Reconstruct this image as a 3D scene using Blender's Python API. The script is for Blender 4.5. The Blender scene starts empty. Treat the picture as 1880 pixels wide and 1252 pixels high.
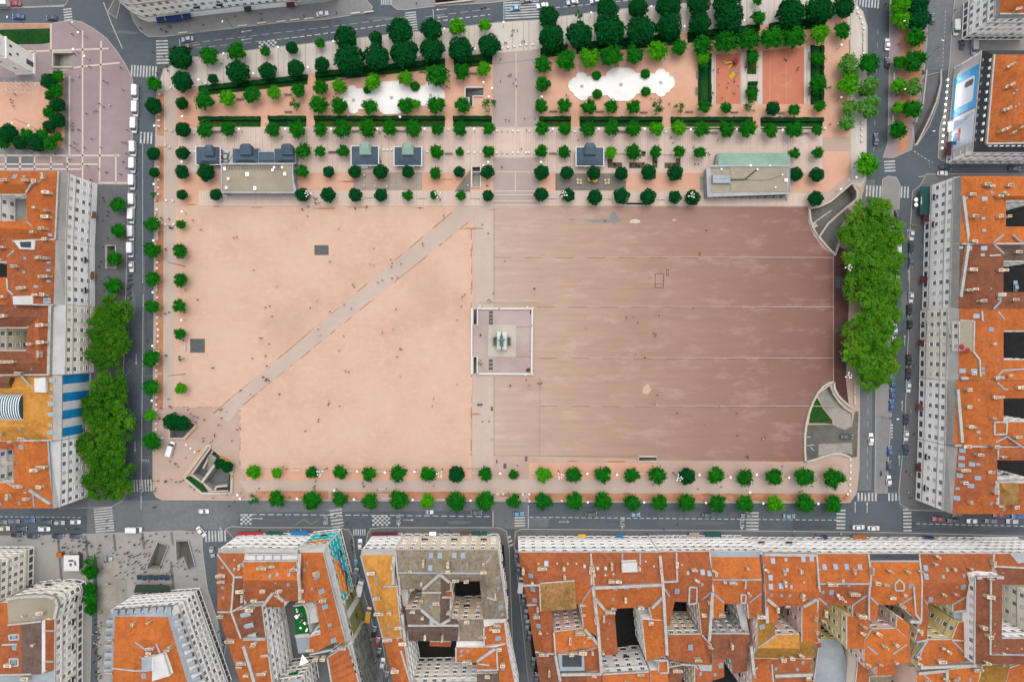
import bpy, bmesh, math, random
from mathutils import Vector, Matrix, geometry
R = math.radians
rnd = random.Random(7)
SC = bpy.context.scene
COL = SC.collection
H, S = 262.5, 0.21          # drone height over the square, metres per photo pixel at ground level

# ---------------------------------------------------------------- camera, sky, sun, exposure
cam = bpy.data.cameras.new('camera'); camo = bpy.data.objects.new('camera', cam); COL.objects.link(camo)
camo.location = (0, 0, H); camo.rotation_euler = (0, 0, 0)
cam.sensor_width = 36; cam.lens = 36 * H / (1880 * S); cam.clip_start = 1; cam.clip_end = 5000
SC.camera = camo
SUN_EL, SUN_AZ = 74, 12
wd = bpy.data.worlds.new('World'); SC.world = wd; wd.use_nodes = True
wn = wd.node_tree.nodes; wl = wd.node_tree.links
sky = wn.new('ShaderNodeTexSky'); sky.sky_type = 'NISHITA'; sky.sun_disc = False
sky.sun_elevation = R(SUN_EL); sky.sun_rotation = R(SUN_AZ); sky.air_density = 1.0; sky.dust_density = 4.0; sky.ozone_density = 1.0
hs_ = wn.new('ShaderNodeHueSaturation'); hs_.inputs['Saturation'].default_value = 0.35   # overcast: a greyer sky
bg = wn['Background']; bg.inputs['Strength'].default_value = 0.15
wl.new(sky.outputs[0], hs_.inputs['Color']); wl.new(hs_.outputs[0], bg.inputs['Color'])
sun = bpy.data.lights.new('sun', 'SUN'); sun.energy = 0.5; sun.angle = R(75); sun.color = (1, .95, .88)
suno = bpy.data.objects.new('sun', sun); COL.objects.link(suno)
suno.rotation_euler = (R(90 - SUN_EL), 0, R(180 - SUN_AZ))
SC.view_settings.view_transform = 'Standard'; SC.view_settings.look = 'None'
SC.view_settings.exposure = 1.1; SC.view_settings.gamma = 1
SC.cycles.max_bounces = 6; SC.cycles.diffuse_bounces = 3

# ---------------------------------------------------------------- helpers
def W(px, py, z=0.0):
    k = S * (H - z) / H
    return Vector(((px - 940) * k, (626 - py) * k, z))
TILES = dict(N=(0, 0, 1), A=(0, 0, 3.9125), B=(0, 300, 3.9125), C=(0, 620, 3.9125), D=(0, 932, 3.9125), E=(300, 932, 3.9125),
    F=(620, 932, 3.9125), G=(930, 932, 3.9125), I=(1240, 932, 3.9125), J=(1560, 932, 3.9125), K=(1560, 620, 3.9125),
    L=(1560, 300, 3.9125), M=(1560, 0, 3.9125), a=(280, 0, 5.875), b=(580, 0, 5.529), c=(900, 0, 5.2167), d=(1240, 0, 4.947),
    e=(280, 190, 5.529), f=(600, 190, 5.529), g=(920, 190, 5.529), h=(1240, 190, 4.947), i=(270, 380, 3.682), j=(560, 380, 3.682),
    k=(840, 530, 6.956), l=(880, 370, 2.765), m=(880, 650, 2.611), n=(270, 680, 4.816), o=(500, 700, 4.6375), p=(1440, 320, 4.815),
    q=(1470, 690, 7.3615), r=(330, 790, 9.627), s=(540, 960, 7.825), t=(1720, 80, 5.44))
def PX(t, x, y):
    a = TILES[t]; return a[0] + x / a[2], a[1] + y / a[2]
def TW(t, x, y, z=0.0):
    return W(*PX(t, x, y), z)
def nums(s): return [float(v) for v in s.split(',')]
def pts(t, s, z=0.0): return [TW(t, *nums(p)[:2], z) for p in s.split()]
def lin(c):
    c /= 255; return c / 12.92 if c <= .04045 else ((c + .055) / 1.055) ** 2.4
def RGB(r, g, b, k=.46): return (min(lin(r) * k, .85), min(lin(g) * k, .85), min(lin(b) * k, .85))

class MB:
    def __init__(s, o=(0, 0, 0)): s.v = []; s.f = []; s.m = []; s.o = Vector(o); s.cur = 0
    def add(s, P, F):
        b = len(s.v); s.v += [Vector(p) - s.o for p in P]; s.f += [tuple(b + i for i in f) for f in F]; s.m += [s.cur] * len(F); return s
    def poly(s, P): return s.add(P, [tuple(range(len(P)))])
    def up(s, P):
        n = geometry.normal([Vector(p) for p in P]) if len(P) > 2 else Vector((0, 0, 1))
        return s.poly(P if newell(P).z >= 0 else list(reversed(P)))
    def box(s, c, sz, rz=0.0, taper=1.0):
        x, y, z = (v / 2 for v in sz); P = []; ca, sa = math.cos(rz), math.sin(rz)
        for zz, t in ((-z, 1), (z, taper)):
            for xx, yy in ((-x, -y), (x, -y), (x, y), (-x, y)):
                xx *= t; yy *= t
                P.append((c[0] + xx * ca - yy * sa, c[1] + xx * sa + yy * ca, c[2] + zz))
        return s.add(P, [(3, 2, 1, 0), (4, 5, 6, 7), (0, 1, 5, 4), (1, 2, 6, 5), (2, 3, 7, 6), (3, 0, 4, 7)])
    def prism(s, P, z0, z1, bottom=False):
        P = [Vector((p[0], p[1], 0)) for p in P]
        if newell(P).z < 0: P.reverse()
        n = len(P)
        s.add([(p.x, p.y, z0) for p in P] + [(p.x, p.y, z1) for p in P],
              [tuple(range(n, 2 * n))] + [(i, (i + 1) % n, n + (i + 1) % n, n + i) for i in range(n)] + ([tuple(range(n - 1, -1, -1))] if bottom else []))
        return s
    def cyl(s, c, r0, r1, h, n=10, cap=True):
        P = [(c[0] + r * math.cos(2 * math.pi * i / n), c[1] + r * math.sin(2 * math.pi * i / n), c[2] + z) for r, z in ((r0, 0), (r1, h)) for i in range(n)]
        F = [(i, (i + 1) % n, n + (i + 1) % n, n + i) for i in range(n)]
        if cap: F += [tuple(range(n, 2 * n)), tuple(range(n - 1, -1, -1))]
        return s.add(P, F)
    def tube(s, p0, p1, r0, r1=None, n=6):
        p0, p1 = Vector(p0), Vector(p1); r1 = r0 if r1 is None else r1
        q = (p1 - p0).to_track_quat('Z', 'Y'); P = []
        for p, r in ((p0, r0), (p1, r1)):
            for i in range(n): P.append(p + q @ Vector((r * math.cos(2 * math.pi * i / n), r * math.sin(2 * math.pi * i / n), 0)))
        return s.add(P, [(i, (i + 1) % n, n + (i + 1) % n, n + i) for i in range(n)] + [tuple(range(n, 2 * n)), tuple(range(n - 1, -1, -1))])
    def ball(s, c, r, n=10, m=7, sz=1.0):
        P = []; F = []
        for j in range(m + 1):
            th = math.pi * j / m
            for i in range(n):
                ph = 2 * math.pi * i / n
                P.append((c[0] + r * math.sin(th) * math.cos(ph), c[1] + r * math.sin(th) * math.sin(ph), c[2] + sz * r * math.cos(th)))
        for j in range(m):
            for i in range(n): F.append((j * n + i, (j + 1) * n + i, (j + 1) * n + (i + 1) % n, j * n + (i + 1) % n))
        return s.add(P, F)
    def wall_line(s, P, w, z0, z1):      # a wall of thickness w following a polyline
        P = [Vector((p[0], p[1], 0)) for p in P]; n = len(P); L = []; Rr = []
        for i in range(n):
            d = ((P[min(i + 1, n - 1)] - P[max(i - 1, 0)])).normalized(); nn = Vector((-d.y, d.x, 0)) * w / 2
            L.append(P[i] + nn); Rr.append(P[i] - nn)
        return s.prism(Rr + L[::-1], z0, z1) if n == 2 else s.strip(L, Rr, z0, z1)
    def strip(s, L, Rr, z0, z1):
        n = len(L); V = []
        for i in range(n):
            V += [(L[i].x, L[i].y, z0), (L[i].x, L[i].y, z1), (Rr[i].x, Rr[i].y, z1), (Rr[i].x, Rr[i].y, z0)]
        F = []
        for i in range(n - 1):
            a, b = 4 * i, 4 * i + 4
            F += [(a + 1, a, b, b + 1), (a + 2, a + 1, b + 1, b + 2), (a + 3, a + 2, b + 2, b + 3)]
        e = 4 * (n - 1); F += [(0, 1, 2, 3), (e + 3, e + 2, e + 1, e)]
        return s.add(V, F)
    def mesh(s, name, mats, smooth=False):
        me = bpy.data.meshes.new(name); me.from_pydata([tuple(v) for v in s.v], [], s.f)
        for m in (mats if isinstance(mats, (list, tuple)) else [mats]): me.materials.append(m)
        me.polygons.foreach_set('material_index', s.m)
        if smooth: me.polygons.foreach_set('use_smooth', [True] * len(s.f))
        me.update(); return me
    def build(s, name, mats, parent=None, smooth=False):
        o = bpy.data.objects.new(name, s.mesh(name, mats, smooth)); COL.objects.link(o)
        if parent: o.parent = parent
        else: o.location = s.o
        return o
def newell(P):
    n = Vector((0, 0, 0))
    for i in range(len(P)):
        a, b = Vector(P[i]), Vector(P[(i + 1) % len(P)])
        n += Vector(((a.y - b.y) * (a.z + b.z), (a.z - b.z) * (a.x + b.x), (a.x - b.x) * (a.y + b.y)))
    return n.normalized() if n.length > 1e-9 else Vector((0, 0, 1))
def tag(o, label=None, cat=None, group=None, kind=None):
    if label: o['label'] = label
    if cat: o['category'] = cat
    if group: o['group'] = group
    if kind: o['kind'] = kind
    return o
def thing(name, label, cat, loc=(0, 0, 0), rz=0.0, group=None):
    o = bpy.data.objects.new(name, None); COL.objects.link(o); o.location = loc; o.rotation_euler = (0, 0, rz); o.empty_display_size = .3
    return tag(o, label, cat, group)
def inst(name, me, parent=None, loc=(0, 0, 0), rot=(0, 0, 0), sc=None):
    o = bpy.data.objects.new(name, me); COL.objects.link(o); o.location = loc; o.rotation_euler = rot
    if sc: o.scale = sc
    if parent: o.parent = parent
    return o
def paint(o, i, m):
    o.material_slots[i].link = 'OBJECT'; o.material_slots[i].material = m
def nth(i):
    return ['first', 'second', 'third', 'fourth', 'fifth', 'sixth', 'seventh', 'eighth', 'ninth', 'tenth', 'eleventh', 'twelfth', 'thirteenth',
        'fourteenth', 'fifteenth', 'sixteenth', 'seventeenth', 'eighteenth', 'nineteenth', 'twentieth', 'twenty-first', 'twenty-second', 'twenty-third', 'twenty-fourth',
        'twenty-fifth', 'twenty-sixth', 'twenty-seventh', 'twenty-eighth', 'twenty-ninth', 'thirtieth', 'thirty-first', 'thirty-second', 'thirty-third', 'thirty-fourth', 'thirty-fifth', 'thirty-sixth', 'thirty-seventh', 'thirty-eighth', 'thirty-ninth', 'fortieth'][i]
def inpoly(x, y, P):
    r = False; n = len(P); j = n - 1
    for i in range(n):
        xi, yi, xj, yj = P[i][0], P[i][1], P[j][0], P[j][1]
        if (yi > y) != (yj > y) and x < (xj - xi) * (y - yi) / (yj - yi) + xi: r = not r
        j = i
    return r

# ---------------------------------------------------------------- materials
def nodes(name, rough=.9, metal=0.0, spec=.08):
    m = bpy.data.materials.new(name); m.use_nodes = True; nt = m.node_tree; b = nt.nodes['Principled BSDF']
    b.inputs['Roughness'].default_value = rough; b.inputs['Metallic'].default_value = metal; b.inputs['Specular IOR Level'].default_value = spec
    return m, nt, b
def N(nt, t, **k):
    n = nt.nodes.new(t)
    for a, v in k.items(): setattr(n, a, v)
    return n
def mix(nt, fac, a, b, mode='MIX'):
    n = N(nt, 'ShaderNodeMix', data_type='RGBA', blend_type=mode)
    for sock, v in ((n.inputs[0], fac), (n.inputs[6], a), (n.inputs[7], b)):
        if isinstance(v, (int, float)): sock.default_value = v
        elif isinstance(v, tuple): sock.default_value = (*v[:3], 1)
        else: nt.links.new(v, sock)
    return n.outputs[2]
def pos(nt, sx=1, sy=1, sz=1):
    g = N(nt, 'ShaderNodeNewGeometry')
    if (sx, sy, sz) == (1, 1, 1): return g.outputs['Position']
    v = N(nt, 'ShaderNodeVectorMath', operation='MULTIPLY'); v.inputs[1].default_value = (sx, sy, sz); nt.links.new(g.outputs['Position'], v.inputs[0]); return v.outputs[0]
def noise(nt, vec, scale, detail=4, rough=.6, lo=.35, hi=.65):
    n = N(nt, 'ShaderNodeTexNoise'); n.inputs['Scale'].default_value = scale; n.inputs['Detail'].default_value = detail; n.inputs['Roughness'].default_value = rough
    nt.links.new(vec, n.inputs['Vector']); r = N(nt, 'ShaderNodeMapRange'); r.inputs[1].default_value = lo; r.inputs[2].default_value = hi
    nt.links.new(n.outputs[0], r.inputs[0]); return r.outputs[0]
def mul(c, k): return tuple(min(v * k, .9) for v in c)
def mat(name, c, var=.12, sc=.8, rough=.9, c2=None, s2=.06, a2=1.0, metal=0, bump=0, stretch=(1, 1, 1), spec=.08):
    m, nt, b = nodes(name, rough, metal, spec); P = pos(nt, *stretch)
    col = mix(nt, noise(nt, P, sc), mul(c, 1 - var), mul(c, 1 + var))
    if c2:
        f = noise(nt, P, s2, 5, .6, .42, .62)
        if a2 < 1:
            q = N(nt, 'ShaderNodeMath', operation='MULTIPLY'); q.inputs[1].default_value = a2; nt.links.new(f, q.inputs[0]); f = q.outputs[0]
        col = mix(nt, f, col, c2)
    nt.links.new(col, b.inputs['Base Color'])
    if bump:
        bn = N(nt, 'ShaderNodeBump'); bn.inputs['Strength'].default_value = bump; bn.inputs['Distance'].default_value = .1
        t = N(nt, 'ShaderNodeTexNoise'); t.inputs['Scale'].default_value = 3; nt.links.new(P, t.inputs['Vector']); nt.links.new(t.outputs[0], bn.inputs['Height']); nt.links.new(bn.outputs[0], b.inputs['Normal'])
    return m
def plain(name, c, rough=.6, metal=0, spec=.4, emit=0, emc=None):
    m, nt, b = nodes(name, rough, metal, spec); b.inputs['Base Color'].default_value = (*c, 1)
    if emit: b.inputs['Emission Color'].default_value = (*(emc or c), 1); b.inputs['Emission Strength'].default_value = emit
    # a touch of dirt so that nothing is perfectly even
    col = mix(nt, noise(nt, pos(nt), 1.7, 3), mul(c, .9), mul(c, 1.06)); nt.links.new(col, b.inputs['Base Color'])
    return m
def tiles(name, c, c2, c3=None):
    """clay roof: weathered patches, pale lichen freckles, tile-sized grain"""
    m, nt, b = nodes(name, .9); P = pos(nt)
    col = mix(nt, noise(nt, P, .2, 6, .7, .40, .60), c, mul(c2, .9))
    col = mix(nt, noise(nt, pos(nt, 1, .25, 1), 1.1, 4, .7, .45, .8), col, mul(c2, .76))
    col = mix(nt, noise(nt, P, .45, 5, .75, .52, .78), col, mul(c, 1.14))
    g = N(nt, 'ShaderNodeTexVoronoi'); g.inputs['Scale'].default_value = 1.3; nt.links.new(P, g.inputs['Vector'])
    hv = N(nt, 'ShaderNodeSeparateColor'); nt.links.new(g.outputs['Color'], hv.inputs[0])
    q = N(nt, 'ShaderNodeMath', operation='MULTIPLY'); q.inputs[1].default_value = .55; nt.links.new(hv.outputs[0], q.inputs[0])
    col = mix(nt, q.outputs[0], col, mix(nt, .62, col, mul(c, 1.5)))
    col = mix(nt, noise(nt, P, 5, 2, .5, .62, .75), col, c3 or mul(c2, 1.3))
    nt.links.new(col, b.inputs['Base Color'])
    bn = N(nt, 'ShaderNodeBump'); bn.inputs['Strength'].default_value = .5; bn.inputs['Distance'].default_value = .15
    nt.links.new(hv.outputs[1], bn.inputs['Height']); nt.links.new(bn.outputs[0], b.inputs['Normal'])
    return m
def planks(name, c, step=1.05, dark=.86, axis=0, jitter=.5):
    """pale paving laid in strips: joints of uneven strength every step metres"""
    m, nt, b = nodes(name, .9); P = pos(nt)
    sp = N(nt, 'ShaderNodeSeparateXYZ'); nt.links.new(P, sp.inputs[0])
    d = N(nt, 'ShaderNodeMath', operation='DIVIDE'); d.inputs[1].default_value = step; nt.links.new(sp.outputs[axis], d.inputs[0])
    fl = N(nt, 'ShaderNodeMath', operation='FLOOR'); nt.links.new(d.outputs[0], fl.inputs[0])
    fr = N(nt, 'ShaderNodeMath', operation='FRACT'); nt.links.new(d.outputs[0], fr.inputs[0])
    w = N(nt, 'ShaderNodeTexWhiteNoise', noise_dimensions='1D'); nt.links.new(fl.outputs[0], w.inputs['W'])
    lt = N(nt, 'ShaderNodeMath', operation='LESS_THAN'); lt.inputs[1].default_value = .2; nt.links.new(fr.outputs[0], lt.inputs[0])
    q = N(nt, 'ShaderNodeMath', operation='MULTIPLY'); nt.links.new(lt.outputs[0], q.inputs[0]); nt.links.new(w.outputs[0], q.inputs[1])
    col = mix(nt, noise(nt, P, .25, 5), mul(c, .94), mul(c, 1.06))
    col = mix(nt, w.outputs[0], col, mix(nt, .5, col, mul(c, .93)))
    col = mix(nt, q.outputs[0], col, mul(c, dark * .72))
    nt.links.new(col, b.inputs['Base Color']); return m
def foliage(name, c, c2, young):
    m, nt, b = nodes(name, .75, 0, .04)
    oi = N(nt, 'ShaderNodeObjectInfo'); tc = N(nt, 'ShaderNodeTexCoord')
    col = mix(nt, noise(nt, tc.outputs['Object'], .9, 3, .6, .35, .7), c, c2)
    q = N(nt, 'ShaderNodeMath', operation='MULTIPLY'); q.inputs[1].default_value = .45; nt.links.new(oi.outputs['Random'], q.inputs[0])
    col = mix(nt, q.outputs[0], col, young); nt.links.new(col, b.inputs['Base Color'])
    b.inputs['Transmission Weight'].default_value = 0
    return m
M = {}
# ground
M['asphalt'] = mat('asphalt', RGB(94, 104, 110), .10, .5, .92, RGB(106, 113, 118), .035, .8)
M['asphalt_light'] = mat('worn_asphalt', RGB(126, 129, 132), .09, .6, .92, RGB(110, 113, 116), .05, .7)
M['asphalt_dark'] = mat('fresh_asphalt', RGB(98, 107, 113), .08, .5, .92, RGB(82, 88, 93), .05, .7)
M['pavement'] = mat('grey_pavement', RGB(144, 144, 144), .08, .6, .92, RGB(164, 161, 156), .06, .7)
M['pave_light'] = mat('light_grey_pavement', RGB(164, 162, 158), .08, .6, .92, RGB(180, 176, 170), .06, .8)
M['pave_dim'] = mat('dim_pavement', RGB(112, 114, 117), .08, .6, .92, RGB(126, 126, 125), .06, .7)
M['kerb'] = mat('kerb_stone', RGB(186, 180, 172), .06, 1.5)
M['square'] = mat('pink_asphalt', RGB(205, 180, 164), .05, .3, .92, RGB(196, 166, 148), .04, .7)
M['cream'] = planks('cream_paving', RGB(222, 212, 200), 2.1, .95)
M['planks'] = planks('pink_strip_paving', RGB(230, 206, 190), .9, .94)
M['deck'] = planks('grey_strip_paving', RGB(182, 168, 152), .9, .92)
M['deck_dark'] = planks('dark_strip_paving', RGB(142, 134, 126), .9, .92)
M['orange_gravel'] = mat('orange_gravel', RGB(236, 188, 160), .05, .35, .95, RGB(226, 172, 142), .05, .8)
M['orange_earth'] = mat('orange_earth', RGB(208, 154, 122), .10, .5, .95, RGB(192, 132, 98), .12, .9)
M['mauve'] = mat('mauve_paving', RGB(172, 154, 156), .04, .4, .92, RGB(158, 138, 140), .03, .8)
M['avenue'] = mat('avenue_paving', RGB(190, 173, 166), .03, .3, .92, RGB(182, 163, 155), .05, .7)
M['statue_pave'] = mat('statue_paving', RGB(200, 181, 174), .04, .3, .9, RGB(182, 156, 152), .06, .7)
M['path'] = mat('pale_path', RGB(211, 191, 176), .04, .4, .92, RGB(200, 180, 164), .05, .7)
M['joint'] = mat('paving_joint', RGB(200, 173, 158), .08, 1.0)
M['coping'] = mat('pale_coping', RGB(232, 229, 222, .5), .05, 1.0)
M['court_dark'] = mat('dark_courtyard', RGB(44, 44, 44), .2, .6)  # near-black: the shade of the deep courtyards put into the floor colour
M['washed'] = mat('washed_earth', RGB(192, 138, 100), .12, .8)
M['cream_line'] = mat('cream_stone', RGB(224, 208, 192), .05, 1.0)
M['white_pave'] = mat('white_basin_stone', RGB(236, 233, 228, .62), .03, .5, .7, RGB(222, 217, 210, .60), .1, .7)
M['marking'] = mat('road_paint', RGB(214, 214, 212), .12, 2.5, .8, RGB(150, 152, 152), .5, .5)
M['marking_dim'] = mat('worn_road_paint', RGB(160, 162, 162), .16, 2.5, .8, RGB(110, 114, 116), .5, .7)
M['yellow_paint'] = mat('yellow_road_paint', RGB(190, 168, 84), .15, 2.5, .8)
M['play_orange'] = mat('rubber_court', RGB(216, 140, 108), .04, .4, .9, RGB(206, 126, 102), .05, .7)
M['grass'] = mat('grass', RGB(20, 76, 30), .35, 1.3, .95, RGB(58, 92, 34), .12, .6, bump=.6)
M['grass2'] = mat('rough_grass', RGB(34, 84, 30), .35, 1.3, .95, RGB(96, 104, 48), .2, .7, bump=.6)
M['turf'] = mat('artificial_turf', RGB(18, 108, 44), .1, 1.3)
M['wet_red'] = mat('dark_red_asphalt', RGB(108, 74, 68), .10, .4, .9, RGB(92, 64, 62), .08, .8)
M['drain'] = plain('grate_metal', RGB(62, 70, 72), .5)
M['hatch'] = mat('grate', RGB(110, 112, 110), .2, 1)
M['concrete'] = mat('concrete', RGB(176, 170, 160), .09, .7, .9, RGB(150, 144, 134), .12, .8)
M['concrete_light'] = mat('pale_concrete', RGB(214, 206, 192), .06, .8, .9, RGB(196, 188, 174), .15, .8)
M['concrete_dark'] = mat('grimy_concrete', RGB(120, 118, 110), .1, .7, .9, RGB(96, 94, 88), .1, .8)
def field(name, c, c2, c3, dark):
    m, nt, b = nodes(name, .95); P = pos(nt)
    col = mix(nt, noise(nt, P, .05, 6, .6, .38, .66), c, c2)
    col = mix(nt, noise(nt, P, .35, 6, .7, .5, .8), col, c3)
    col = mix(nt, noise(nt, pos(nt, .25, 1, 1), .9, 5, .7, .3, .9), col, mul(c, 1.05))
    q = N(nt, 'ShaderNodeMath', operation='MULTIPLY'); q.inputs[1].default_value = .5
    nt.links.new(noise(nt, P, .028, 4, .5, .55, .72), q.inputs[0])
    col = mix(nt, q.outputs[0], col, dark)
    nt.links.new(col, b.inputs['Base Color']); return m
M['field'] = field('pale_gravel', RGB(226, 190, 166), RGB(217, 175, 149), RGB(238, 206, 181), RGB(190, 156, 138))
def red_square():
    """red asphalt, dusted pale towards the statue, with wheel streaks along its length"""
    m, nt, b = nodes('red_asphalt', .9); P = pos(nt)
    sp = N(nt, 'ShaderNodeSeparateXYZ'); nt.links.new(P, sp.inputs[0])
    ad = N(nt, 'ShaderNodeMath', operation='MULTIPLY_ADD'); ad.inputs[1].default_value = 30; ad.inputs[2].default_value = -15
    n1 = N(nt, 'ShaderNodeTexNoise'); n1.inputs['Scale'].default_value = .035; n1.inputs['Detail'].default_value = 5; nt.links.new(P, n1.inputs['Vector'])
    nt.links.new(n1.outputs[0], ad.inputs[0])
    sm = N(nt, 'ShaderNodeMath', operation='ADD'); nt.links.new(sp.outputs[0], sm.inputs[0]); nt.links.new(ad.outputs[0], sm.inputs[1])
    cr = N(nt, 'ShaderNodeValToRGB'); el = cr.color_ramp.elements
    mr = N(nt, 'ShaderNodeMapRange'); mr.inputs[1].default_value = -8; mr.inputs[2].default_value = 126; nt.links.new(sm.outputs[0], mr.inputs[0]); nt.links.new(mr.outputs[0], cr.inputs[0])
    for i, (p_, c_) in enumerate(((0, RGB(206, 183, 162)), (.2, RGB(199, 170, 149)), (.45, RGB(182, 148, 129)), (.75, RGB(162, 125, 110)), (1, RGB(138, 99, 90)))):
        e = el[i] if i < 2 else el.new(p_)
        e.position = p_; e.color = (*c_, 1)
    col = cr.outputs[0]
    dk = mix(nt, .20, col, (.12, .07, .06)); lt = mix(nt, .14, col, (.62, .5, .42))
    col = mix(nt, noise(nt, pos(nt, .12, 1.6, 1), .35, 6, .65, .40, .66), col, dk)
    col = mix(nt, noise(nt, pos(nt, .3, .9, 1), .2, 6, .7, .52, .75), col, lt)
    col = mix(nt, noise(nt, P, 1.4, 4, .7, .4, .75), col, mix(nt, .10, col, (.2, .12, .1)))
    nt.links.new(col, b.inputs['Base Color']); return m
M['red_square'] = red_square()
# roofs
M['o'] = tiles('orange_roof', RGB(196, 112, 60), RGB(180, 100, 56))
M['O'] = tiles('bright_orange_roof', RGB(206, 118, 60), RGB(192, 108, 56))
M['r'] = tiles('rust_roof', RGB(178, 103, 64), RGB(160, 92, 60))
M['b'] = tiles('brown_red_roof', RGB(148, 93, 68), RGB(130, 82, 63))
M['h'] = tiles('ochre_roof', RGB(212, 152, 74), RGB(196, 134, 62))
M['y'] = tiles('olive_ochre_roof', RGB(168, 124, 56), RGB(140, 104, 52))
M['g'] = tiles('grey_brown_roof', RGB(158, 144, 122), RGB(128, 117, 104))
M['k'] = tiles('dark_brown_roof', RGB(122, 101, 90), RGB(102, 85, 79))
M['t'] = tiles('mottled_tile', RGB(176, 134, 80), RGB(120, 88, 54), RGB(214, 178, 120))
M['z'] = mat('zinc', RGB(176, 184, 190), .07, .6, .6, RGB(150, 158, 166), .1, .7)
M['s'] = mat('slate', RGB(76, 78, 82), .12, .9, .6, RGB(92, 92, 94), .1, .7)
M['c'] = mat('pale_stone_terrace', RGB(208, 204, 198), .06, .6, .9, RGB(184, 182, 178), .12, .7)
M['w'] = mat('white_terrace', RGB(232, 230, 226), .04, .6, .9, RGB(210, 208, 204), .12, .7)
M['q'] = M['turf']
M['n'] = mat('beige_gravel_roof', RGB(176, 166, 146), .07, .8, .95, RGB(162, 152, 132), .1, .8)
M['copper'] = mat('green_copper', RGB(158, 188, 170), .06, .5, .7, RGB(138, 170, 152), .12, .8)
M['slate_blue'] = mat('blue_slate', RGB(92, 108, 122), .08, .9, .65, RGB(80, 96, 110), .12, .8)
# walls
M['white'] = mat('white_render', (.78, .755, .715), .035, .5, .92, (.70, .675, .63), .15, .5)
M['cream_white'] = mat('warm_white_render', (.77, .73, .66), .035, .5, .92, (.68, .64, .57), .15, .5)
M['cream_wall'] = mat('cream_render', (.74, .675, .55), .04, .5, .92, (.66, .59, .47), .15, .6)
M['beige_wall'] = mat('beige_render', (.66, .53, .38), .04, .5, .92, (.58, .46, .33), .15, .6)
M['pink_wall'] = mat('pink_render', (.70, .50, .42), .04, .5, .92, (.62, .43, .36), .15, .6)
M['yellow_wall'] = mat('yellow_render', (.72, .60, .30), .04, .5, .92, (.63, .52, .25), .15, .6)
M['grey_wall'] = mat('grey_render', (.42, .41, .39), .06, .5, .92, (.34, .33, .32), .15, .6)
M['stone'] = mat('white_stone', (.72, .69, .63), .05, .5, .9, (.63, .60, .54), .12, .6)
M['glass'] = plain('window_glass', (.055, .066, .082), .2, 0, .5)
M['frame'] = plain('window_frame', (.68, .67, .65), .6)
M['shutter'] = plain('louvre_shutter', (.50, .49, .46), .7)
M['sky_frame'] = plain('skylight_frame', RGB(176, 180, 182), .5)
M['pale_stone'] = plain('pale_gutter', (.55, .545, .53), .7)
M['pale_grey'] = mat('pale_grey_coping', RGB(196, 198, 200), .06, 1.0, .9, RGB(170, 172, 176), .3, .6)
M['sky_glass'] = plain('skylight_glass', RGB(128, 166, 194), .12, 0, .6)
M['pot'] = plain('clay_pot', RGB(190, 130, 92), .8)
M['stack'] = mat('rendered_chimney', RGB(222, 206, 182, .6), .14, 1.5, .9, RGB(168, 146, 120), .8, .7)
M['parapet'] = mat('pale_parapet', RGB(206, 200, 192), .08, 1.5, .9, RGB(170, 166, 162), .5, .6)
M['metal'] = plain('grey_metal', RGB(110, 116, 120), .45, .3)
M['dark_metal'] = plain('dark_metal', RGB(58, 62, 64), .5, .2)
M['white_paint'] = plain('white_paint', (.82, .82, .80), .5)
M['globe'] = plain('white_globe', (.62, .61, .59), .35)
M['stone_block'] = plain('white_stone_block', (.48, .45, .41), .85)
M['wood'] = plain('bench_wood', RGB(150, 140, 128), .8)
M['pale_bench'] = plain('pale_stone_bench', RGB(222, 210, 194), .85)
M['bronze'] = plain('green_bronze', RGB(104, 152, 138), .7)
M['dark_bronze'] = plain('dark_bronze', RGB(84, 104, 92), .7)
M['yellow'] = plain('yellow_plastic', RGB(240, 178, 20), .4)
M['red'] = plain('red_cloth', RGB(176, 34, 40), .8)
M['maroon'] = plain('maroon_cloth', RGB(98, 30, 34), .85)
M['navy'] = plain('navy_cloth', RGB(22, 52, 110), .85)
M['green_cloth'] = plain('green_cloth', RGB(16, 84, 78), .85)
M['teal_cloth'] = plain('dark_teal_cloth', RGB(28, 60, 72), .85)
M['dark_green_cloth'] = plain('dark_green_cloth', RGB(40, 62, 48), .85)
M['blue_cloth'] = plain('blue_cloth', RGB(28, 122, 190), .85)
M['white_cloth'] = plain('white_canvas', (.80, .78, .73), .85)
M['rust'] = plain('brown_panel', RGB(120, 72, 40), .8)
M['bark'] = mat('bark', RGB(112, 96, 80), .2, 2.0, .95)
M['leaf_dark'] = foliage('dark_leaves', RGB(4, 68, 32, .62), RGB(8, 82, 30, .62), RGB(6, 70, 22, .62))
M['leaf_mid'] = foliage('green_leaves', RGB(14, 86, 12, .8), RGB(32, 112, 14, .8), RGB(8, 76, 22, .8))
M['leaf_bright'] = foliage('bright_leaves', RGB(44, 120, 10, .8), RGB(74, 146, 16, .8), RGB(54, 128, 10, .8))
M['leaf_pale'] = foliage('pale_leaves', RGB(48, 112, 34, .72), RGB(112, 150, 74, .72), RGB(60, 122, 36, .72))
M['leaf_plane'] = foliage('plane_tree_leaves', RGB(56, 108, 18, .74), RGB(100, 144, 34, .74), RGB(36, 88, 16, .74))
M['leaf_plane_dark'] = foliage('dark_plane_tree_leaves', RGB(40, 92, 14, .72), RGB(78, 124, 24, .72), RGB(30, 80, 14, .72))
M['hedge'] = mat('hedge_leaves', RGB(14, 66, 32), .5, 2.2, .9, RGB(26, 80, 30), .5, .8, bump=.8)
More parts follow.
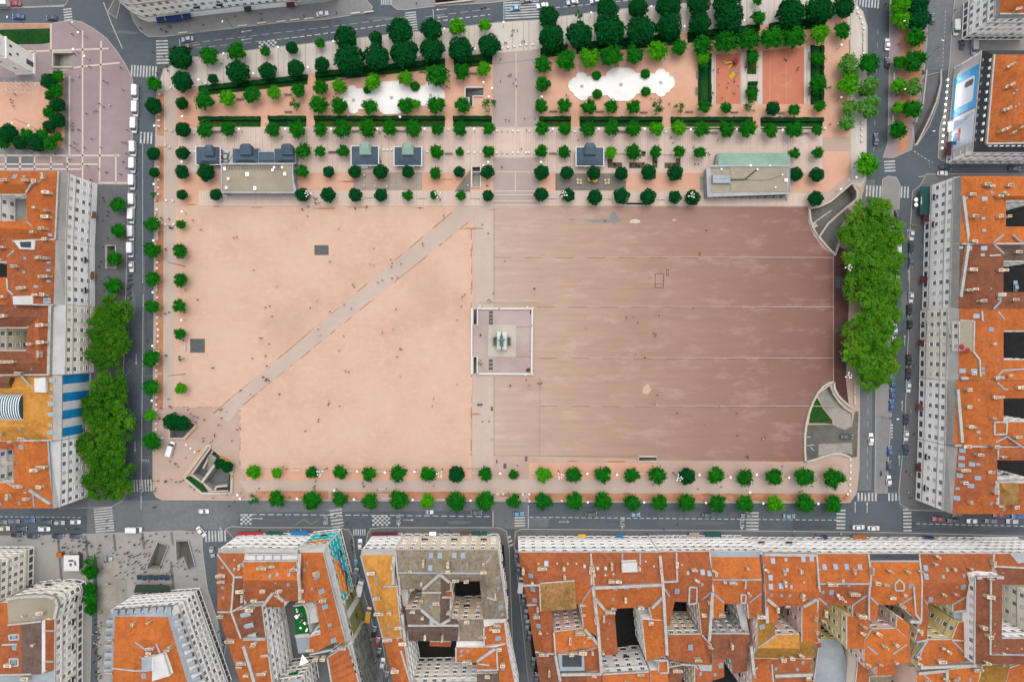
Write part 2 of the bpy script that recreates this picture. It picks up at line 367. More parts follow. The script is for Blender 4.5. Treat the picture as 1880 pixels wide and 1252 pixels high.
# ---------------------------------------------------------------- pits cut out of the ground: ramps, stairs, tunnels
HOLES = []
def hole(t, s):
    P = [(p.x, p.y) for p in pts(t, s)]; HOLES.append(P); return P
PITS = dict(
    ne=hole('p', '215,308 300,290 400,245 500,160 592,82 638,155 640,205 620,235 480,350 380,440 300,560 250,480 225,400'),
    se=hole('q', '225,235 385,125 430,230 520,360 600,440 690,495 690,680 600,730 480,690 430,600 340,480 270,380'),
    tl=hole('A', '388,385 530,385 530,490 388,490'),
    deck=hole('f', '1472,645 1562,645 1562,855 1472,855'),
    ell=hole('b', '1515,895 1700,895 1700,985 1595,985 1595,1090 1555,1090 1555,1000 1515,1000'),
    metro=hole('r', '220,770 555,300 740,445 640,590 880,740 860,1060 600,1070 420,920 395,915 340,860'),
    metro2=hole('n', '205,505 205,598 330,598 438,482 400,450 330,500'),
    esc1=hole('D', '1140,240 1215,270 1150,440 1060,430'),
    esc2=hole('E', '95,232 185,232 235,415 185,440 150,350 100,370'),
    tunnel=hole('b', '1212,3 1625,-25 1605,12 1212,55'),
    slot1=hole('g', '1268,1005 1480,1005 1480,1038 1268,1038'),
    slot2=hole('m', '762,489 850,489 850,513 762,513'),
    under=hole('M', '548,508 650,508 650,600 620,730 570,850 482,1030 464,1048 467,885 520,760'),
    st1=hole('k', '196,255 255,255 255,460 196,460'),
    st2=hole('k', '196,868 252,868 252,1085 196,1085'),
    side=hole('B', '770,592 838,592 838,755 770,755'),
)
def sheet(name, P, m, z, kind='structure', holes=True, skirt=0.0):
    P = [(p[0], p[1]) for p in P]
    x0, x1 = min(p[0] for p in P), max(p[0] for p in P); y0, y1 = min(p[1] for p in P), max(p[1] for p in P)
    loops = [P]; hs = []
    for h in HOLES if holes else ():
        if any(inpoly(*q, P) for q in h) or any(inpoly(*q, h) for q in P): loops.append(h); hs.append(h)
    V = []; E = []
    for L in loops:
        b = len(V); V += [Vector(p) for p in L]; E += [(b + i, b + (i + 1) % len(L)) for i in range(len(L))]
    ov, oe, of, *_ = geometry.delaunay_2d_cdt(V, E, [], 0, 1e-5)
    F = []
    for f in of:
        cx = sum(ov[i].x for i in f) / len(f); cy = sum(ov[i].y for i in f) / len(f)
        if inpoly(cx, cy, P) and not any(inpoly(cx, cy, h) for h in hs): F.append(tuple(f))
    b = MB(); b.add([(v.x, v.y, z) for v in ov], F)
    if skirt:
        n = len(P)
        for i in range(n):
            p, q = P[i], P[(i + 1) % n]; b.add([(p[0], p[1], z - skirt), (q[0], q[1], z - skirt), (q[0], q[1], z), (p[0], p[1], z)], [(0, 1, 2, 3)])
    return tag(b.build(name, m), kind=kind)
def lay(name, t, s, m, lv=1, base=.12, **k): return sheet(name, pts(t, s), M[m], base + .004 * lv, **k)
def raised(name, t, s, m, kerb=True, w=.3):
    P = pts(t, s); o = sheet(name, P, M[m], .12, skirt=.14)
    if kerb:
        b = MB(); b.wall_line(P + [P[0], ], w, -.02, .135); tag(b.build('kerb', M['kerb']), kind='structure')
    return o
def stripe(name, t, s, w, m, z=.15, dash=None, kind='structure'):
    """painted or inlaid line along a polyline; dash=(on, off) in metres"""
    P = pts(t, s); b = MB(); hw = w / 2
    for p, q in zip(P, P[1:]):
        d = q - p; L = d.length
        if L < .01: continue
        d /= L; n = Vector((-d.y, d.x, 0)) * hw; a = 0
        while a < L:
            e = min(L, a + dash[0]) if dash else L
            A, B = p + d * a, p + d * e
            b.poly([(A.x - n.x, A.y - n.y, z), (B.x - n.x, B.y - n.y, z), (B.x + n.x, B.y + n.y, z), (A.x + n.x, A.y + n.y, z)])
            a = e + (dash[1] if dash else 1)
    return tag(b.build(name, M[m]), kind=kind)
sheet('ground', [(-2500, -2500), (2500, -2500), (2500, 2500), (-2500, 2500)], M['asphalt'], 0.0)

# --- the square itself
raised('square', 'N', '288,172 300,128 351,106 450,94 547,83 654,71 811,54 920,41.6 990,37 1025,31.6 1155,16 1260,6.7 1340,-3 1400,-40 1566,-40 1570,6 1584,22 1592,50 1592,100 1590,330 1582,360 1580,560 1578,700 1577,860 1572,905 1560,922 1480,923 1200,922 900,920 600,919 440,918 298,917.5 287,912 281,900 281,760 283,560 284.5,300', 'square')
lay('cream_walk', 'N', '290,168 301,129 352,107 450,95 547,84 654,72 811,55 920,42.5 990,38 1025,32.5 1155,17 1260,7.7 1340,-2 1400,-38 1565,-38 1569,6 1583,23 1591,50 1591,328 1580,345 1556,332 1562,320 1562,100 1555,30 1246,63.5 1044,82.4 991,91 906,98.7 817,109.4 580,134.7 367,160 326,165', 'cream')
lay('gravel_walk', 'N', '327,165.5 367,160.5 580,135.2 817,110 905,99.5 905,234 327,234', 'orange_gravel')
lay('gravel_walk', 'N', '991,91.5 1044,83 1246,64 1555,30.5 1561,100 1561,252 1511,252 1511,234 991,234', 'orange_gravel')
lay('gravel_walk', 'N', '1511,278.5 1561,278.5 1557,322 1520,352 1449,354 1449,318 1511,318', 'orange_gravel')
lay('strip_walk', 'N', '327,234.5 905,234.5 905,315.5 327,315.5', 'planks')
lay('strip_walk', 'N', '991,234.5 1510.5,234.5 1510.5,318 991,318', 'planks')
lay('strip_walk', 'N', '365,352 905,351.5 905,376.5 365,376.5', 'planks')
lay('strip_walk', 'N', '991,352 1483,354.5 1483,378 991,377', 'planks')
lay('strip_walk', 'N', '905.5,236 990.5,236 990.5,290 905.5,290', 'planks')
lay('gravel_bed', 'N', '327,316 905,316 905,351 327,351', 'orange_gravel')
lay('gravel_bed', 'N', '327,351 364.5,351 364.5,377 327,377', 'orange_gravel')
lay('gravel_bed', 'N', '991,318.5 1448,318.5 1448,352 991,352', 'orange_gravel')
lay('terrace_floor', 'N', '649,317 775,317 775,350 649,350', 'deck', 2)
lay('terrace_floor', 'N', '1019.5,319 1149,319 1149,351 1019.5,351', 'deck_dark', 2)
lay('terrace_floor', 'h', '48,505 235,505 235,635 48,635', 'planks', 2)
lay('terrace_floor', 'h', '220,665 295,665 295,800 220,800', 'concrete', 2)
lay('avenue', 'N', '905.5,99.5 990.5,91.5 990.5,235.5 905.5,235.5', 'avenue', 1)
lay('avenue', 'N', '905.5,290.5 990.5,290.5 990.5,378 905.5,378', 'avenue', 1)
lay('bare_earth', 'N', '288.5,172 302,172 302,250 288.5,250', 'orange_earth')
lay('bare_earth', 'N', '288,269 301,269 301,370 287,370', 'orange_earth')
for y0, y1 in ((411, 560), (563, 684), (688, 752)):
    lay('bare_earth', 'N', f'286.5,{y0} 300.5,{y0} 300,{y1} 286,{y1}', 'orange_earth')
lay('side_path', 'N', '303,172 327,165.5 327,378 302,378', 'path')
lay('side_path', 'N', '301.5,378.5 322,378.5 318,748 300.5,748', 'path')
lay('gravel_field', 'N', '322.5,378.5 842,378.5 405,747.5 318.5,747.5', 'field')
lay('gravel_field', 'N', '867,402 868.5,402 866,860 440,860 440,748.5', 'field')
lay('diagonal_path', 'N', '843,378.5 876,378.5 868.5,401 440,747.5 420,775 392,758 406,747.5', 'path')
lay('corner_walk', 'N', '283,752 404,750 392,760 421,777 438,752 438,861 450,880 438,916.5 299,916 288,911 282.5,900', 'square')
lay('statue_walk', 'N', '869.5,402 877,378.5 989,378.5 989,836 905,836 905,860 867,860', 'path')
lay('red_square', 'N', '905.5,379.5 1483,380 1484,408 1494,432 1510,455 1529.5,468 1529.5,702 1512,712 1494,738 1483,770 1477,800 1476,836 1476,847 1240,845 905.5,835.5', 'red_square', 2)
lay('red_strip', 'N', '1530.5,468 1537,452 1555,460 1558,560 1553,700 1558,742 1540,725 1530.5,705', 'wet_red', 2)
lay('side_walk', 'N', '1559,470 1577,470 1575,745 1560,742 1555,700 1560,560', 'square', 2)
lay('bottom_walk', 'N', '440,882 1480,877 1550,880 1560,905 452,903', 'path', 2)
lay('gravel_bed', 'N', '450,861 866,861 866,880.5 452,881', 'orange_gravel', 2)
lay('gravel_bed', 'N', '971,849 1205,849 1205,878 971,879', 'orange_gravel', 2)
lay('bare_earth', 'N', '470,900.5 603,901 603,916 468,915', 'orange_earth', 3)
for x0, x1 in ((608, 692), (712, 895), (972, 1360), (1372, 1560)):
    lay('bare_earth', 'N', f'{x0},{902 if x0 < 900 else 905} {x1},{903 if x0 < 900 else 907} {x1},{918 if x0 < 900 else 920} {x0},{917 if x0 < 900 else 919}', 'orange_earth', 3)
# pale inlaid lines
for y, x0, x1 in ((234.6, 365, 1511), (247.5, 365, 1511), (276.5, 330, 1511), (287.8, 330, 1511), (316, 330, 1448), (351.3, 365, 1450), (358, 365, 1485), (369, 365, 1485), (376.8, 365, 1485)):
    stripe('inlaid_line', 'N', f'{x0},{y} 903,{y}', .34, 'cream_line', .142); stripe('inlaid_line', 'N', f'904,{y} {x1},{y}', .34, 'cream_line', .142)
stripe('inlaid_line', 'N', '947.5,97 947.5,235', .34, 'cream_line', .142); stripe('inlaid_line', 'N', '946,317 946,351', .3, 'cream_line', .143)
stripe('inlaid_line', 'N', '302.4,172 300.8,748', .2, 'cream_line', .142); stripe('dark_joint', 'N', '906,119 990,109', .14, 'drain', .142)
for y, x0 in ((471.5, 906), (562, 986), (656, 992), (744, 992)):
    stripe('paving_joint', 'N', f'{x0},{y} 1529,{y + 1.5}', .28, 'joint', .142); stripe('paving_joint', 'N', f'{x0},{y + 1.6} 1529,{y + 3}', .14, 'wet_red', .146, (7, 5))
stripe('dark_joint', 'N', '907,380 907,560', .12, 'hatch', .143); stripe('dark_joint', 'N', '907,690 907,836 1205,838', .12, 'hatch', .143); stripe('dark_joint', 'N', '991,690 991,836', .1, 'hatch', .143)
stripe('dark_joint', 'N', '880,556 988,556', .12, 'hatch', .143)
rr = random.Random(3)
for edge in ('843,379 405,747', '867,403 440,748', '866,410 865,860', '322,747 405,748', '441,752 441,858'):       # washed-out earth along the paths
    a, b_ = (nums(v) for v in edge.split())
    for i in range(26):
        t0 = rr.random(); L = rr.uniform(.01, .05)
        x, y = a[0] + (b_[0] - a[0]) * t0, a[1] + (b_[1] - a[1]) * t0; X, Y = a[0] + (b_[0] - a[0]) * (t0 + L), a[1] + (b_[1] - a[1]) * (t0 + L)
        d = rr.uniform(-.8, .8); stripe('washed_earth', 'N', f'{x + d},{y} {(x + X) / 2 + d},{(y + Y) / 2 + rr.uniform(-.6, .6)} {X + d},{Y}', rr.uniform(.12, .45), 'washed', .143 + .0001 * i)
def patch(name, t, x, y, rx, ry, m, z, seed, n=14):
    q = random.Random(seed); P = []
    cx, cy = PX(t, x, y)
    for i in range(n):
        a = 2 * math.pi * i / n; k = q.uniform(.6, 1.15); P.append(W(cx + rx * k * math.cos(a), cy + ry * k * math.sin(a)))
    return sheet(name, P, M[m], z)
for i in range(46):      # crumbled earth beside the kerb trees and the flower strip below
    if i < 24: x, y, a, b_ = 298 + rr.uniform(-4, 1), 400 + i * 15 + rr.uniform(-4, 4), rr.uniform(1.5, 3.5), rr.uniform(3, 7)
    else: x, y, a, b_ = 480 + (i - 24) * 48 + rr.uniform(-15, 15), (903 if i < 32 else 906) + rr.uniform(0, 3), rr.uniform(8, 20), rr.uniform(1.2, 3)
    patch('washed_earth', 'N', x, y, a, b_, 'washed', .146 + i * .0002, i)
for i, (x, y) in enumerate(((600, 383), (660, 381), (770, 382), (470, 381), (352, 376), (395, 379), (872, 760), (870, 860), (1400, 846), (1440, 847), (1130, 847), (1050, 846), (640, 334), (700, 332), (812, 330), (905, 385), (868, 420))):
    patch('washed_earth', 'N', x, y, rr.uniform(8, 26), rr.uniform(.8, 2), 'washed', .156 + i * .0002, 90 + i)
patch('repair_patch', 'l', 630, 98, 35, 4, 'pavement', .15, 5, 9); patch('repair_patch', 'l', 680, 85, 9, 12, 'pavement', .151, 6, 9); patch('repair_patch', 'l', 470, 93, 6, 2.5, 'pavement', .15, 7)
patch('repair_patch', 'l', 790, 102, 11, 5, 'cream_line', .15, 8); patch('repair_patch', 'l', 990, 95, 4, 2, 'cream_line', .15, 9)
patch('repair_patch', 'm', 800, 170, 10, 11, 'field', .15, 10, 5)
for s in ('893,367 936,367 934,437 891,437 893,367', '950,347 962,347 960,376 949,376 950,347'): stripe('trench_joint', 'l', s, .22, 'wet_red', .15)
stripe('trench_joint', 'l', '893,420 935,420', .2, 'wet_red', .151)
# --- mosaic square, top left
raised('mauve_square', 'N', '-20,44 95,44 130,38 150,41 170,52 195,70 215,95 232,122 243,145 246,168 244,250 238,300 237,338 110,336 110,318 -20,313', 'mauve')
lay('gravel_bed', 'N', '-20,46 92,44.5 92,51 -20,53', 'orange_earth'); lay('pale_strip', 'N', '-20,143 80,143 80,151 -20,151', 'pavement', 2)
lay('gravel_bed', 'N', '-20,151.5 85,151.5 95,130 119,134 119,272 -20,272', 'orange_gravel', 1)
lay('lawn', 'N', '-20,56 92,53 92,79 78,82 -20,83', 'grass', 3)
for s in ('94,45 94,95', '152,57 152,336', '186,76 183,336', '64,95 64,140', '0,95 64,95 200,90', '110,130 150,123 220,116', '-10,286 220,286', '-10,302 180,302', '-10,311 150,311', '11,286 11,312', '37,286 37,312', '64,286 64,312', '94,286 94,312', '124,286 124,312', '213,286 213,336', '180,336 236,336', '128,140 128,285'):
    stripe('inlaid_line', 'N', s, .62, 'cream_line', .142)
for x in (12, 40): lay('glass_paving', 'N', f'{x},287.5 {x + 23},287.5 {x + 23},307 {x},307', 'asphalt_light', 4)
lay('grey_strip', 'N', '119,140 128,140 128,280 119,272', 'pavement', 2); lay('grey_strip', 'N', '-20,272.5 119,272.5 119,285 -20,285', 'pavement', 2)
# --- pavements round about
raised('pavement', 'N', '110,338 237,339 233,480 229,620 226,700 228,830 233,905 224,920 205,930 110,934', 'pave_dim')
raised('pavement', 'N', '236,15 240,24 246,40 258,58 272,68 300,68 350,62 400,56 500,44 600,36 680,23 684,14 672,0 650,-40 220,-40', 'pavement')
raised('pavement', 'N', '719,-40 719,10 728,18 745,19 800,12 900,6 1000,-6 1100,-40', 'pavement')
raised('pavement', 'N', '-20,-20 140,-20 120,10 90,12 -20,16', 'pave_dim')
raised('traffic_island', 'N', '198,22 206,8 215,-10 222,-10 220,12 214,35 200,24', 'pave_dim')
raised('pavement', 'N', '-60,983 62,983 160,980 330,974 372,976 372,1010 381,1080 400,1140 420,1270 180,1270 180,1030 172,1010 165,1270 -60,1270', 'pave_light')
lay('pale_walk', 'N', '191,1024 234,1024 234,1100 198,1130 186,1270 188,1100', 'concrete', 2)
for s in ('107,986 114,1070', '157,982 162,1030', '209,980 213,1011', '262,978 265,1008', '315,976 318,1000', '314,1030 320,1090'): stripe('grey_band', 'N', s, 1.0, 'asphalt_light', .142)
raised('pavement', 'N', '414,971 425,966 470,968 620,968 640,972 648,985 655,1040 680,1130 705,1230 720,1280 640,1280 400,1290 440,1000', 'pave_dim')
raised('pavement', 'N', '675,980 680,970 700,968 915,968 930,975 935,1010 945,1290 720,1290 690,1100 672,1000', 'pave_dim')
raised('pavement', 'N', '944,1000 946,976 958,971 1100,972 1400,974 1630,977 1900,984 1900,1300 975,1300', 'pave_dim')
raised('pavement', 'N', '1671,420 1668,600 1660,800 1650,900 1652,925 1670,936 1900,942 1900,320 1700,320 1690,340 1675,352', 'pave_dim')
raised('pavement', 'N', '1752,0 1746,75 1742,130 1735,200 1725,235 1722,290 1730,296 1900,300 1900,-40 1756,-40', 'pavement')
# medians right of the square
raised('median', 'N', '1634,-40 1700,-40 1702,70 1696,132 1692,180 1676,225 1674,275 1640,290 1621,290 1630,262 1633,100', 'mauve')
lay('gravel_bed', 'N', '1652,50 1694,50 1693,120 1684,180 1668,222 1667,272 1648,284 1650,120', 'orange_earth', 2)
raised('median', 'N', '1620,330 1630,324 1645,326 1652,340 1650,385 1640,560 1636,760 1628,905 1606,905 1608,700 1612,500', 'pavement')
raised('traffic_island', 'N', '1690,165 1697,140 1726,133 1728,128 1729,152 1722,190 1706,232 1684,266 1678,270 1676,226 1688,200', 'pave_dim')
lay('road_patch', 'N', '1692,-40 1752,-40 1744,130 1697,132 1702,70', 'asphalt_light', 1, 0.0)
# --- road tints and paint
lay('bus_lane', 'N', '287,941 905,937 905,922 287,919.5', 'asphalt_light', 1, 0.0, ); lay('junction', 'N', '190,918 283,918 400,925 440,945 430,970 380,972 200,978 160,978 160,935', 'asphalt_light', 2, 0.0)
lay('junction', 'N', '905,922 970,922 970,972 905,969', 'asphalt_light', 3, 0.0); lay('bus_lane', 'N', '258,250 283,250 281,905 262,905', 'asphalt_dark', 1, 0.0); lay('lane', 'N', '970,928 1560,931 1560,940 970,937', 'asphalt_dark', 1, 0.0)
lay('lane', 'N', '1456,952 1540,952 1540,972 1456,972', 'asphalt_dark', 4, 0.0); lay('lane', 'N', '970,950 1010,950 1005,968 970,968', 'asphalt_light', 4, 0.0); lay('lane', 'N', '-20,946 160,946 160,978 -20,980', 'asphalt_dark', 3, 0.0)
lay('lane', 'N', '1578,330 1606,330 1600,900 1572,900', 'asphalt_light', 1, 0.0); lay('lane', 'N', '1592,0 1634,0 1630,262 1592,290', 'asphalt_dark', 2, 0.0)
lay('cycle_lane', 'N', '445,923.5 905,923.5 905,933 445,933', 'asphalt_light', 4, 0.0)
lay('lane', 'N', '1655,936 1900,944 1900,978 1655,974', 'asphalt_dark', 3, 0.0)
def zebra(t, x0, y0, x1, y1, n, L, ang=None, w=.5, m='marking'):
    """n bars between two points (the middle line of the crossing), each L metres long across it"""
    A, B = TW(t, x0, y0), TW(t, x1, y1); d = (B - A); D = d.length; d /= D; nn = Vector((-d.y, d.x, 0))
    if ang is not None: nn = Vector((math.cos(R(ang)), math.sin(R(ang)), 0))
    b = MB()
    for i in range(n):
        c = A + d * (D * (i + .5) / n); hw = D / n * w / 2
        b.up([(c + d * sx * hw + nn * sy * L / 2).to_tuple()[:2] + (.03,) for sx, sy in ((-1, -1), (1, -1), (1, 1), (-1, 1))])
    tag(b.build('zebra_crossing', M[m]), kind='structure')
for z in (('A', 935, 510, 1130, 520, 9, 4.4), ('A', 482, 60, 495, 175, 6, 3.2), ('A', 1000, 990, 1100, 995, 4, 4.4),
          ('C', 915, 1065, 1095, 1058, 9, 4.6), ('D', 735, -40, 755, 175, 12, 7.2), ('E', 295, 205, 455, 200, 7, 4.3), ('F', 108, 175, 203, 175, 6, 2.4),
          ('o', 535, 1080, 560, 1250, 6, 4.8), ('G', 95, 60, 97, 138, 4, 4.0), ('I', 553, 25, 552, 165, 6, 4.8), ('I', 1190, 5, 1188, 158, 6, 3.4), ('J', 412, 0, 416, 200, 8, 3.2),
          ('K', 50, 1142, 200, 1142, 6, 3.2), ('K', 270, 1142, 395, 1142, 5, 3.0), ('K', 250, 600, 248, 742, 6, 2.3), ('K', 303, 615, 302, 725, 5, .8), ('L', 110, 198, 230, 205, 5, 4.4), ('L', 360, 207, 430, 210, 3, 4.4),
          ('M', 20, 15, 215, 35, 9, 3.2), ('M', 285, 1150, 290, 1240, 4, 4.2), ('b', 655, 15, 770, 15, 6, 3.0), ('b', 958, 120, 980, 320, 8, 4.2), ('G', 5, 200, 40, 280, 3, 2.2)):
    zebra(*z)
zebra('c', 300, 10, 305, 185, 7, 13.2, 3); zebra('a', 100, 430, 110, 700, 8, 4.6)
for s, w, d in (('445,944 700,945.5 905,948', .32, (2.2, 1.1)), ('972,949 1540,954.5', .3, (1.6, .9)), ('1682,961 1900,966', .3, (1.5, 1.0)), ('-10,948 150,949.5', .26, (1.2, .8)), ('495,75 580,64.5 700,48 735,43', .34, (1.8, 1.1)), ('800,40 900,27.5', .34, (1.8, 1.1)), ('1020,15 1170,0', .3, (1.8, 1.1)),
                ('350,80 620,48 760,30', .14, (3, 1.6)), ('360,89 560,68', .14, (3, 1.6)), ('780,32 900,17', .14, (3, 1.6)), ('262,262 262,520', .18, None), ('263,540 259,935', .24, None), ('1597,345 1592,900', .12, (2, 3)), ('1612,55 1604,280', .12, (2, 3)),
                ('-10,16.5 118,12', .3, None), ('190,5 205,45 225,90', .3, None), ('905,937 905,969', .3, None), ('970,927 970,969', .26, None), ('925,0 925,46', .24, None), ('1736,20 1730,130', .2, (.8, .8)), ('960,975 990,1250', .1, None), ('795,18 797,47', .24, None), ('329,72 332,96', .24, None), ('1630,905 1605,905', .2, None), ('1678,278 1712,300', .3, (.9, .7)), ('1686,325 1712,322', .25, None), ('1730,326 1760,322', .25, None)):
    stripe('lane_line', 'N', s, w, 'marking', .034, d)
for s in ('-10,977 85,982', '-10,982 60,987 90,980', '355,55 428,46 430,54 355,61'): stripe('lane_line', 'N', s, .16, 'marking_dim', .15)
for s in ('543,962 558,953 571,962 585,955', '228,655 240,662 230,671 240,680 230,690', '229,735 239,745 229,755 239,762', '1650,930 1690,933'): stripe('zigzag_marking', 'N', s, .16, 'yellow_paint' if s[0] == '5' else 'marking_dim', .038)
for x, y in ((441.5, 943.5), (683.5, 945.5), (475, 77)):       # chequered speed tables
    b = MB(); nx = 5 if x < 460 else 8 if x < 700 else 6
    for i in range(nx):
        for j in range(5 if x > 480 or x < 474 else 4):
            if (i + j) % 2 == 0:
                P = [W(x + (i + a) * 4.1, y + (j + c) * 3.9 - (i * .6 if x > 474 and x < 480 else 0)) for a, c in ((0, 0), (1, 0), (1, 1), (0, 1))]; b.up([(p.x, p.y, .036) for p in P])
    tag(b.build('speed_table_marking', M['marking']), kind='structure')
def arrow(x, y, ang, L=4.2, head=1.0, m='marking', z=.037):
    c = W(x, y); d = Vector((math.cos(R(ang)), math.sin(R(ang)), 0)); n = Vector((-d.y, d.x, 0)); b = MB()
    q = lambda u, v: (c.x + d.x * u + n.x * v, c.y + d.y * u + n.y * v, z)
    b.poly([q(-L / 2, -.12), q(L / 2 - head, -.12), q(L / 2 - head, .12), q(-L / 2, .12)]); b.poly([q(L / 2 - head, -.45), q(L / 2, 0), q(L / 2 - head, .45)])
    tag(b.build('arrow_marking', M[m]), kind='structure')
for x, y, a in ((473, 951.5, 0), (750, 954, 0), (1036, 957.5, 0), (452, 58, 188), (452, 73, 188), (357, 83.5, 188), (810, 18, 186), (812, 32, 186), (1668, 505, 90), (1661, 625, 90), (1656, 745, 90), (1651, 845, 90), (1667, 430, 90), (250, 660, -90), (248, 820, -90), (1570, 930, 90), (1592, 931, 90), (406, 976, 100), (405, 985, 90)): arrow(x, y, a)
def word(txt, x, y, size, ang, m='marking', z=.04, name='road_lettering', up=None, kind='structure', parent=None, loc=None, rot=None):
    cu = bpy.data.curves.new(name, 'FONT'); cu.body = txt; cu.size = size; cu.align_x = 'CENTER'; cu.align_y = 'CENTER'
    tmp = bpy.data.objects.new(name, cu); COL.objects.link(tmp); dg = bpy.context.evaluated_depsgraph_get()
    me = bpy.data.meshes.new_from_object(tmp.evaluated_get(dg)); COL.objects.unlink(tmp); bpy.data.objects.remove(tmp); me.materials.clear(); me.materials.append(M[m])
    o = bpy.data.objects.new(name, me); COL.objects.link(o)
    o.location = loc if loc is not None else (*W(x, y).to_2d(), z); o.rotation_euler = rot if rot is not None else (0, 0, R(ang))
    if parent: o.parent = parent
    elif kind: o['kind'] = kind
    return o
for x, y, a in ((598, 953.5, 90), (732, 953, 90), (1142.5, 958, -90), (1362, 960, -90)): word('BUS', x, y, 2.3, a)
for x, y in ((732, 963.5), (1142.5, 968), (1362, 970)): arrow(x, y, -90, 1.6, 1.4)
word('TAXI', 267, 845, 1.5, 180)
for x, y in ((1648, 170), (1700, 300), (1699, 620), (1640, 740), (1655, 725)): stripe('bay_marking', 'N', f'{x},{y} {x + 6},{y + 1} {x + 6},{y + 9}', .15, 'marking_dim', .15)
stripe('bay_marking', 'N', '264.5,470 264.5,690 280,690', .15, 'marking_dim', .034); stripe('bay_marking', 'N', '264,175 280,175 280,210', .14, 'marking_dim', .034)
for i, (x, y, a) in enumerate(((230, 60, 30), (330, 85, 20), (700, 35, 30), (640, 960, 25), (840, 958, 30), (1130, 957, 25), (1300, 960, 30), (1500, 945, 25), (1590, 600, 6), (1590, 200, 7), (245, 560, 6), (246, 720, 6), (1660, 560, 6), (1000, 30, 25), (300, 950, 30), (1800, 968, 25))):      # patched tarmac
    patch('tarmac_patch', 'N', x, y, a, 4 if a > 10 else 30, ('asphalt_light', 'asphalt_dark')[i % 2], .018 + .0005 * i, 40 + i, 7)
# --- grates and slabs
def grate(x0, y0, x1, y1, n, m='hatch', lab='', ax=0):
    g = thing('ventilation_grate', lab, 'grate', W((x0 + x1) / 2, (y0 + y1) / 2, .14)); A, B = W(x0, y0), W(x1, y1); o = g.location; b = MB(o)
    b.box(((A.x + B.x) / 2, (A.y + B.y) / 2, .15), (abs(B.x - A.x), abs(B.y - A.y), .05)); b.build('frame', M[m], g); b = MB(o)
    for i in range(n):
        t0 = (i + .5) / n
        if ax == 0: b.box((A.x + (B.x - A.x) * t0, (A.y + B.y) / 2, .19), (abs(B.x - A.x) / n * .45, abs(B.y - A.y) * .94, .03))
        else: b.box(((A.x + B.x) / 2, A.y + (B.y - A.y) * t0, .19), (abs(B.x - A.x) * .94, abs(B.y - A.y) / n * .45, .03))
    b.build('slats', M['hatch' if m == 'drain' else 'drain'], g)
grate(577.5, 450.5, 603.5, 468.5, 7, 'drain', 'dark slatted grate let into the pale gravel field')
grate(349.5, 622, 376.5, 647.5, 14, 'hatch', 'square grey grate in the gravel near the left row of young trees', 1)
grate(1534, 508, 1547.5, 529, 3, 'drain', 'dark three panel grate in the red strip beside the plane trees')
grate(1532, 602, 1540, 609, 3, 'hatch', 'small grey grate in the red strip by the plane trees')
grate(0, 0, 0.1, .1, 1) if False else None
for x, y, w, h in ((881, 743, 10, 5), (903, 750, 4, 8), (886, 774, 3, 3), (898, 773.5, 3, 3), (927, 855, 6, 10), (912, 847, 3, 6), (950, 855, 3, 3), (966, 842, 5, 9), (885.5, 413, 3, 3), (896.5, 429, 3, 3), (50, 272, 12, 4), (312, 50, 9, 6), (359.5, 1063, 9, 5), (325, 150, 9, 9)):
    b = MB(W(x, y, .15)); q = W(x, y); b.box((q.x, q.y, .152), (w * S, h * S, .02)); tag(b.build('manhole_cover', M['hatch']), kind='structure')

for s in ('1700,345 1900,345 1900,920 1690,920', '-20,345 160,345 150,905 -20,905', '955,1000 1900,1000 1900,1280 985,1280', '690,1000 925,1000 942,1280 735,1280'): lay('courtyard', 'N', s, 'court_dark', 6)  # floor sheets under whole blocks, their dark colour stands in for courtyard shade
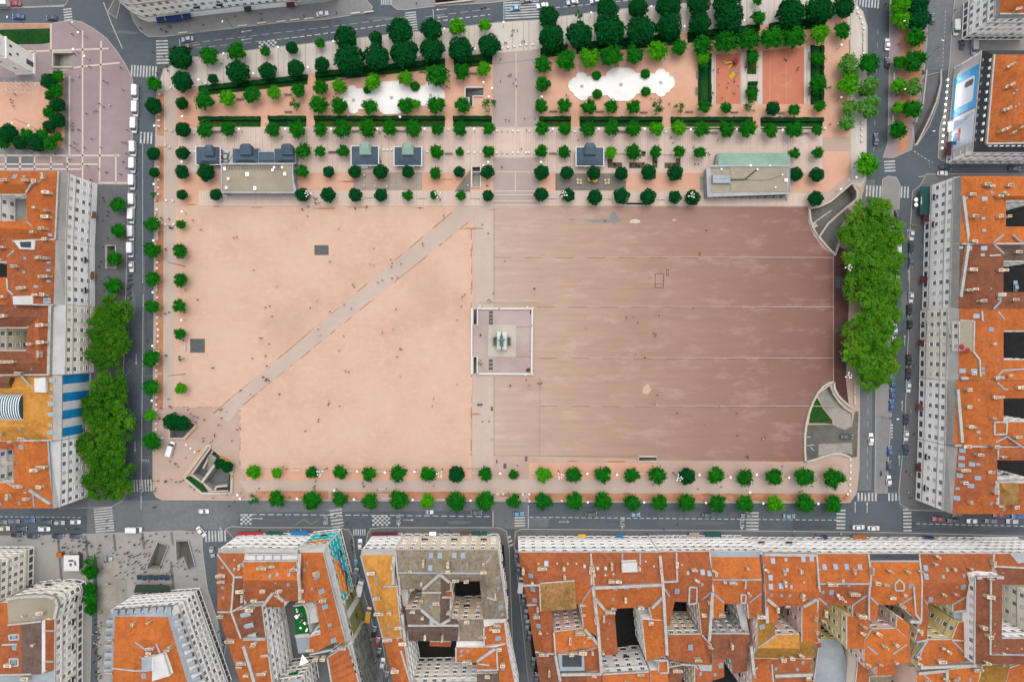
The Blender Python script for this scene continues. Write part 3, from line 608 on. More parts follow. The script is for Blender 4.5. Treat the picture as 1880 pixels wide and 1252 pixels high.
# ---------------------------------------------------------------- ramps, stairs and tunnel mouths
def pit(key, name, label, cat, zf, wall='concrete', floor='concrete_dark', rim=None, rimh=.5, rimw=.45, axis=None, steps=0, rim_m='concrete_light', group=None):
    P = PITS[key]; cx = sum(p[0] for p in P) / len(P); cy = sum(p[1] for p in P) / len(P)
    g = thing(name, label, cat, (cx, cy, 0), 0, group); o = g.location
    def fz(x, y):
        if not axis: return zf
        a, b_ = axis; ax, ay = W(*a).to_2d(); bx, by = W(*b_).to_2d(); dx, dy = bx - ax, by - ay
        t = max(0, min(1, ((x - ax) * dx + (y - ay) * dy) / (dx * dx + dy * dy))); return -.02 + (zf + .02) * t
    V = [Vector(p) for p in P]; n = len(P)
    ov, oe, of, *_ = geometry.delaunay_2d_cdt(V, [(i, (i + 1) % n) for i in range(n)], [], 0, 1e-5)
    b = MB(o); F = [tuple(f) for f in of if inpoly(sum(ov[i].x for i in f) / 3, sum(ov[i].y for i in f) / 3, P)]
    b.add([(v.x, v.y, fz(v.x, v.y) - .01) for v in ov], F); b.build('floor', M[floor], g)
    b = MB(o)
    for i in range(n):
        p, q = P[i], P[(i + 1) % n]; b.add([(p[0], p[1], fz(*p) - .3), (q[0], q[1], fz(*q) - .3), (q[0], q[1], .13), (p[0], p[1], .13)], [(0, 1, 2, 3)])
    b.build('wall', M[wall], g)
    if rim is not None:
        idx = range(n) if rim == 'all' else rim
        runs = []; cur = []
        for i in idx:
            if cur and cur[-1] == i: cur.append((i + 1) % n)
            else:
                if cur: runs.append(cur)
                cur = [i, (i + 1) % n]
        runs.append(cur)
        for r_ in runs:
            b = MB(o); b.wall_line([Vector((*P[i], 0)) for i in r_], rimw, -.1, rimh); b.build('parapet', M[rim_m], g)
    if steps:
        a, b_ = axis; A, B = W(*a), W(*b_); d = (B - A); L = d.length; d /= L; nn = Vector((-d.y, d.x, 0))
        ws = [(Vector((*p, 0)) - A).dot(nn) for p in P]; w0, w1 = min(ws) + .06, max(ws) - .06; b = MB(o)
        for i in range(steps):
            c = A + d * (L * (i + .5) / steps) + nn * ((w0 + w1) / 2); zt = zf * (i + .3) / steps
            b.box((c.x, c.y, zt - .6), (L / steps * 1.02, w1 - w0, 1.2), math.atan2(d.y, d.x))
        b.build('steps', M[floor], g)
    return g
g = pit('ne', 'car_ramp', 'curved concrete car park ramp dropping between pale walls above the plane trees', 'ramp', -4.2, 'concrete', 'concrete_dark', [0, 1, 2, 3, 4, 5, 6, 7, 8, 9, 10, 11, 12], .75, .7, ((1487, 400), (1570, 345)))
b = MB(g.location)
for s in ('1490,412 1530,385', '1490,415 1499,409', '1491.5,417 1500,412', '1493,419 1502,414'):
    A, B = (W(*nums(v)) for v in s.split()); f = lambda p: -.0 - 4.2 * max(0, min(1, ((p - W(1487, 400)).dot(W(1570, 345) - W(1487, 400))) / (W(1570, 345) - W(1487, 400)).length_squared)) + .06
    d = (B - A).normalized(); nn = Vector((-d.y, d.x, 0)) * .2; b.up([(A.x - nn.x, A.y - nn.y, f(A)), (B.x - nn.x, B.y - nn.y, f(B)), (B.x + nn.x, B.y + nn.y, f(B)), (A.x + nn.x, A.y + nn.y, f(A))])
b.build('painted_line', M['marking'], g)
b = MB(g.location); A = [W(*PX('p', *nums(v))) for v in '300,560 380,655 445,716 462,660 478,608'.split()]; b.wall_line(A, .8, 0, .9); b.build('outer_wall', M['concrete_light'], g)
lay('ramp_apron', 'p', '305,562 385,445 485,355 560,300 600,330 520,420 480,500 475,600 450,690 380,650', 'concrete_dark', 3)
g = pit('se', 'car_ramp', 'curved concrete ramp with round grass patch beside it, lower right of square', 'ramp', -3.4, 'concrete', 'concrete', [0, 2, 3, 4], .5, .5, ((1560, 772), (1508, 712)))
b = MB(g.location)
for s in ('60,1160 48,1000 50,800 70,640 110,480 160,350 225,230 300,140 380,95 445,82', '440,82 450,180 500,270 580,350 640,400 695,432', '50,1160 150,1140 300,1085 420,1050 520,1045 600,1070 690,1120'):
    b.wall_line(pts('q', s), .75, 0, .8)
b.build('outer_wall', M['concrete_light'], g)
lay('ramp_road', 'q', '70,660 430,655 560,715 690,690 730,480 780,480 760,1090 690,1105 600,1060 520,1035 420,1042 300,1075 150,1125 70,1140', 'concrete_dark', 4)
lay('ramp_road', 'q', '240,920 690,900 700,1060 520,1030 420,1036 240,1085', 'concrete', 5); lay('grass_patch', 'q', '110,640 125,520 190,300 225,300 300,440 425,600 430,650 300,640', 'grass2', 4)
lay('grass_patch', 'q', '125,620 140,500 180,410 270,420 330,500 400,600 250,625', 'grass', 5); stripe('dark_joint', 'q', '232,670 232,1085', .3, 'hatch', .145)
for s in ('75,825 130,825', '80,940 180,930', '130,960 180,1010'): stripe('lane_line', 'q', s, .25, 'marking', .146)
pit('tl', 'underpass_stair', 'walled stairwell with dark left end beside the white tower', 'stairwell', -3.2, 'concrete', 'concrete', [3, 0, 2], .9, .5, ((135, 112), (99, 112)), 0, 'concrete_light')
pit('deck', 'underpass_stair', 'white rimmed stair going down beside the triangular grey deck', 'stairwell', -3.0, 'concrete', 'concrete', 'all', .7, .45, ((875, 344), (875, 307)), 10, 'coping')
pit('ell', 'underpass_stair', 'L-shaped white walled stairwell in the gravel garden', 'stairwell', -2.6, 'concrete_light', 'hatch', [0, 2, 3, 4, 5, 6, 7], .8, .4, ((888, 170), (856, 170)), 0, 'coping')
g = pit('metro', 'metro_entrance', 'sunken walled metro forecourt with yellow edges at the lower left corner', 'stairwell', -4.0, 'concrete_light', 'asphalt_light', [0, 1, 5, 6, 7, 8, 9], .6, .45, None, 0, 'concrete_light')
o = g.location; b = MB(o)
for s, w, z in (('85,830 500,260', 1.3, .9), ('500,260 560,275', 1.0, .7), ('940,560 925,1105', .9, .8), ('400,1105 930,1108', .8, .8), ('85,835 400,1105', .7, .7), ('640,590 400,915', .9, .9)): b.wall_line(pts('r', s), w, -.1 if w != .9 else -4, z)
b.build('outer_wall', M['concrete_light'], g); YC = plain('yellow_coping', RGB(222, 180, 110), .8)
for s, w, z in (('90,815 480,270', .5, .9), ('935,580 925,880', .4, .8)): b = MB(o); b.wall_line(pts('r', s), w, z, z + .1); b.build('yellow_coping', YC, g)
b = MB(o); q = pts('r', '740,440 890,530 820,590 700,510'); b.prism(q, -.1, .6); b.build('yellow_roof', plain('yellow_felt', RGB(206, 158, 40), .85), g)
for s, z in (('590,310 480,480 380,690', -1.6), ('630,1050 650,990 760,980 850,970', .4)): b = MB(o); b.wall_line(pts('r', s), .8, -4, z); b.build('inner_wall', M['concrete_light'], g)
b = MB(o)
for i in range(12):
    A = TW('r', 640 - i * 17, 470 + i * 22); b.box((A.x - 1.2, A.y + .2, -.2 - i * .32 - .4), (3.0, .55, .8), R(-35))
b.build('steps', M['concrete'], g)
lay('lawn_strip', 'r', '100,835 190,800 330,890 410,940 520,1090 400,1095', 'grass', 5); lay('lawn_strip', 'r', '865,780 915,760 915,1095 860,1060', 'grass', 5)
g = pit('metro2', 'metro_entrance', 'small sunken stair with yellow edge under the dark tree, left of square', 'stairwell', -3.2, 'concrete_light', 'asphalt_light', [0, 1, 2, 3], .8, .6, None)
b = MB(g.location); b.wall_line(pts('n', '336,610 446,490'), .5, .5, .9); b.build('yellow_coping', bpy.data.materials['yellow_coping'], g)
pit('esc1', 'escalator_stair', 'white walled stair with escalator, left one in the grey lower square', 'stairwell', -3.6, 'concrete_light', 'concrete_dark', 'all', .9, .24, ((301, 995), (277, 1042)), 12, 'pale_grey')
pit('esc2', 'escalator_stair', 'white walled stair with pale ramp, right one in the grey lower square', 'stairwell', -3.6, 'concrete_light', 'concrete_dark', 'all', .9, .24, ((352, 1040), (335, 992)), 12, 'pale_grey')
pit('tunnel', 'road_tunnel', 'dark road tunnel mouth behind a pale wall at the top edge', 'tunnel', -5.5, 'concrete_dark', 'asphalt_dark', [2], .9, .6)
pit('slot1', 'light_shaft', 'long dark light shaft in a pale surround above the red square', 'shaft', -2.5, 'concrete', 'concrete_dark', 'all', .5, .5)
pit('slot2', 'light_shaft', 'dark light shaft in a cream surround below the red square', 'shaft', -2.0, 'concrete', 'concrete_dark', 'all', .5, .6, ((1210, 842), (1180, 842)))
g = pit('under', 'underpass_ramp', 'curved road ramp diving to a dark underpass beside the red median', 'ramp', -5.0, 'concrete', 'asphalt_light', [1, 2, 3, 4, 5, 7, 8], .6, .5, ((1713, 130), (1683, 262)))
pit('st1', 'statue_stair', 'narrow dark stair at the upper left corner of the statue terrace', 'stairwell', -2.8, 'concrete', 'concrete_dark', 'all', .5, .45, ((872.5, 568), (872.5, 596)), 9, 'coping')
pit('st2', 'statue_stair', 'narrow dark stair at the lower left corner of the statue terrace', 'stairwell', -2.8, 'concrete', 'concrete_dark', 'all', .5, .45, ((872.5, 685), (872.5, 655)), 9, 'coping')
pit('side', 'metro_stair', 'walled stair in the pavement under a street tree left of the vans', 'stairwell', -2.8, 'concrete_light', 'concrete_dark', 'all', .8, .45, ((205, 492), (205, 452)), 9)
b = MB(W(860, 340)); P = pts('f', '1300,895 1455,680 1455,895'); b.prism(P, .1, .5); tag(b.build('triangular_deck', M['deck_dark']), 'dark grey triangular deck ramp left of the white rimmed stair', 'deck')
# ---------------------------------------------------------------- houses: roofs drawn face by face, walls dropped from every open roof edge
HOUSES = []
class House: pass
def house(tile, label, faces, wall='white', chim='', sky='', lines='', cat='apartment building', name='apartment_building', fh=3.7, col=3.2, ground=False, wins=True, shop='glass', cornice='parapet', group=None):
    h = House(); h.tile = tile; h.label = label; h.wall = wall; h.fh = fh; h.col = col; h.wins = wins; h.cornice = cornice; h.cat = cat; h.name = name; h.faces = []; h.shop = shop
    for f in faces.split(';'):
        f = f.split()
        if not f: continue
        P2 = []; P3 = []
        for p in f[1:]:
            x, y, z = nums(p); px, py = PX(tile, x, y)
            if ground: w = W(px, py, 0); w.z = z; k = H / (H - z); P2.append((940 + (px - 940) * k, 626 + (py - 626) * k)); P3.append(w)
            else: P2.append((px, py)); P3.append(W(px, py, z))
        if newell(P3).z < 0: P2.reverse(); P3.reverse()
        h.faces.append((f[0], P2, P3))
    h.chim, h.sky, h.lines = chim, sky, lines; HOUSES.append(h); return h
def roof_at(h, px, py):
    best = None
    for m, P2, P3 in h.faces:
        n = newell(P3); c = sum(P3, Vector()) / len(P3)
        o = Vector((0, 0, H)); d = W(px, py, 0) - o; den = d.dot(n)
        if abs(den) < 1e-6: continue
        p = o + d * ((c - o).dot(n) / den)
        if inpoly(px, py, P2): return p, n
        dist = min((px - a) ** 2 + (py - b_) ** 2 for a, b_ in P2)
        if best is None or dist < best[0]: best = (dist, p, n, max(q.z for q in P3), min(q.z for q in P3))
    p = best[1]
    if not best[4] - 1 < p.z < best[3] + 1: p = W(px, py, best[3])
    return p, best[2]
def covered(x, y):      # highest roof above a ground point
    z = 0
    for h in HOUSES:
        if not (h.bb[0] < x < h.bb[2] and h.bb[1] < y < h.bb[3]): continue
        for m, P2, P3 in h.faces:
            if inpoly(x, y, P3):
                n = newell(P3); c = P3[0]
                if n.z > .05: z = max(z, c.z - ((x - c.x) * n.x + (y - c.y) * n.y) / n.z)
    return z
# window kinds: meshes in local space, x along the wall, y out of it
def win_mesh(w, hgt, kind):
    b = MB(); b.cur = 0; b.box((0, .03, 0), (w - .16, .06, hgt - .16))
    b.cur = 1
    for x in (-w / 2, w / 2): b.box((x, .06, 0), (.14, .14, hgt + .14))
    b.box((0, .06, hgt / 2), (w - .14, .14, .14)); b.box((0, .12, -hgt / 2 - .05), (w + .3, .30, .12))
    if kind != 'shop': b.box((0, .065, 0), (.10, .06, hgt - .14))
    if kind == 'shutter':
        b.cur = 2
        b.box((0, .07, hgt * .08), (w - .15, .05, hgt * .8))
    if kind == 'balcony':
        b.cur = 3; b.box((0, .55, -hgt / 2 - .1), (w + .9, 1.0, .14)); b.box((0, 1.02, -hgt / 2 + .45), (w + .9, .05, .95))
    return b.mesh('window', [M['glass'], M['frame'], M['shutter'], M['dark_metal']])
WM = {k: win_mesh(w, hh, k) for k, w, hh in (('plain', 1.4, 2.1), ('shutter', 1.4, 2.1), ('balcony', 1.3, 2.0), ('shop', 2.3, 2.4))}
CH = []
for seed in range(6):      # chimney stacks with a cap and a row of pots
    q = random.Random(seed); L = (1.1, 1.5, 1.9, 2.3, .8, 1.6)[seed]; b = MB(); wd_ = q.uniform(.5, .7)
    b.cur = 0; b.box((0, 0, .55), (L, wd_, 3.1)); b.box((0, 0, 2.14), (L + .18, wd_ + .18, .14)); b.cur = 1
    for i in range(int(L / .5)):
        if q.random() < .85: b.cyl((-L / 2 + .3 + i * .5, 0, 2.2), .15, .11, q.uniform(.35, .8), 7)
    b.cur = 2
    if seed % 2: b.box((L * .3, 0, 2.5), (.5, .5, .12))
    CH.append(b.mesh('chimney', [M['stack'], M['pot'], M['z']]))
def sky_mesh(w, l):
    b = MB(); b.cur = 0; b.box((0, 0, .06), (w, l, .16)); b.cur = 1; b.box((0, 0, .10), (w * .74, l * .78, .14)); return b.mesh('skylight', [M['sky_frame'], M['sky_glass']])
SK = [sky_mesh(.9, 1.2), sky_mesh(1.5, 1.9), sky_mesh(.6, .6)]
b = MB(); b.cur = 0
b.add([(-1.0, -1.3, -.6), (1.0, -1.3, -.6), (1.0, -1.3, .9), (-1.0, -1.3, .9), (-1.0, 1.6, -.6), (1.0, 1.6, -.6), (1.0, 1.6, .9), (-1.0, 1.6, .9), (0, -1.3, 1.3), (0, 1.6, 1.3)],
      [(0, 1, 2, 8, 3), (1, 5, 6, 2), (5, 4, 7, 9, 6), (4, 0, 3, 7), (2, 6, 9, 8), (8, 9, 7, 3)]); b.cur = 1; b.box((0, -1.32, .25), (1.3, .06, 1.0))
DORM = b.mesh('dormer', [M['z'], M['glass']])
def finish_houses():
    for h in HOUSES:
        A = [p for f in h.faces for p in f[2]]; h.bb = (min(p.x for p in A), min(p.y for p in A), max(p.x for p in A), max(p.y for p in A))
    for hi, h in enumerate(HOUSES):
        q = random.Random(hi)
        A = [p for f in h.faces for p in f[2]]; c = sum(A, Vector()) / len(A)
        root = thing(h.name, h.label, h.cat, (c.x, c.y, 0)); o = root.location; h.root = root
        keys = sorted({f[0] for f in h.faces}); b = MB(o)
        E = {}
        for m, P2, P3 in h.faces:
            b.cur = keys.index(m); b.poly(P3)
            for i in range(len(P3)):
                p, r_ = P3[i], P3[(i + 1) % len(P3)]; k = lambda v: (round(v.x, 1), round(v.y, 1), round(v.z, 1))
                e = tuple(sorted((k(p), k(r_)))); E.setdefault(e, []).append((p, r_, P3))
        roof = b.build('roof', [M[k] for k in keys], root); h.roof = roof
        wb = MB(o); sb = MB(o); cbs = []; wins = []
        for e, u in E.items():
            if len(u) > 1: continue
            p, r_, P3 = u[0]
            if (p - r_).to_2d().length < .3: continue
            d = (r_ - p); d.z = 0; L = d.length; d /= L; n = Vector((d.y, -d.x, 0)); mid = (p + r_) / 2
            fr_ = h.wall not in ('white', 'cream_wall', 'stone') and h.label[:4] != 'grey' and mid.y > h.bb[3] - 4 and mid.y < -60
            (sb if fr_ else wb).add([(p.x, p.y, 0), (r_.x, r_.y, 0), r_, p], [(0, 1, 2, 3)])
            if n.dot(mid) > 0 and L > 2 : continue          # turned away from the middle of the picture
            zl = max(covered(*(mid + n * .7).to_2d()), covered(*(mid + n * 2.2).to_2d())); zt = min(p.z, r_.z)
            if zt - zl < 1.2: continue
            if abs(p.z - r_.z) < 1.0 and L > 2:
                ang = math.atan2(d.y, d.x); m_ = mid + n * .15; cbs.append(((m_.x, m_.y, zt - .12), (L, .42, .36), ang))
                if zl < 1 and zt > 10: m_ = mid + n * .1; cbs.append(((m_.x, m_.y, 4.25), (L, .3, .3), ang)); cbs.append(((m_.x, m_.y, zt - 4.4), (L, .26, .2), ang))
            if not h.wins or L < 2.2 or zt - zl < 3: continue
            nc = max(1, int(L / h.col)); ang = math.atan2(d.y, d.x) + math.pi; z = zt - 2.0
            fr = hi % 3
            while z > zl + 1.3:
                ground_floor = z < 4.2
                if ground_floor and zl < 1: z = 2.0
                for i in range(nc):
                    s = (i + .5) / nc; w = p + (r_ - p) * s + n * .01
                    k = 'shop' if ground_floor else ('plain', 'plain', 'shutter')[q.randrange(3)] if fr else ('plain', 'shutter')[q.randrange(2)]
                    if not ground_floor and zl < 1 and abs(z - (zt - 2.0 - 2 * h.fh)) < .1 and zt > 15 and hi % 4 == 1 and i % 3 == 1: k = 'balcony'
                    wins.append((k, (w.x, w.y, z), ang))
                if ground_floor: break
                z -= h.fh
                if z < 4.2 and zl < 1 and z > 2.6: z = 2.0
        wb.build('wall', M[h.wall], root)
        if sb.f: sb.build('street_wall', M[('white', 'cream_white')[hi % 2]], root)
        for a_ in cbs: b = MB(o); b.box(*a_); b.build('cornice', M[h.cornice], root)
        wins.sort(key=lambda w: Vector(w[1]).to_2d().length)
        for k, l, a in wins[:98]: inst('window', WM[k], root, Vector(l) - o, (0, 0, a))
        if len(wins) > 98:
            b = MB(o)
            for k, l, a in wins[98:]:
                me = WM[k]; mt = Matrix.Translation(Vector(l)) @ Matrix.Rotation(a, 4, 'Z'); V = [mt @ v.co for v in me.vertices]; base = len(b.v); b.v += [v - b.o for v in V]
                for f in me.polygons: b.f.append(tuple(base + i for i in f.vertices)); b.m.append(f.material_index)
            tag(b.build('window', [M['glass'], M['frame'], M['shutter'], M['dark_metal']], root), kind='stuff')
        for s in h.chim.split():
            v = s.split(','); px, py = PX(h.tile, float(v[0]), float(v[1])); p, n = roof_at(h, px, py); kk = v[2] if len(v) > 2 else 'h'
            me = CH[q.randrange(4) if kk != 's' else 4]; rz = {'h': 0, 's': 0, 'v': R(90), 'd': R(-30), 'u': R(30), 'b': 0, 'e': R(-60)}[kk] + q.uniform(-.06, .06); sc = 1.35 if kk == 'b' else q.uniform(.85, 1.1)
            inst('chimney', me, roof, p - o, (0, 0, rz), (sc, sc, q.uniform(.7, 1.0)))
        for s in h.sky.split():
            v = s.split(','); px, py = PX(h.tile, float(v[0]), float(v[1])); p, n = roof_at(h, px, py); kk = v[2] if len(v) > 2 else 'h'
            ax = Vector((0, 0, 1)).cross(n) if n.z < .995 else Vector((1, 0, 0)); ax.normalize(); ay = n.cross(ax); m3 = Matrix((ax, ay, n)).transposed()
            if kk == 'D': inst('dormer', DORM, roof, p - o, (0, 0, math.atan2(ay.y, ay.x) - math.pi / 2), (.8, 1.25, .8)); continue
            inst('skylight', SK[{'h': 0, 'b': 1, 's': 2}[kk]], roof, p - o, m3.to_euler())
        for s in h.lines.split():
            b = MB(o); b2 = MB(o)
            v = s.split('/'); kk = 'p'
            if v[-1] in ('v', 'p', 'W'): kk = v.pop()
            L = [roof_at(h, *PX(h.tile, *nums(a)))[0] for a in v]
            for p, r_ in zip(L, L[1:]):
                d = (r_ - p); d.z = 0
                if d.length < .2: continue
                d.normalize(); nn = Vector((-d.y, d.x, 0)) * (.28 if kk != 'W' else .5); t = b2 if kk == 'v' else b; zz = .10 if kk == 'v' else .5 if kk == 'p' else .9
                t.add([p - nn - Vector((0, 0, .4)), r_ - nn - Vector((0, 0, .4)), r_ + nn - Vector((0, 0, .4)), p + nn - Vector((0, 0, .4)), p - nn + Vector((0, 0, zz)), r_ - nn + Vector((0, 0, zz)), r_ + nn + Vector((0, 0, zz)), p + nn + Vector((0, 0, zz))],
                      [(4, 5, 6, 7), (0, 1, 5, 4), (1, 2, 6, 5), (2, 3, 7, 6), (3, 0, 4, 7)])
            if b.f: b.build('parapet', M['parapet'], roof)
            if b2.f: b2.build('flashing', M['z'], roof)
def extra(h, name, m, fn, parent=None):
    b = MB(h.root.location); fn(b); return b.build(name, m if isinstance(m, list) else M[m], parent or h.root)

L1 = house('B', 'orange roofed corner house at the left edge, below the mauve square', '''c 490,72,17.5 468,553,17.5 400,545,21 425,58,21; o 425,58,21 400,545,21 250,470,24 265,150,24; o -80,58,21 425,58,21 265,150,24 -80,150,24;
 o -80,150,24 265,150,24 190,222,21.5 -80,222,21.5; o 265,150,24 250,470,24 190,415,21.5 190,222,21.5; O -80,415,21.5 190,415,21.5 250,470,24 -80,470,24; O -80,470,24 250,470,24 400,545,21 -80,545,21;
 n 45,222,13.5 190,222,13.5 190,415,13.5 45,415,13.5; o -80,222,21 0,222,21 0,415,21 -80,415,21''', 'white', '50,128,b 270,135,b 205,130 328,100,v 350,215,b 262,322,s 355,345 340,388,b 322,472,b 250,495', '108,97,b 173,97 360,515 150,290,b 85,345 150,335,b 150,360,b',
 '425,60/402,545 190,420/255,470/v 40,420/20,540/v 190,215/230,150/290,130', col=3.4)
L2 = house('B', 'rust red roofed house with two white dormer wells, second in the left block', '''c 468,556,17.5 470,1012,17.5 385,1018,21 400,548,21; r 400,548,21 385,1018,21 240,1018,24 250,548,24; r 250,548,24 240,1018,24 50,1018,21 50,548,21; r -80,548,23 50,548,21 50,705,21 -80,705,21; o -80,818,23 50,818,21 50,1018,21 -80,1018,23;
 w 95,555,23.6 245,552,24.6 240,620,24.6 140,615,23.4; w 90,955,22.6 232,950,24.6 230,1015,24.6 95,1015,22.6; s 140,565,23.8 225,562,24.7 222,606,24.7 150,602,23.7''', 'white', '340,548,b 300,680,b 340,685,b 125,742,b 335,815,b 175,897,b 330,945,b 275,945 20,605 30,960', '348,712 348,768 173,782 348,845 258,885 325,975 350,975 325,997 350,997 180,683',
 '400,548/245,552/95,560 100,625/40,690/0,690/v 390,1018/240,1015 55,830/60,910/100,945/p', col=3.4)
L3 = house('C', 'brown red roofed house with a wide white terrace, third in the left block', '''w 470,-236,17.5 462,265,17.5 355,265,21 370,-240,21; r 370,-240,21 355,265,21 275,180,24 280,-150,24; r 280,-150,24 275,180,24 190,95,21.5 195,-74,21.5; b -80,-240,21 370,-240,21 280,-150,24 -80,-150,24; b -80,-150,24 280,-150,24 195,-74,21.5 -80,-74,21.5;
 b -80,265,21 -80,180,24 275,180,24 355,265,21; b -80,180,24 -80,95,21.5 190,95,21.5 275,180,24; r -80,-74,21 -12,-74,21 -12,95,21 -80,95,21''', 'cream_wall', '295,118,v 235,45 315,32,b 60,172,b 105,172 30,-155,b 310,-90,b 150,250', '225,225,s 112,-222,s', '345,260/200,100/v 195,-70/265,-180/v 0,268/360,265 370,-240/358,260/W', col=3.4)
L4 = house('C', 'ochre roofed house with glass barrel skylight and blue and white sheeting on its front', '''w 440,270,17.5 435,735,17.5 380,738,20 385,268,20; h 385,268,20 380,738,20 200,640,23 200,370,23; h -80,268,20 385,268,20 200,370,23 -80,370,23; h -80,370,23 200,370,23 165,405,22 -80,405,22; h 200,370,23 200,640,23 165,590,22 165,405,22;
 h -80,590,22 165,590,22 200,640,23 -80,640,23; h -80,640,23 200,640,23 380,738,20 -80,738,20; k -80,405,19 165,405,19 165,590,19 -80,590,19; w 245,292,21.8 325,285,21.8 320,395,22.6 248,390,23''', 'white', '25,690,s 175,720 90,745 300,735', '140,650 372,305,b 372,368 372,422 365,475,b 365,550,b 360,628 362,680,b',
 '-20,268/350,270/v 165,590/200,665/v 140,260/240,370/v 155,738/380,735/p', col=3.4)
L5 = house('C', 'bright orange roofed corner house at the lower left crossroads', '''w 435,742,17.5 428,1215,17.5 382,1225,20 345,742,20; O 345,742,20 382,1225,20 225,1085,23 225,745,23; O 225,745,23 225,1085,23 100,1040,21 100,742,21; O -80,1040,21 100,1040,21 225,1085,23 -80,1130,23; O -80,1130,23 225,1085,23 382,1225,20 -80,1225,20; r -80,742,21 100,742,21 100,800,20 -80,800,20; o -80,800,20 -12,800,20 -12,1040,20 -80,1040,20''',
 'white', '265,945,b 310,925,b 150,1062,b 300,1065,b 75,1135,v 205,1150,b 80,895,b', '152,785,b 120,898,s 140,1185 5,1190', '220,1090/370,1190/W 345,742/378,1225/v 45,1040/190,1115/v 235,1110/245,1220/v', col=3.2)
R1 = house('L', 'bright orange roofed corner house above the green awning, right block', '''c 750,100,17 735,575,17 792,575,21 802,92,21; O 802,92,21 792,575,21 1030,575,24.5 1000,235,24.5; O 802,92,21 1400,92,21 1400,235,24 1000,235,24.5; O 1000,235,24.5 1030,575,24.5 1122,575,22 1122,265,22; O 1000,235,24.5 1122,265,22 1400,265,22 1400,235,24; O 1122,455,22 1400,455,22 1400,575,24 1122,575,22''',
 'white', '865,228,b 880,385,b 965,160,b 1130,165,b 1095,225,d 1060,240 1060,385,b 1125,385 880,562 1000,170', '972,255,b 1005,178 960,397 965,483 1020,210 835,250', '808,240/825,380/848,575/W 1030,570/1110,510/v 1165,510/1252,580/v 800,580/1250,578/p', col=3.4)
R2 = house('L', 'dark brown roofed house, second from top in the right block', '''c 735,578,17 722,1035,17 780,1045,21 792,578,21; b 792,578,21 780,1045,21 1000,1045,24.5 1000,578,24.5; b 1000,578,24.5 1000,1045,24.5 1105,1045,22 1105,578,22; k 1105,578,22 1400,578,24 1400,700,22 1105,700,22; b 1105,925,22 1400,925,22 1400,1045,24 1105,1045,22''',
 'white', '870,765,b 840,912,b 885,905 935,988,b 1065,770,b 1095,770 1070,945,b 1170,980,b 1190,640,b', '965,610,b 855,610,b 800,605 955,658 1015,902,s 1075,970,b', '845,580/790,960/W 1000,665/1080,660/p 1040,585/1110,650/v 1090,985/1035,1045/v', col=3.4)
R3 = house('K', 'orange roofed house with a sunken terrace and red parasols, right block', '''w 710,-210,17 700,305,17 780,305,21.5 785,-207,21.5; o 785,-207,21.5 780,305,21.5 950,305,24 950,-207,24; o 950,-207,24 950,305,24 1105,305,22 1105,-207,22; o 1105,-207,22 1400,-207,24 1400,-50,22 1105,-50,22; O 1105,160,22 1400,160,22 1400,305,24 1105,305,22; n 790,-120,23.2 885,-118,24.5 883,100,24.5 792,98,23.2''',
 'cream_wall', '870,255,b 1020,45,s 1130,270 1050,290,b', '810,238,b 893,238,b 958,222 958,252 910,-155,b 1015,-60,b 1065,160,s', '790,-125/890,-118/885,100/930,160/935,280/p 1060,280/1100,235/1250,225/v 945,-190/950,-120 1065,-190/1115,-130/v 790,290/1100,285/W', col=3.4)
R4 = house('K', 'orange roofed house with four long chimney stacks, fourth in the right block', '''c 700,310,17 690,770,17 745,770,21 765,310,21; o 765,310,21 745,770,21 1010,770,24.5 1010,310,24.5; o 1010,310,24.5 1010,770,24.5 1105,770,22 1105,310,22; o 1105,310,22 1400,310,24 1400,435,22 1105,435,22; o 1105,605,22 1400,605,22 1400,770,24 1105,770,22''',
 'white', '835,370,b 840,493,b 850,635,b 880,640 1030,425,b 1060,425 1210,355,b 1195,710,b 820,775,b 1020,575,s 1040,780,b', '925,677 935,722,s 928,447,s', '768,370/800,750/W 1060,320/1110,370/1165,370/v 1035,605/1125,605/1120,690/1035,695/1035,605 1050,750/1130,710/1250,790/v 750,772/1070,775', col=3.4)
R5 = house('K', 'orange brown roofed corner house with a square hipped turret, bottom of right block', '''c 690,775,17 672,1240,17 735,1265,21 775,785,21; r 775,785,21 735,1265,21 945,1140,24.5 945,785,24.5; o 735,1265,21 945,1140,24.5 1400,1140,24.5 1400,1265,21; r 945,785,24.5 945,1140,24.5 1060,1035,22.5 1060,785,22.5; r 945,1140,24.5 1060,1035,22.5 1400,1035,22.5 1400,1140,24.5; r 1060,785,22.5 1400,785,24 1400,880,22 1060,880,22.5;
 t 1075,1040,25 1215,1040,25 1145,1120,27; t 1215,1040,25 1215,1200,25 1145,1120,27; t 1215,1200,25 1075,1200,25 1145,1120,27; t 1075,1200,25 1075,1040,25 1145,1120,27''',
 'white', '810,945,b 810,1035,b 915,835,b 1000,960,b 855,1175,v 1030,1100,b 1180,1210,b 1065,1195,b 1085,850', '810,810,b 803,862,b 803,915,b 790,988,b 878,908,b 922,908 920,1007,b 870,1062,b 775,1082 770,1150,b 1015,1188 1108,1230', '1050,1040/1035,1100/1055,1170/p 1060,800/1060,870 1060,1035/1250,1030/W', col=3.4)
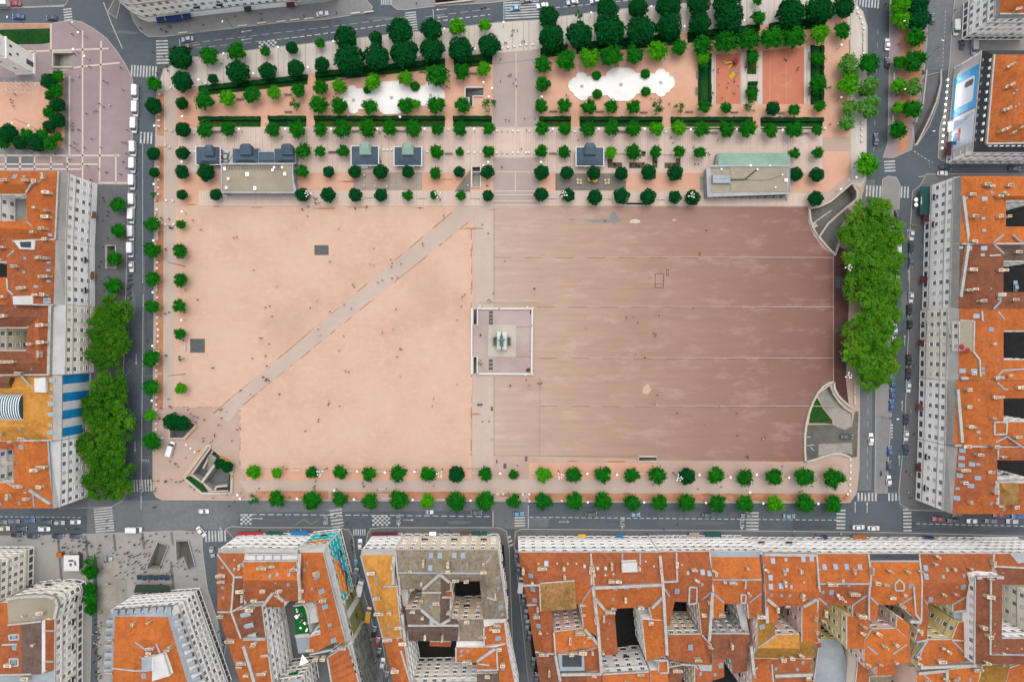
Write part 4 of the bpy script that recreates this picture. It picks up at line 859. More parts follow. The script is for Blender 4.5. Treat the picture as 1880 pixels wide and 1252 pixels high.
R0 = house('M', 'grand house with a huge blue and white phone advertisement on its front', '''s 950,365,15.5 885,1095,15.5 980,1035,20 1035,395,20; s 885,1095,15.5 1500,1095,15.5 1500,1035,20 980,1035,20; s 950,365,15.5 1500,365,15.5 1500,395,20 1035,395,20; o 1035,395,20 980,1035,20 1175,890,23.5 1210,530,23.5; o 1035,395,20 1210,530,23.5 1500,530,23.5 1500,395,20; o 980,1035,20 1500,1035,20 1500,890,23.5 1175,890,23.5; o 1210,530,23.5 1175,890,23.5 1500,890,23.5 1500,530,23.5''',
 'white', '1125,488,u 1150,475,u 1110,635,u 1140,622,u 1095,800,u 1125,788,u 1080,945,u 1115,930,u 1160,960,u 1230,915,u', '1200,650,s 1178,673,s 1190,768,s 1215,752,s', '1035,395/980,1035/p 980,1035/1250,1030/p', col=3.2)
R00 = house('M', 'white stone corner building with many windows at the top right edge', '''c 1045,125,18.5 1500,125,18.5 1500,105,20.5 1075,105,20.5; c 1045,125,18.5 1075,105,20.5 1090,-150,20.5 1060,-150,18.5; o 1075,105,20.5 1500,105,20.5 1500,-20,24 1200,-20,24; o 1075,105,20.5 1200,-20,24 1200,-150,24 1090,-150,20.5; o 1200,-20,24 1500,-20,24 1500,-150,24 1200,-150,24''', 'white', '1175,85,u 1205,75,u', '', '1075,105/1252,105', col=2.6)
# top edge: only the street fronts come into the picture
house('N', 'cream street house with rounded corner and navy awnings, top edge', 'z 225,-30,18 240,15,18 247,27,18 260,37,18 275,41.5,18 290,40,18 357,31.5,18 352,-30,18', 'cream_wall', ground=True, col=2.5)
house('N', 'white street house with slim tall windows, second from left along the top edge', 'z 357.2,31.4,18 452,20.5,18 447,-30,18 352.2,-30,18', 'white', ground=True, col=2.6)
house('N', 'white street house with a brown shop end, third along the top edge', 'z 452.2,20.4,18 546,11,18 541,-30,18 447.2,-30,18', 'white', ground=True, col=2.8)
house('N', 'pale street house farthest right of the row along the top edge', 'z 546.2,10.9,17.5 600,4.5,17.5 623,0,17.5 620,-30,17.5 541.2,-30,17.5', 'grey_wall', ground=True, col=3.4)
# lower left
house('N', 'white and cream apartment block cut by the left edge, lower left', 'z -60,1003,18 64,1003,18 62,1072,18 -60,1085,18', 'cream_wall', ground=True, col=2.8, fh=3.0)
B1 = house('D', 'cream art deco building with a rounded grey roof terrace, bottom left corner', '''n 55,650,17 180,632,17 340,628,17 405,645,17 422,690,17 400,800,17 60,835,17; k 152,832,18 300,813,18 300,1195,18 155,1195,18; w 300,813,18.6 325,805,18.6 325,1170,18.6 300,1195,18.6; r 325,803,18.6 393,803,16.5 390,1165,16.5 325,1165,18.6; r -80,835,17 60,835,17 152,832,18 155,1190,18 -80,1190,17; o -80,680,17 52,680,17 60,835,17 -80,835,17; z -80,1190,17 325,1190,17 390,1165,16.5 390,1420,16.5 -80,1420,17''',
 'cream_wall', '75,1120,b 185,765,s 250,975,s 305,745,b 200,1210,b', '100,925,b 105,1000,b 100,1105,b', '55,650/180,632/340,628/405,645/422,690/400,790/W 60,838/300,812 70,910/140,905/140,940/75,945/70,910 20,980/130,975/p 75,1080/135,1080/135,1130/75,1130/75,1080 -10,1195/230,1190/p 325,880/390,880 325,1100/390,1100', col=2.7, fh=3.1)
B2 = house('N', 'tall white corner block with orange hipped roof, below the escalator stairs', '''z 208,1126,19.3 316,1122,19.3 308,1132,20.5 211,1131,20.5; z 316,1122,19.3 366,1290,19.3 355,1290,20.5 308,1132,20.5; w 203,1120,17.5 326,1111,17.5 316,1122,19.3 208,1126,19.3; w 326,1111,17.5 389,1290,17.5 366,1290,19.3 316,1122,19.3; z 203,1120,17.5 211,1131,20.5 205,1290,20.5 197,1290,17.5; O 211,1131,20.5 308,1132,20.5 292,1172,23.5 245,1176,23.5; O 308,1132,20.5 355,1290,20.5 320,1290,23.5 292,1172,23.5; O 211,1131,20.5 245,1176,23.5 245,1290,23.5 205,1290,20.5; o 245,1176,23.5 292,1172,23.5 320,1290,23.5 245,1290,23.5; z 260,1209,26 279,1206,26 279,1231,26 260,1233,26; w 279,1206,25 299,1199,25 312,1240,25 279,1250,25''',
 'white', '247,1143,v 276,1140,u 208,1172 313,1185,u 310,1190 278,1188 205,1232 277,1195', '264,1240,b 258,1206,s 214,1126,D 228,1125,D 242,1124,D 256,1123,D 270,1122,D 284,1121,D 298,1120,D 312,1120,D 322,1133,D 327,1147,D 332,1161,D 337,1175,D 342,1189,D 347,1203,D 352,1217,D 357,1231,D 362,1245,D 206,1140,D 205,1155,D 204,1170,D 203,1185,D 203,1200,D 202,1215,D 202,1230,D', '207,1225/250,1230/280,1228/p 288,1180/305,1225/p 248,1178/272,1196/v', col=2.25, fh=3.0)
B3a = house('E', 'rust brown roofed corner house with a row of zinc dormers, left of terrace roof', '''c 395,298,20 597,293,20 585,325,22 388,325,22; r 388,325,22 585,325,22 570,495,24.5 505,495,25; r 388,325,22 505,495,25 490,745,25 388,745,22; b 505,495,25 570,495,24.5 580,700,22.5 490,745,25; r 388,745,22 490,745,25 560,935,25 450,935,22; b 490,745,25 705,700,21.5 735,930,21.5 560,935,25;
 o 450,935,22 575,935,25 700,1400,25 600,1400,22; o 575,935,25 745,940,21 815,1400,21 700,1400,25''', 'white', '422,480,b 428,520 420,770,b 490,945,b 560,590,b 575,640,v 630,720,b 660,965,b 570,1105,b 555,1130 605,1190 710,1180,b 735,1050 650,980', '428,428 510,440 428,573 430,643 425,530 510,375,s 600,760,D 620,840,D 640,915,D',
 '390,330/510,490/490,745 510,495/570,495/p 490,545/540,590/v 490,745/570,700/p 490,745/560,935 580,935/740,935/W 580,985/660,1252/W 745,940/785,1250/p 390,745/490,745/p', col=2.6)
B3b = house('E', 'orange roofed house with white panelled roof terrace, bottom block', '''c 597,293,20 970,300,20 962,322,21 590,322,21; w 590,322,21 962,322,21 965,377,22.5 570,382,22.5; O 570,382,22.5 965,377,22.5 960,520,25 570,520,25; r 570,520,25 960,520,25 985,668,22 590,672,22; r 730,690,22.5 800,610,24.5 868,665,22.5 868,712,20.5 738,712,20.5''',
 'white', '716,425,b 785,415 945,430,v 555,415,v 722,588,b 838,590,b 660,655 945,435', '765,490 817,478 902,478 806,540,s 898,550', '575,330/970,330/p 665,325/665,372/v 720,325/720,372/v 785,325/785,372/v 845,325/845,372/v 570,382/965,377 572,390/575,660/W 720,700/790,605/870,665/W 970,385/985,660/W 640,672/730,672/p', col=2.8)
B3c = house('E', 'orange roofed house with a bright turquoise and orange mural on its side', '''c 965,285,20 1175,262,20 1148,320,22 985,320,22; c 1175,262,20 1345,945,20 1317,970,22 1148,320,22; o 985,320,22 1148,320,22 1065,410,24.5; o 1148,320,22 1317,970,22 1215,970,24.5 1065,410,24.5; o 985,320,22 1065,410,24.5 1130,660,24.5 1000,690,22.5; o 1130,660,24.5 1215,970,24.5 1055,1055,22 1045,930,22.5 1130,905,22.8 1100,690,23;
 q 935,702,16 1012,690,16 1055,905,16 950,915,16; z 950,935,17 1045,925,17 1045,1035,17 970,1045,17; c 1010,690,20 1080,680,21 1110,820,21 1050,830,20''', 'white', '1105,470,b 1100,460 1155,655,b 1000,585,b 1060,1010 1150,1075,b 1005,660', '1042,400 1012,445 1048,525 1065,580 1135,600,b 1160,710,b 1195,840 1222,950,b 1100,492,b', '985,325/975,480/990,660/W 935,702/1012,690 950,915/1055,905/W 1050,1050/1215,1015/p 1010,690/1045,750/1045,830/p 1080,680/1045,750/p 1150,330/1310,960/v', col=2.5, shop='glass')
B3e = house('E', 'striped rust and orange roofed house at the bottom edge beside the scaffolded wall', '''o 1180,1075,21.5 1322,985,21.5 1400,1250,21.5 1415,1400,21.5 1240,1400,21.5; r 1195,1090,21.56 1330,1013,21.56 1338,1037,21.56 1203,1115,21.56; r 1205,1135,21.56 1347,1060,21.56 1355,1085,21.56 1212,1160,21.56; r 1213,1180,21.56 1365,1110,21.56 1372,1135,21.56 1220,1205,21.56; r 1221,1225,21.56 1380,1160,21.56 1386,1183,21.56 1228,1250,21.56; c 1322,985,21.5 1350,975,20 1450,1400,20 1415,1400,21.5''', 'stone', '1100,1075,b 1290,1000', '', '1180,1075/1235,1400', col=2.6)
house('E', 'beige courtyard house filling the gap at the bottom edge, left of the striped roof', 'z 800,1262,19 985,1235,19 1010,1400,19 830,1400,19', 'cream_wall', '', '', '', col=2.3, fh=2.9)
B4a = house('F', 'ochre yellow roofed house on the narrow street with yellow van', '''c 172,303,20 405,298,20 412,338,22 165,338,22; h 165,338,22 412,338,22 395,500,23 300,480,24.5; h 165,338,22 300,480,24.5 385,935,24.5 325,935,22; h 300,480,24.5 395,500,23 420,540,22.5 455,930,22.5 385,935,24.5; o 325,935,22 385,935,24.5 490,1400,24.5 435,1400,22; o 385,935,24.5 470,935,22.5 545,1400,22.5 490,1400,24.5''',
 'white', '245,460,b 390,415,v 285,640,b 300,750,b 375,745 450,850,b 365,935,b 415,1160,b 470,965,b', '270,497 283,545 365,845 375,890 430,945,s 280,543,s', '405,340/400,545/W 330,560/440,560/p 440,490/450,620 465,760/490,1000/W 325,935/380,955/470,935/v 165,340/325,935/v 455,1020/520,1240/p', col=2.7)
B4b = house('F', 'grey brown roofed house around two dark courtyards with stepped white gutters', '''g 415,300,20 1150,300,20 1050,470,24 432,465,24; g 432,465,24 740,470,24 610,585,21.5 450,580,21.5; g 740,470,24 735,835,24 600,725,21.5 605,585,21.5; k 740,470,24 810,530,21.5 805,790,21.5 735,835,24; g 740,470,24 1050,470,24 1020,525,21.5 810,530,21.5; g 1150,300,20 1220,795,20 1110,795,24 1050,470,24; g 1050,470,24 1110,795,24 1045,795,21.5 1020,525,21.5;
 k 485,725,21.5 600,725,21.5 735,835,24 500,842,24; k 735,835,24 805,790,21.5 870,800,21.5 870,842,24; k 500,842,24 870,842,24 865,955,21 510,955,21; g 870,800,22 1045,795,22 1045,955,21 875,955,21; c 450,580,18 500,585,18 500,720,18 470,700,18; r 755,600,22.8 820,600,22.8 818,638,22 755,638,22; r 660,960,15 812,960,15 810,997,15 660,992,15''',
 'beige_wall', '617,392,v 795,400,v 932,405,v 1048,395,v 605,535,v 525,448,s 795,450,b 850,515,b 925,520,b 540,575 710,675,b 605,655 540,740 795,745 630,920,v 755,925,v 930,805,b 1048,455 610,785,s 1040,915', '670,342,b 733,342,b 838,342,b 900,342,b 665,432,b 672,710 675,818,b 1155,575 1183,765 1150,500 1170,712,b',
 '612,580/735,472/805,530/W 605,605/745,605/p 600,725/735,838/810,795/W 505,842/868,842 868,800/870,955 432,465/1050,470/v 1150,305/1065,395/v 1075,640/1135,660/1130,610/p 750,640/820,640/p 415,300/430,465/450,580/p', col=3.4)
B4c = house('F', 'orange roofed houses with a pale diagonal gutter, right of the grey brown roof', '''o 1050,855,22 1195,820,20 1215,975,20 1052,990,22; O 850,1000,21 1130,1000,22.5 990,1100,21 850,1100,21; o 1130,1000,22.5 1215,975,20 1300,1400,20 1180,1400,22.5; O 1130,1000,22.5 1145,1160,22.5 1000,1160,21 990,1100,21; k 1000,1190,20 1148,1185,20 1165,1400,20 1000,1400,20; w 1045,800,21 1220,795,19.5 1195,822,19.5 1050,855,21; w 855,960,21.3 1045,960,21.3 1050,990,21.3 850,1000,21.3''',
 'white', '1140,865,b 930,1095,b 1185,1120,b 1145,835 1075,1195,b 1160,1005,b 1100,860', '1152,935,b 890,1025 935,1025 890,1060 943,1060 1185,1155', '1000,1095/1130,1005/W 1050,855/1052,990 1060,990/1210,972/v 1000,1160/1145,1160/p 1010,1115/1090,1125/p 850,1000/850,1100 1140,1000/1150,1160', col=2.6)
house('F', 'pink courtyard house front rising from the bottom edge', 'r 520,1262,20 1000,1252,20 1000,1400,20 520,1400,20', 'pink_wall', col=3.0, fh=3.0)
B5a = house('G', 'rust roofed corner house with a square mottled tile turret, left end of bottom row', '''r 85,318,20 605,318,20 620,545,24 230,545,24; r 85,318,20 230,545,24 265,1030,23 205,1030,20; r 230,545,24 325,735,21.5 345,1040,21.5 265,1030,23; o 230,545,24 620,545,24 535,685,21.5 325,735,21.5; O 620,545,24 660,930,24 555,862,21.5 535,685,21.5; O 340,890,22 550,866,22 665,990,23.5 350,1040,23; r 350,1040,23 555,1035,22.5 560,1165,21 385,1165,21 ; r 555,1035,22.5 670,1000,23.5 680,1165,21 562,1165,21; b 205,1030,20 345,1045,22 390,1400,22 260,1400,20;
 z 368,1050,23.2 555,1045,23.2 562,1168,22 385,1172,22; s 400,1055,23.3 540,1055,23.3 540,1140,22.4 400,1140,22.4; b 385,1195,21 575,1190,21 590,1400,21 395,1400,21; r 575,1180,21 680,1170,21 690,1400,21 590,1400,21;
 t 240,545,25 490,525,25 370,640,27; t 490,525,25 503,725,25 370,640,27; t 503,725,25 248,742,25 370,640,27; t 248,742,25 240,545,25 370,640,27''',
 'pink_wall', '410,430,v 415,490,v 120,445,v 255,428,b 185,530,s 222,718,v 215,770,b 240,885,s 455,945,v 265,1040,b 305,1175,v 545,690 550,755 525,890,b 465,1040,b 545,1030,b 615,1030,v 600,440,v 625,1190,b 640,790,v 600,920', '285,400,b 175,487,b 190,583,b 203,662,b 232,847,b 560,420 230,400,s 363,400,s 440,402,s 502,402,s 240,610,s 290,900,s 560,965,s 220,765 690,1030', '120,555/235,553/p 145,695/215,693/p 205,1030/340,1045/p 340,890/350,1040/380,1240 605,325/610,550 620,560/680,1180/W 540,680/615,570/v 560,865/660,975/W 235,548/485,528/p 390,1190/680,1185/W 350,1055/385,1235/W', col=3.4)
house('G', 'white courtyard house front with an orange roof below the long dark courtyard', 'O 690,1190,20 1020,1172,20 1030,1400,22 700,1400,22; O 940,1175,20.6 1025,1170,20.6 1040,1400,20.6 950,1400,20.6; O 1035,1165,20.5 1155,1160,20.5 1175,1400,22 1045,1400,22; o 1095,1105,21 1160,1100,21 1165,1180,21 1095,1180,21', 'white', '870,1245 960,1185', '', '690,1190/1020,1172 1060,1090/1155,1090/1160,1180/1100,1180', col=3.4)
B5b = house('G', 'orange brown roofed house with a white roof box and three blue skylights on its ridge', '''r 605,318,20 1095,318,20 1120,547,24 628,570,24; o 628,570,24 1120,547,24 1030,712,21.5 715,725,21.5; O 628,570,24 715,725,21.5 700,820,21.5 650,820,23.5; r 650,815,23.5 775,735,20 800,1050,20 680,1060,23.5; O 1120,547,24 1135,810,23 1048,802,21 1030,712,21.5; O 975,800,20 1130,810,23.5 1145,1060,23.5 1005,1097,20; c 948,722,16 1035,735,16 1045,795,16 965,800,16; w 832,395,23.6 938,390,23.6 942,460,23.6 835,464,23.6''',
 'white', '752,412,v 620,430,v 625,470,v 1105,445,v 950,430,v 695,785,v 765,715 850,650,v 740,735,b 1030,815,b 960,705 800,520 750,520 635,790,v 640,660,v 690,1030,s', '655,435 712,435 778,572,b 860,568,b 948,562,b 765,655 1000,385,s 1058,420,s 710,483,s 768,475,s 725,940,s 738,830,s 1108,705,s', '630,570/1120,547/W 832,325/833,460/v 960,320/960,410/v 640,650/710,735/W 1040,715/1115,640/W 605,325/628,560 630,640/655,830/680,1180/W 1100,340/1120,545/1150,1050/W 1040,800/1130,810', col=3.4)
B5c = house('I', 'rust brown roofed house with a caged roof light, third in bottom row', '''r -113,315,20 245,312,20 265,522,24 -90,528,24; r -90,528,24 265,522,24 170,680,21.5 -5,672,21.5; r -90,528,24 -5,672,21.5 -40,850,21.5 -75,850,23; r 265,522,24 250,940,23 190,910,21 170,680,21.5; r -50,910,21 185,908,21 258,1000,23 250,1130,21 -50,1085,21; r 140,1130,20.5 262,1130,20.5 268,1400,21 145,1400,21; b -60,1150,19.5 45,1130,19.5 50,1400,19.5 -60,1400,19.5; z 165,1135,21.3 265,1132,21.3 262,1170,21.3 180,1170,21.3''',
 'beige_wall', '128,438 150,515,d 5,400,v 275,450,d 235,672,v 200,760,b 245,990,d 155,1080 10,1160,b 285,465,v', '90,467 195,462,b 192,550 12,598,b 245,470,b 108,1000,b 180,1190 48,410,s', '5,320/12,525/-90,530/p 245,315/270,600 170,680/262,600/v 100,565/152,570/150,680/95,690/100,565 190,910/255,980/p -90,560/-40,640/v 262,600/240,950/W 35,1120/140,1125/160,1150/p', col=2.7)
B5d = house('I', 'bright orange roofed house behind a zinc terrace, fourth in bottom row', '''z 248,312,20 605,312,20 605,352,21.5 262,352,21.5; O 262,352,21.5 605,352,21.5 620,515,24 268,518,24; o 268,518,24 620,515,24 520,690,21.5 352,690,21.5; O 268,518,24 352,690,21.5 350,795,21.5 265,790,22.5; o 620,515,24 620,770,23 528,795,21.5 520,690,21.5; b 255,905,20 535,905,20 520,1080,22.5 270,1080,22.5; b 400,1080,22 515,1080,22 515,1170,21 410,1195,21; r 270,1085,21.5 350,1082,21.5 350,1215,20 262,1242,20; c 440,690,17 495,690,17 530,900,17 490,905,17''',
 'grey_wall', '510,425,e 520,610,e 350,525,s 325,760,b 590,765,d 400,985,v 405,530', '408,535,b 348,530,s 325,1130,b 285,1195', '265,515/620,515/v 268,610/350,680/v 530,680/615,615/v 475,515/505,515/500,580 470,620/505,620/500,680/470,680/470,620 265,600/265,790', col=2.8)
B5e = house('I', 'orange roofed house with olive rear roofs around a deep courtyard, fifth in bottom row', '''c 592,322,19.5 1008,325,19.5 1008,342,20.5 632,345,20.5; o 632,345,20.5 1008,342,20.5 1030,600,24 650,592,24; o 650,592,24 1030,600,24 915,705,21.5 740,705,21.5; o 650,592,24 740,705,21.5 735,820,21.5 655,825,23; O 1030,600,24 1020,970,23 910,960,21 915,705,21.5; y 592,800,22 715,825,21 715,912,21 590,1005,23; h 715,912,21 890,905,21 890,1010,23 590,1005,23; y 590,1005,23 890,1010,23 900,1080,21.5 570,1072,21.5; y 890,905,21 910,962,21 1012,972,22 980,1072,21 895,1078,22; o 550,1190,22 610,1120,23 690,1118,22 700,1400,21 550,1400,21; r 550,1085,21.5 690,1080,21.5 690,1118,22 610,1120,23 550,1190,22; r 692,1085,22 980,1085,22 975,1192,21 700,1197,21; r 720,1225,20.5 980,1215,20.5 990,1400,20.5 720,1400,20.5''',
 'pink_wall', '775,455,v 895,450,v 645,440,d 1025,445,d 905,630,v 780,535,v 725,720,v 605,770,b 765,1080,b 830,1070,b 895,1050,d 1000,790,v 1005,880,v 1020,940,v 945,1210,b 545,1110,d 800,700', '700,380,b 793,372 918,368,b 978,365,b 803,445 758,560,b 832,567 690,625 760,628 822,628 922,535,s 622,852,b 720,1155 875,1158 915,1108 570,1210 685,565,b 683,500,b', '632,330/1005,335/W 655,650/740,720/W 915,705/1010,650/W 595,1005/720,915/v 1010,330/1035,600 1020,650/1012,970 635,400/655,820/W 550,1180/615,1120/v 690,1120/700,1252 540,990/560,1190/W 710,1200/980,1190/W', col=3.4)
B5f = house('I', 'orange roofed house with a grey corrugated shed roof behind it, sixth in bottom row', '''o 1012,328,20 1382,328,20 1402,545,24 1032,545,24; r 1032,545,24 1402,545,24 1275,700,21.5 1085,700,21.5; r 1032,545,24 1085,700,21.5 1055,835,21.5 1022,790,23; r 1402,545,24 1385,800,23 1275,800,21.5 1275,700,21.5; o 1232,770,21.5 1400,800,22.5 1362,1010,22 1232,1010,21.5; z 1040,940,8 1108,940,9 1112,1400,9 975,1400,8; z 1108,940,9 1182,940,8 1275,1250,8 1290,1400,8 1112,1400,9; r 1010,960,19 1045,830,20 1045,1000,19 1012,1005,18''',
 'yellow_wall', '1115,540,b 1180,635,e 1205,660,s 1050,800,d 1070,750,v 1340,840,d 1330,890,d 1160,625,e 1275,450,v 1330,770,b 1275,610,b', '1070,425,b 1150,422,b 1230,422,b 1060,605 1120,605,b 1205,525 1325,425,b 1245,555', '1012,330/1030,580 1030,645/1085,695/v 1035,545/1400,545/v 1270,700/1385,620/v 1385,335/1400,560 1380,630/1385,800', col=3.4)
B5g = house('J', 'bright orange roofed house with a slate grey front terrace, seventh in bottom row', '''s 130,328,20 490,328,20 500,382,21.5 140,382,21.5; O 140,382,21.5 500,382,21.5 515,545,24 150,545,24; O 150,545,24 515,545,24 375,700,21.5 205,695,21.5; o 150,545,24 205,695,21.5 200,800,21.5 130,805,23; o 515,545,24 505,815,23 448,772,21.5 370,700,21.5; O 155,870,21 335,865,21 430,950,22.5 108,945,22.5; O 108,945,22.5 430,950,22.5 435,1110,21 110,1148,21; O 345,780,21.5 430,835,22.5 430,950,22.5 335,865,21; o 200,1115,20 335,1100,20 320,1200,18 195,1205,18''',
 'pink_wall', '150,445,v 275,445,d 405,450,d 185,530,b 250,545 380,615,d 290,635 75,770,d 95,845,d 85,890,d 190,890,d 240,985,d 320,970,d 205,1110,d 120,1115,d 485,875,d 320,1100,s 490,1110,d 500,450,d 360,690,d', '440,560,b 350,520,s', '130,330/150,480/135,620/135,800 150,640/205,695/v 370,690/450,640/v 500,390/515,520/510,810 320,545/350,510/385,545/385,590/325,590/320,545 110,945/155,870/v 340,870/425,945/v 125,990/200,1050/v 310,1050/410,980/v 455,560/470,760/510,810 425,810/505,815/W 140,382/500,382/v', col=3.2)
B5h = house('J', 'rust roofed house around a yellow walled courtyard, bottom row beside the raised white sided block', '''r 495,328,20 1025,328,20 1020,455,22.3 860,465,22.3 858,540,24 515,540,24; r 515,540,24 858,540,24 840,625,22.5 740,690,21.5 565,690,21.5; r 515,540,24 565,690,21.5 555,945,21.5 470,965,22.5 508,815,23; r 840,625,22.5 838,745,22 745,745,21.5 740,690,21.5; o 550,948,21.5 738,945,21.5 845,1100,21.5 480,1140,21.5; o 738,945,21.5 785,820,21 838,820,21 845,1100,21.5; z 745,750,20 838,725,20 830,815,20 760,795,20''',
 'yellow_wall', '615,340,d 740,435,e 855,430,d 665,615,d 745,610,d 480,1060,d 655,995,d 695,1020,d 485,870,d 500,880,v 490,1110,d 645,1090,b 600,395,s', '545,432,b 550,493,b 672,495 700,445 820,490 815,567,b 580,657,b 770,570,s', '515,640/560,690/v 745,690/840,635/v 495,330/515,540 475,960/550,945 470,1075/560,955/v 735,950/840,1055/v 730,945/830,950/p 500,1140/900,1125/W 745,745/838,730', col=3.4)
B5t = house('J', 'tall white sided block with brown red ridge roof rising above the bottom row', '''b 905,497,27 1010,500,29 1005,1050,29 900,1122,27; b 1010,500,29 1097,495,27 1092,938,27 1005,1050,29; b 1092,938,27 1500,935,27 1500,1060,28.5 1005,1050,29; b 1005,1050,29 1500,1060,28.5 1500,1125,27 900,1122,27''', 'white', '990,628,b 950,850,b 988,912,b 1000,505 1090,1035,s 975,1100,d', '1042,662,s 1042,833,s 1040,905,s 1130,1010,s 1235,1010,s 1040,990,s', '1010,500/1005,1050 1015,1050/1252,1055/v 905,497/1095,495/W', col=2.9, fh=4.0)
house('J', 'rust roofed end house cut by the right edge, bottom row', 'r 1030,328,20 1500,328,20 1500,425,22.5 1035,422,22.5; b 1035,422,22.5 1500,425,22.5 1500,550,21 1100,552,21; z 1155,330,21 1500,330,21 1212,400,21.9', 'white', '1020,395,v', '1100,465,s', '1045,418/1250,428/p 1030,330/1025,430', col=2.8)
house('J', 'cream courtyard house with blue tinted windows cut by the right edge', 'z 1268,600,22 1500,600,22 1500,945,22 1268,945,22', 'cream_wall', col=3.4, fh=3.6)
house('J', 'pink walled house with orange roof at the bottom edge, below the rust roofs', 'O 482,1182,19 940,1140,19 905,1400,20 488,1400,20; y 945,1132,17 1152,1115,17 1080,1400,17 905,1400,17; o 1150,1150,17 1250,1115,17 1300,1400,17 1100,1400,17', 'pink_wall', '675,1220,d 740,1220,d 905,1150,b 540,1235,s', '785,1225 865,1230 1108,1130', '690,1155/690,1252/W 520,1185/590,1250/v 485,1182/700,1160/W 945,1135/870,1400', wins=False)
house('J', 'small orange roofed courtyard house at the bottom edge near the grey shed', 'r 60,1095,15 135,1160,15 140,1400,15 30,1400,15; g 145,1210,10 300,1205,10 300,1400,10 140,1400,10', 'cream_wall', '', '', '', wins=False)
finish_houses()
# ---------------------------------------------------------------- what hangs on or stands on the houses
def on_wall(h, quad, name, m, off=.25, parent=None, z=None):
    """a flat sheet hung on a wall: four (px, py, z) points"""
    b = MB(h.root.location); P = [W(*q) for q in quad]; n = newell(P); c = sum(P, Vector()) / 4
    if n.dot(Vector((-c.x, -c.y, 0))) < 0: n = -n
    n.z = 0; n.normalize(); b.add([p + n * (off - .06) for p in P] + [p + n * off for p in P], [(0, 1, 2, 3), (4, 5, 6, 7), (0, 1, 5, 4), (1, 2, 6, 5), (2, 3, 7, 6), (3, 0, 4, 7)])
    return b.build(name, M[m], parent or h.root)
def wall_pt(top, base, zt, u, v):
    """point on a wall: top = two pixels of its upper edge at height zt; u along, v up (0 ground, 1 top)"""
    A, B = W(*top[0], zt), W(*top[1], zt); p = A + (B - A) * u; p.z = zt * v; return p
def sheet_on(h, top, zt, u0, u1, v0, v1, name, m, off=.3, parent=None, cols=None, wob=0):
    A = [wall_pt(top, 0, zt, u, v) for u, v in ((u0, v0), (u1, v0), (u1, v1), (u0, v1))]; n = newell(A)
    if n.dot(Vector((-A[0].x, -A[0].y, 0))) < 0: n = -n
    b = MB(h.root.location); b.add([p + n * off for p in A] + [p + n * (off - .05) for p in A], [(0, 1, 2, 3), (7, 6, 5, 4), (0, 1, 5, 4), (1, 2, 6, 5), (2, 3, 7, 6), (3, 0, 4, 7)])
    return b.build(name, M[m] if isinstance(m, str) else m, parent or h.root), n
M['tarp_blue'] = mat('blue_sheeting', RGB(24, 124, 178, .75), .12, .8, .6, RGB(40, 140, 190, .75), .3, .8); M['tarp_white'] = mat('white_sheeting', RGB(206, 206, 204, .8), .08, .8, .7)
lt = [PX('C', 440, 270), PX('C', 435, 735)]
for i in range(7): sheet_on(L4, lt, 17.5, .004 + i * .136, .138 + i * .136, .1 if i < 5 else .32, .97, 'sheeting', 'tarp_blue' if i % 2 == 0 else 'tarp_white', .35 + .02 * (i % 2))
def barrel(b):
    P0 = [TW('C', -60, 497, 21.5), TW('C', 165, 497, 21.5)]; w = (TW('C', 0, 405, 21.5) - TW('C', 0, 590, 21.5)).length / 2 * .98; n = 14; b.cur = 0; V = []
    for p in P0:
        for i in range(n + 1):
            a = math.pi * i / n; V.append((p.x, p.y + w * math.cos(a), p.z + 2.4 * math.sin(a)))
    b.add(V, [(i, i + 1, n + 2 + i, n + 1 + i) for i in range(n)] + [tuple(range(n + 1, 2 * n + 2))]); b.cur = 1
    k = 13
    for j in range(k + 1):
        x = P0[0].x + (P0[1].x - P0[0].x) * j / k
        for i in range(n):
            a0, a1 = math.pi * i / n, math.pi * (i + 1) / n; b.tube((x, P0[0].y + w * math.cos(a0), 21.5 + 2.45 * math.sin(a0)), (x, P0[0].y + w * math.cos(a1), 21.5 + 2.45 * math.sin(a1)), .11, n=4)
M['barrel'] = plain('barrel_glass', RGB(70, 110, 124), .2, 0, .6)
extra(L4, 'glass_barrel', [M['barrel'], M['white_paint']], barrel, L4.roof)
def br(b):
    p = TW('C', 48, 320, 22); b.box((p.x, p.y, 22), (4, 3.4, 2)); b.add([(p.x - 2.2, p.y - 1.9, 23), (p.x + 2.2, p.y - 1.9, 23), (p.x + 2.2, p.y + 1.9, 23), (p.x - 2.2, p.y + 1.9, 23), (p.x - 2.2, p.y, 24), (p.x + 2.2, p.y, 24)], [(0, 1, 5, 4), (2, 3, 4, 5), (1, 2, 5), (3, 0, 4)])
extra(L4, 'dormer', 'rust', br, L4.roof)
# awnings and shop canopies
def awning(px0, py0, px1, py1, depth, m, label, z=3.2, drop=.7):
    A, B = W(px0, py0), W(px1, py1); d = (B - A); L = d.length; d /= L; n = Vector((-d.y, d.x, 0)); c = (A + B) / 2
    if n.dot(-c) < 0: n = -n
    g = thing('awning', label, 'awning', (c.x, c.y, 0)); b = MB(g.location)
    P = [A + n * .05 + Vector((0, 0, z)), B + n * .05 + Vector((0, 0, z)), B + n * depth + Vector((0, 0, z - drop)), A + n * depth + Vector((0, 0, z - drop))]
    b.add(P + [p - Vector((0, 0, .06)) for p in P], [(0, 1, 2, 3), (7, 6, 5, 4), (0, 1, 5, 4), (1, 2, 6, 5), (3, 0, 4, 7)]); b.build('canopy', M[m], g)
    b = MB(g.location); V = [P[3], P[2], P[2] - Vector((0, 0, .35)), P[3] - Vector((0, 0, .35))]; b.add(V + [v + n * .03 for v in V], [(0, 1, 2, 3), (4, 5, 6, 7), (0, 1, 5, 4), (2, 3, 7, 6)]); b.build('valance', M[m], g)
    return g
g = awning(1698.6, 346, 1697.2, 397, 3.4, 'green_cloth', 'long dark green terrace awning at the corner of the right block', 3.4)
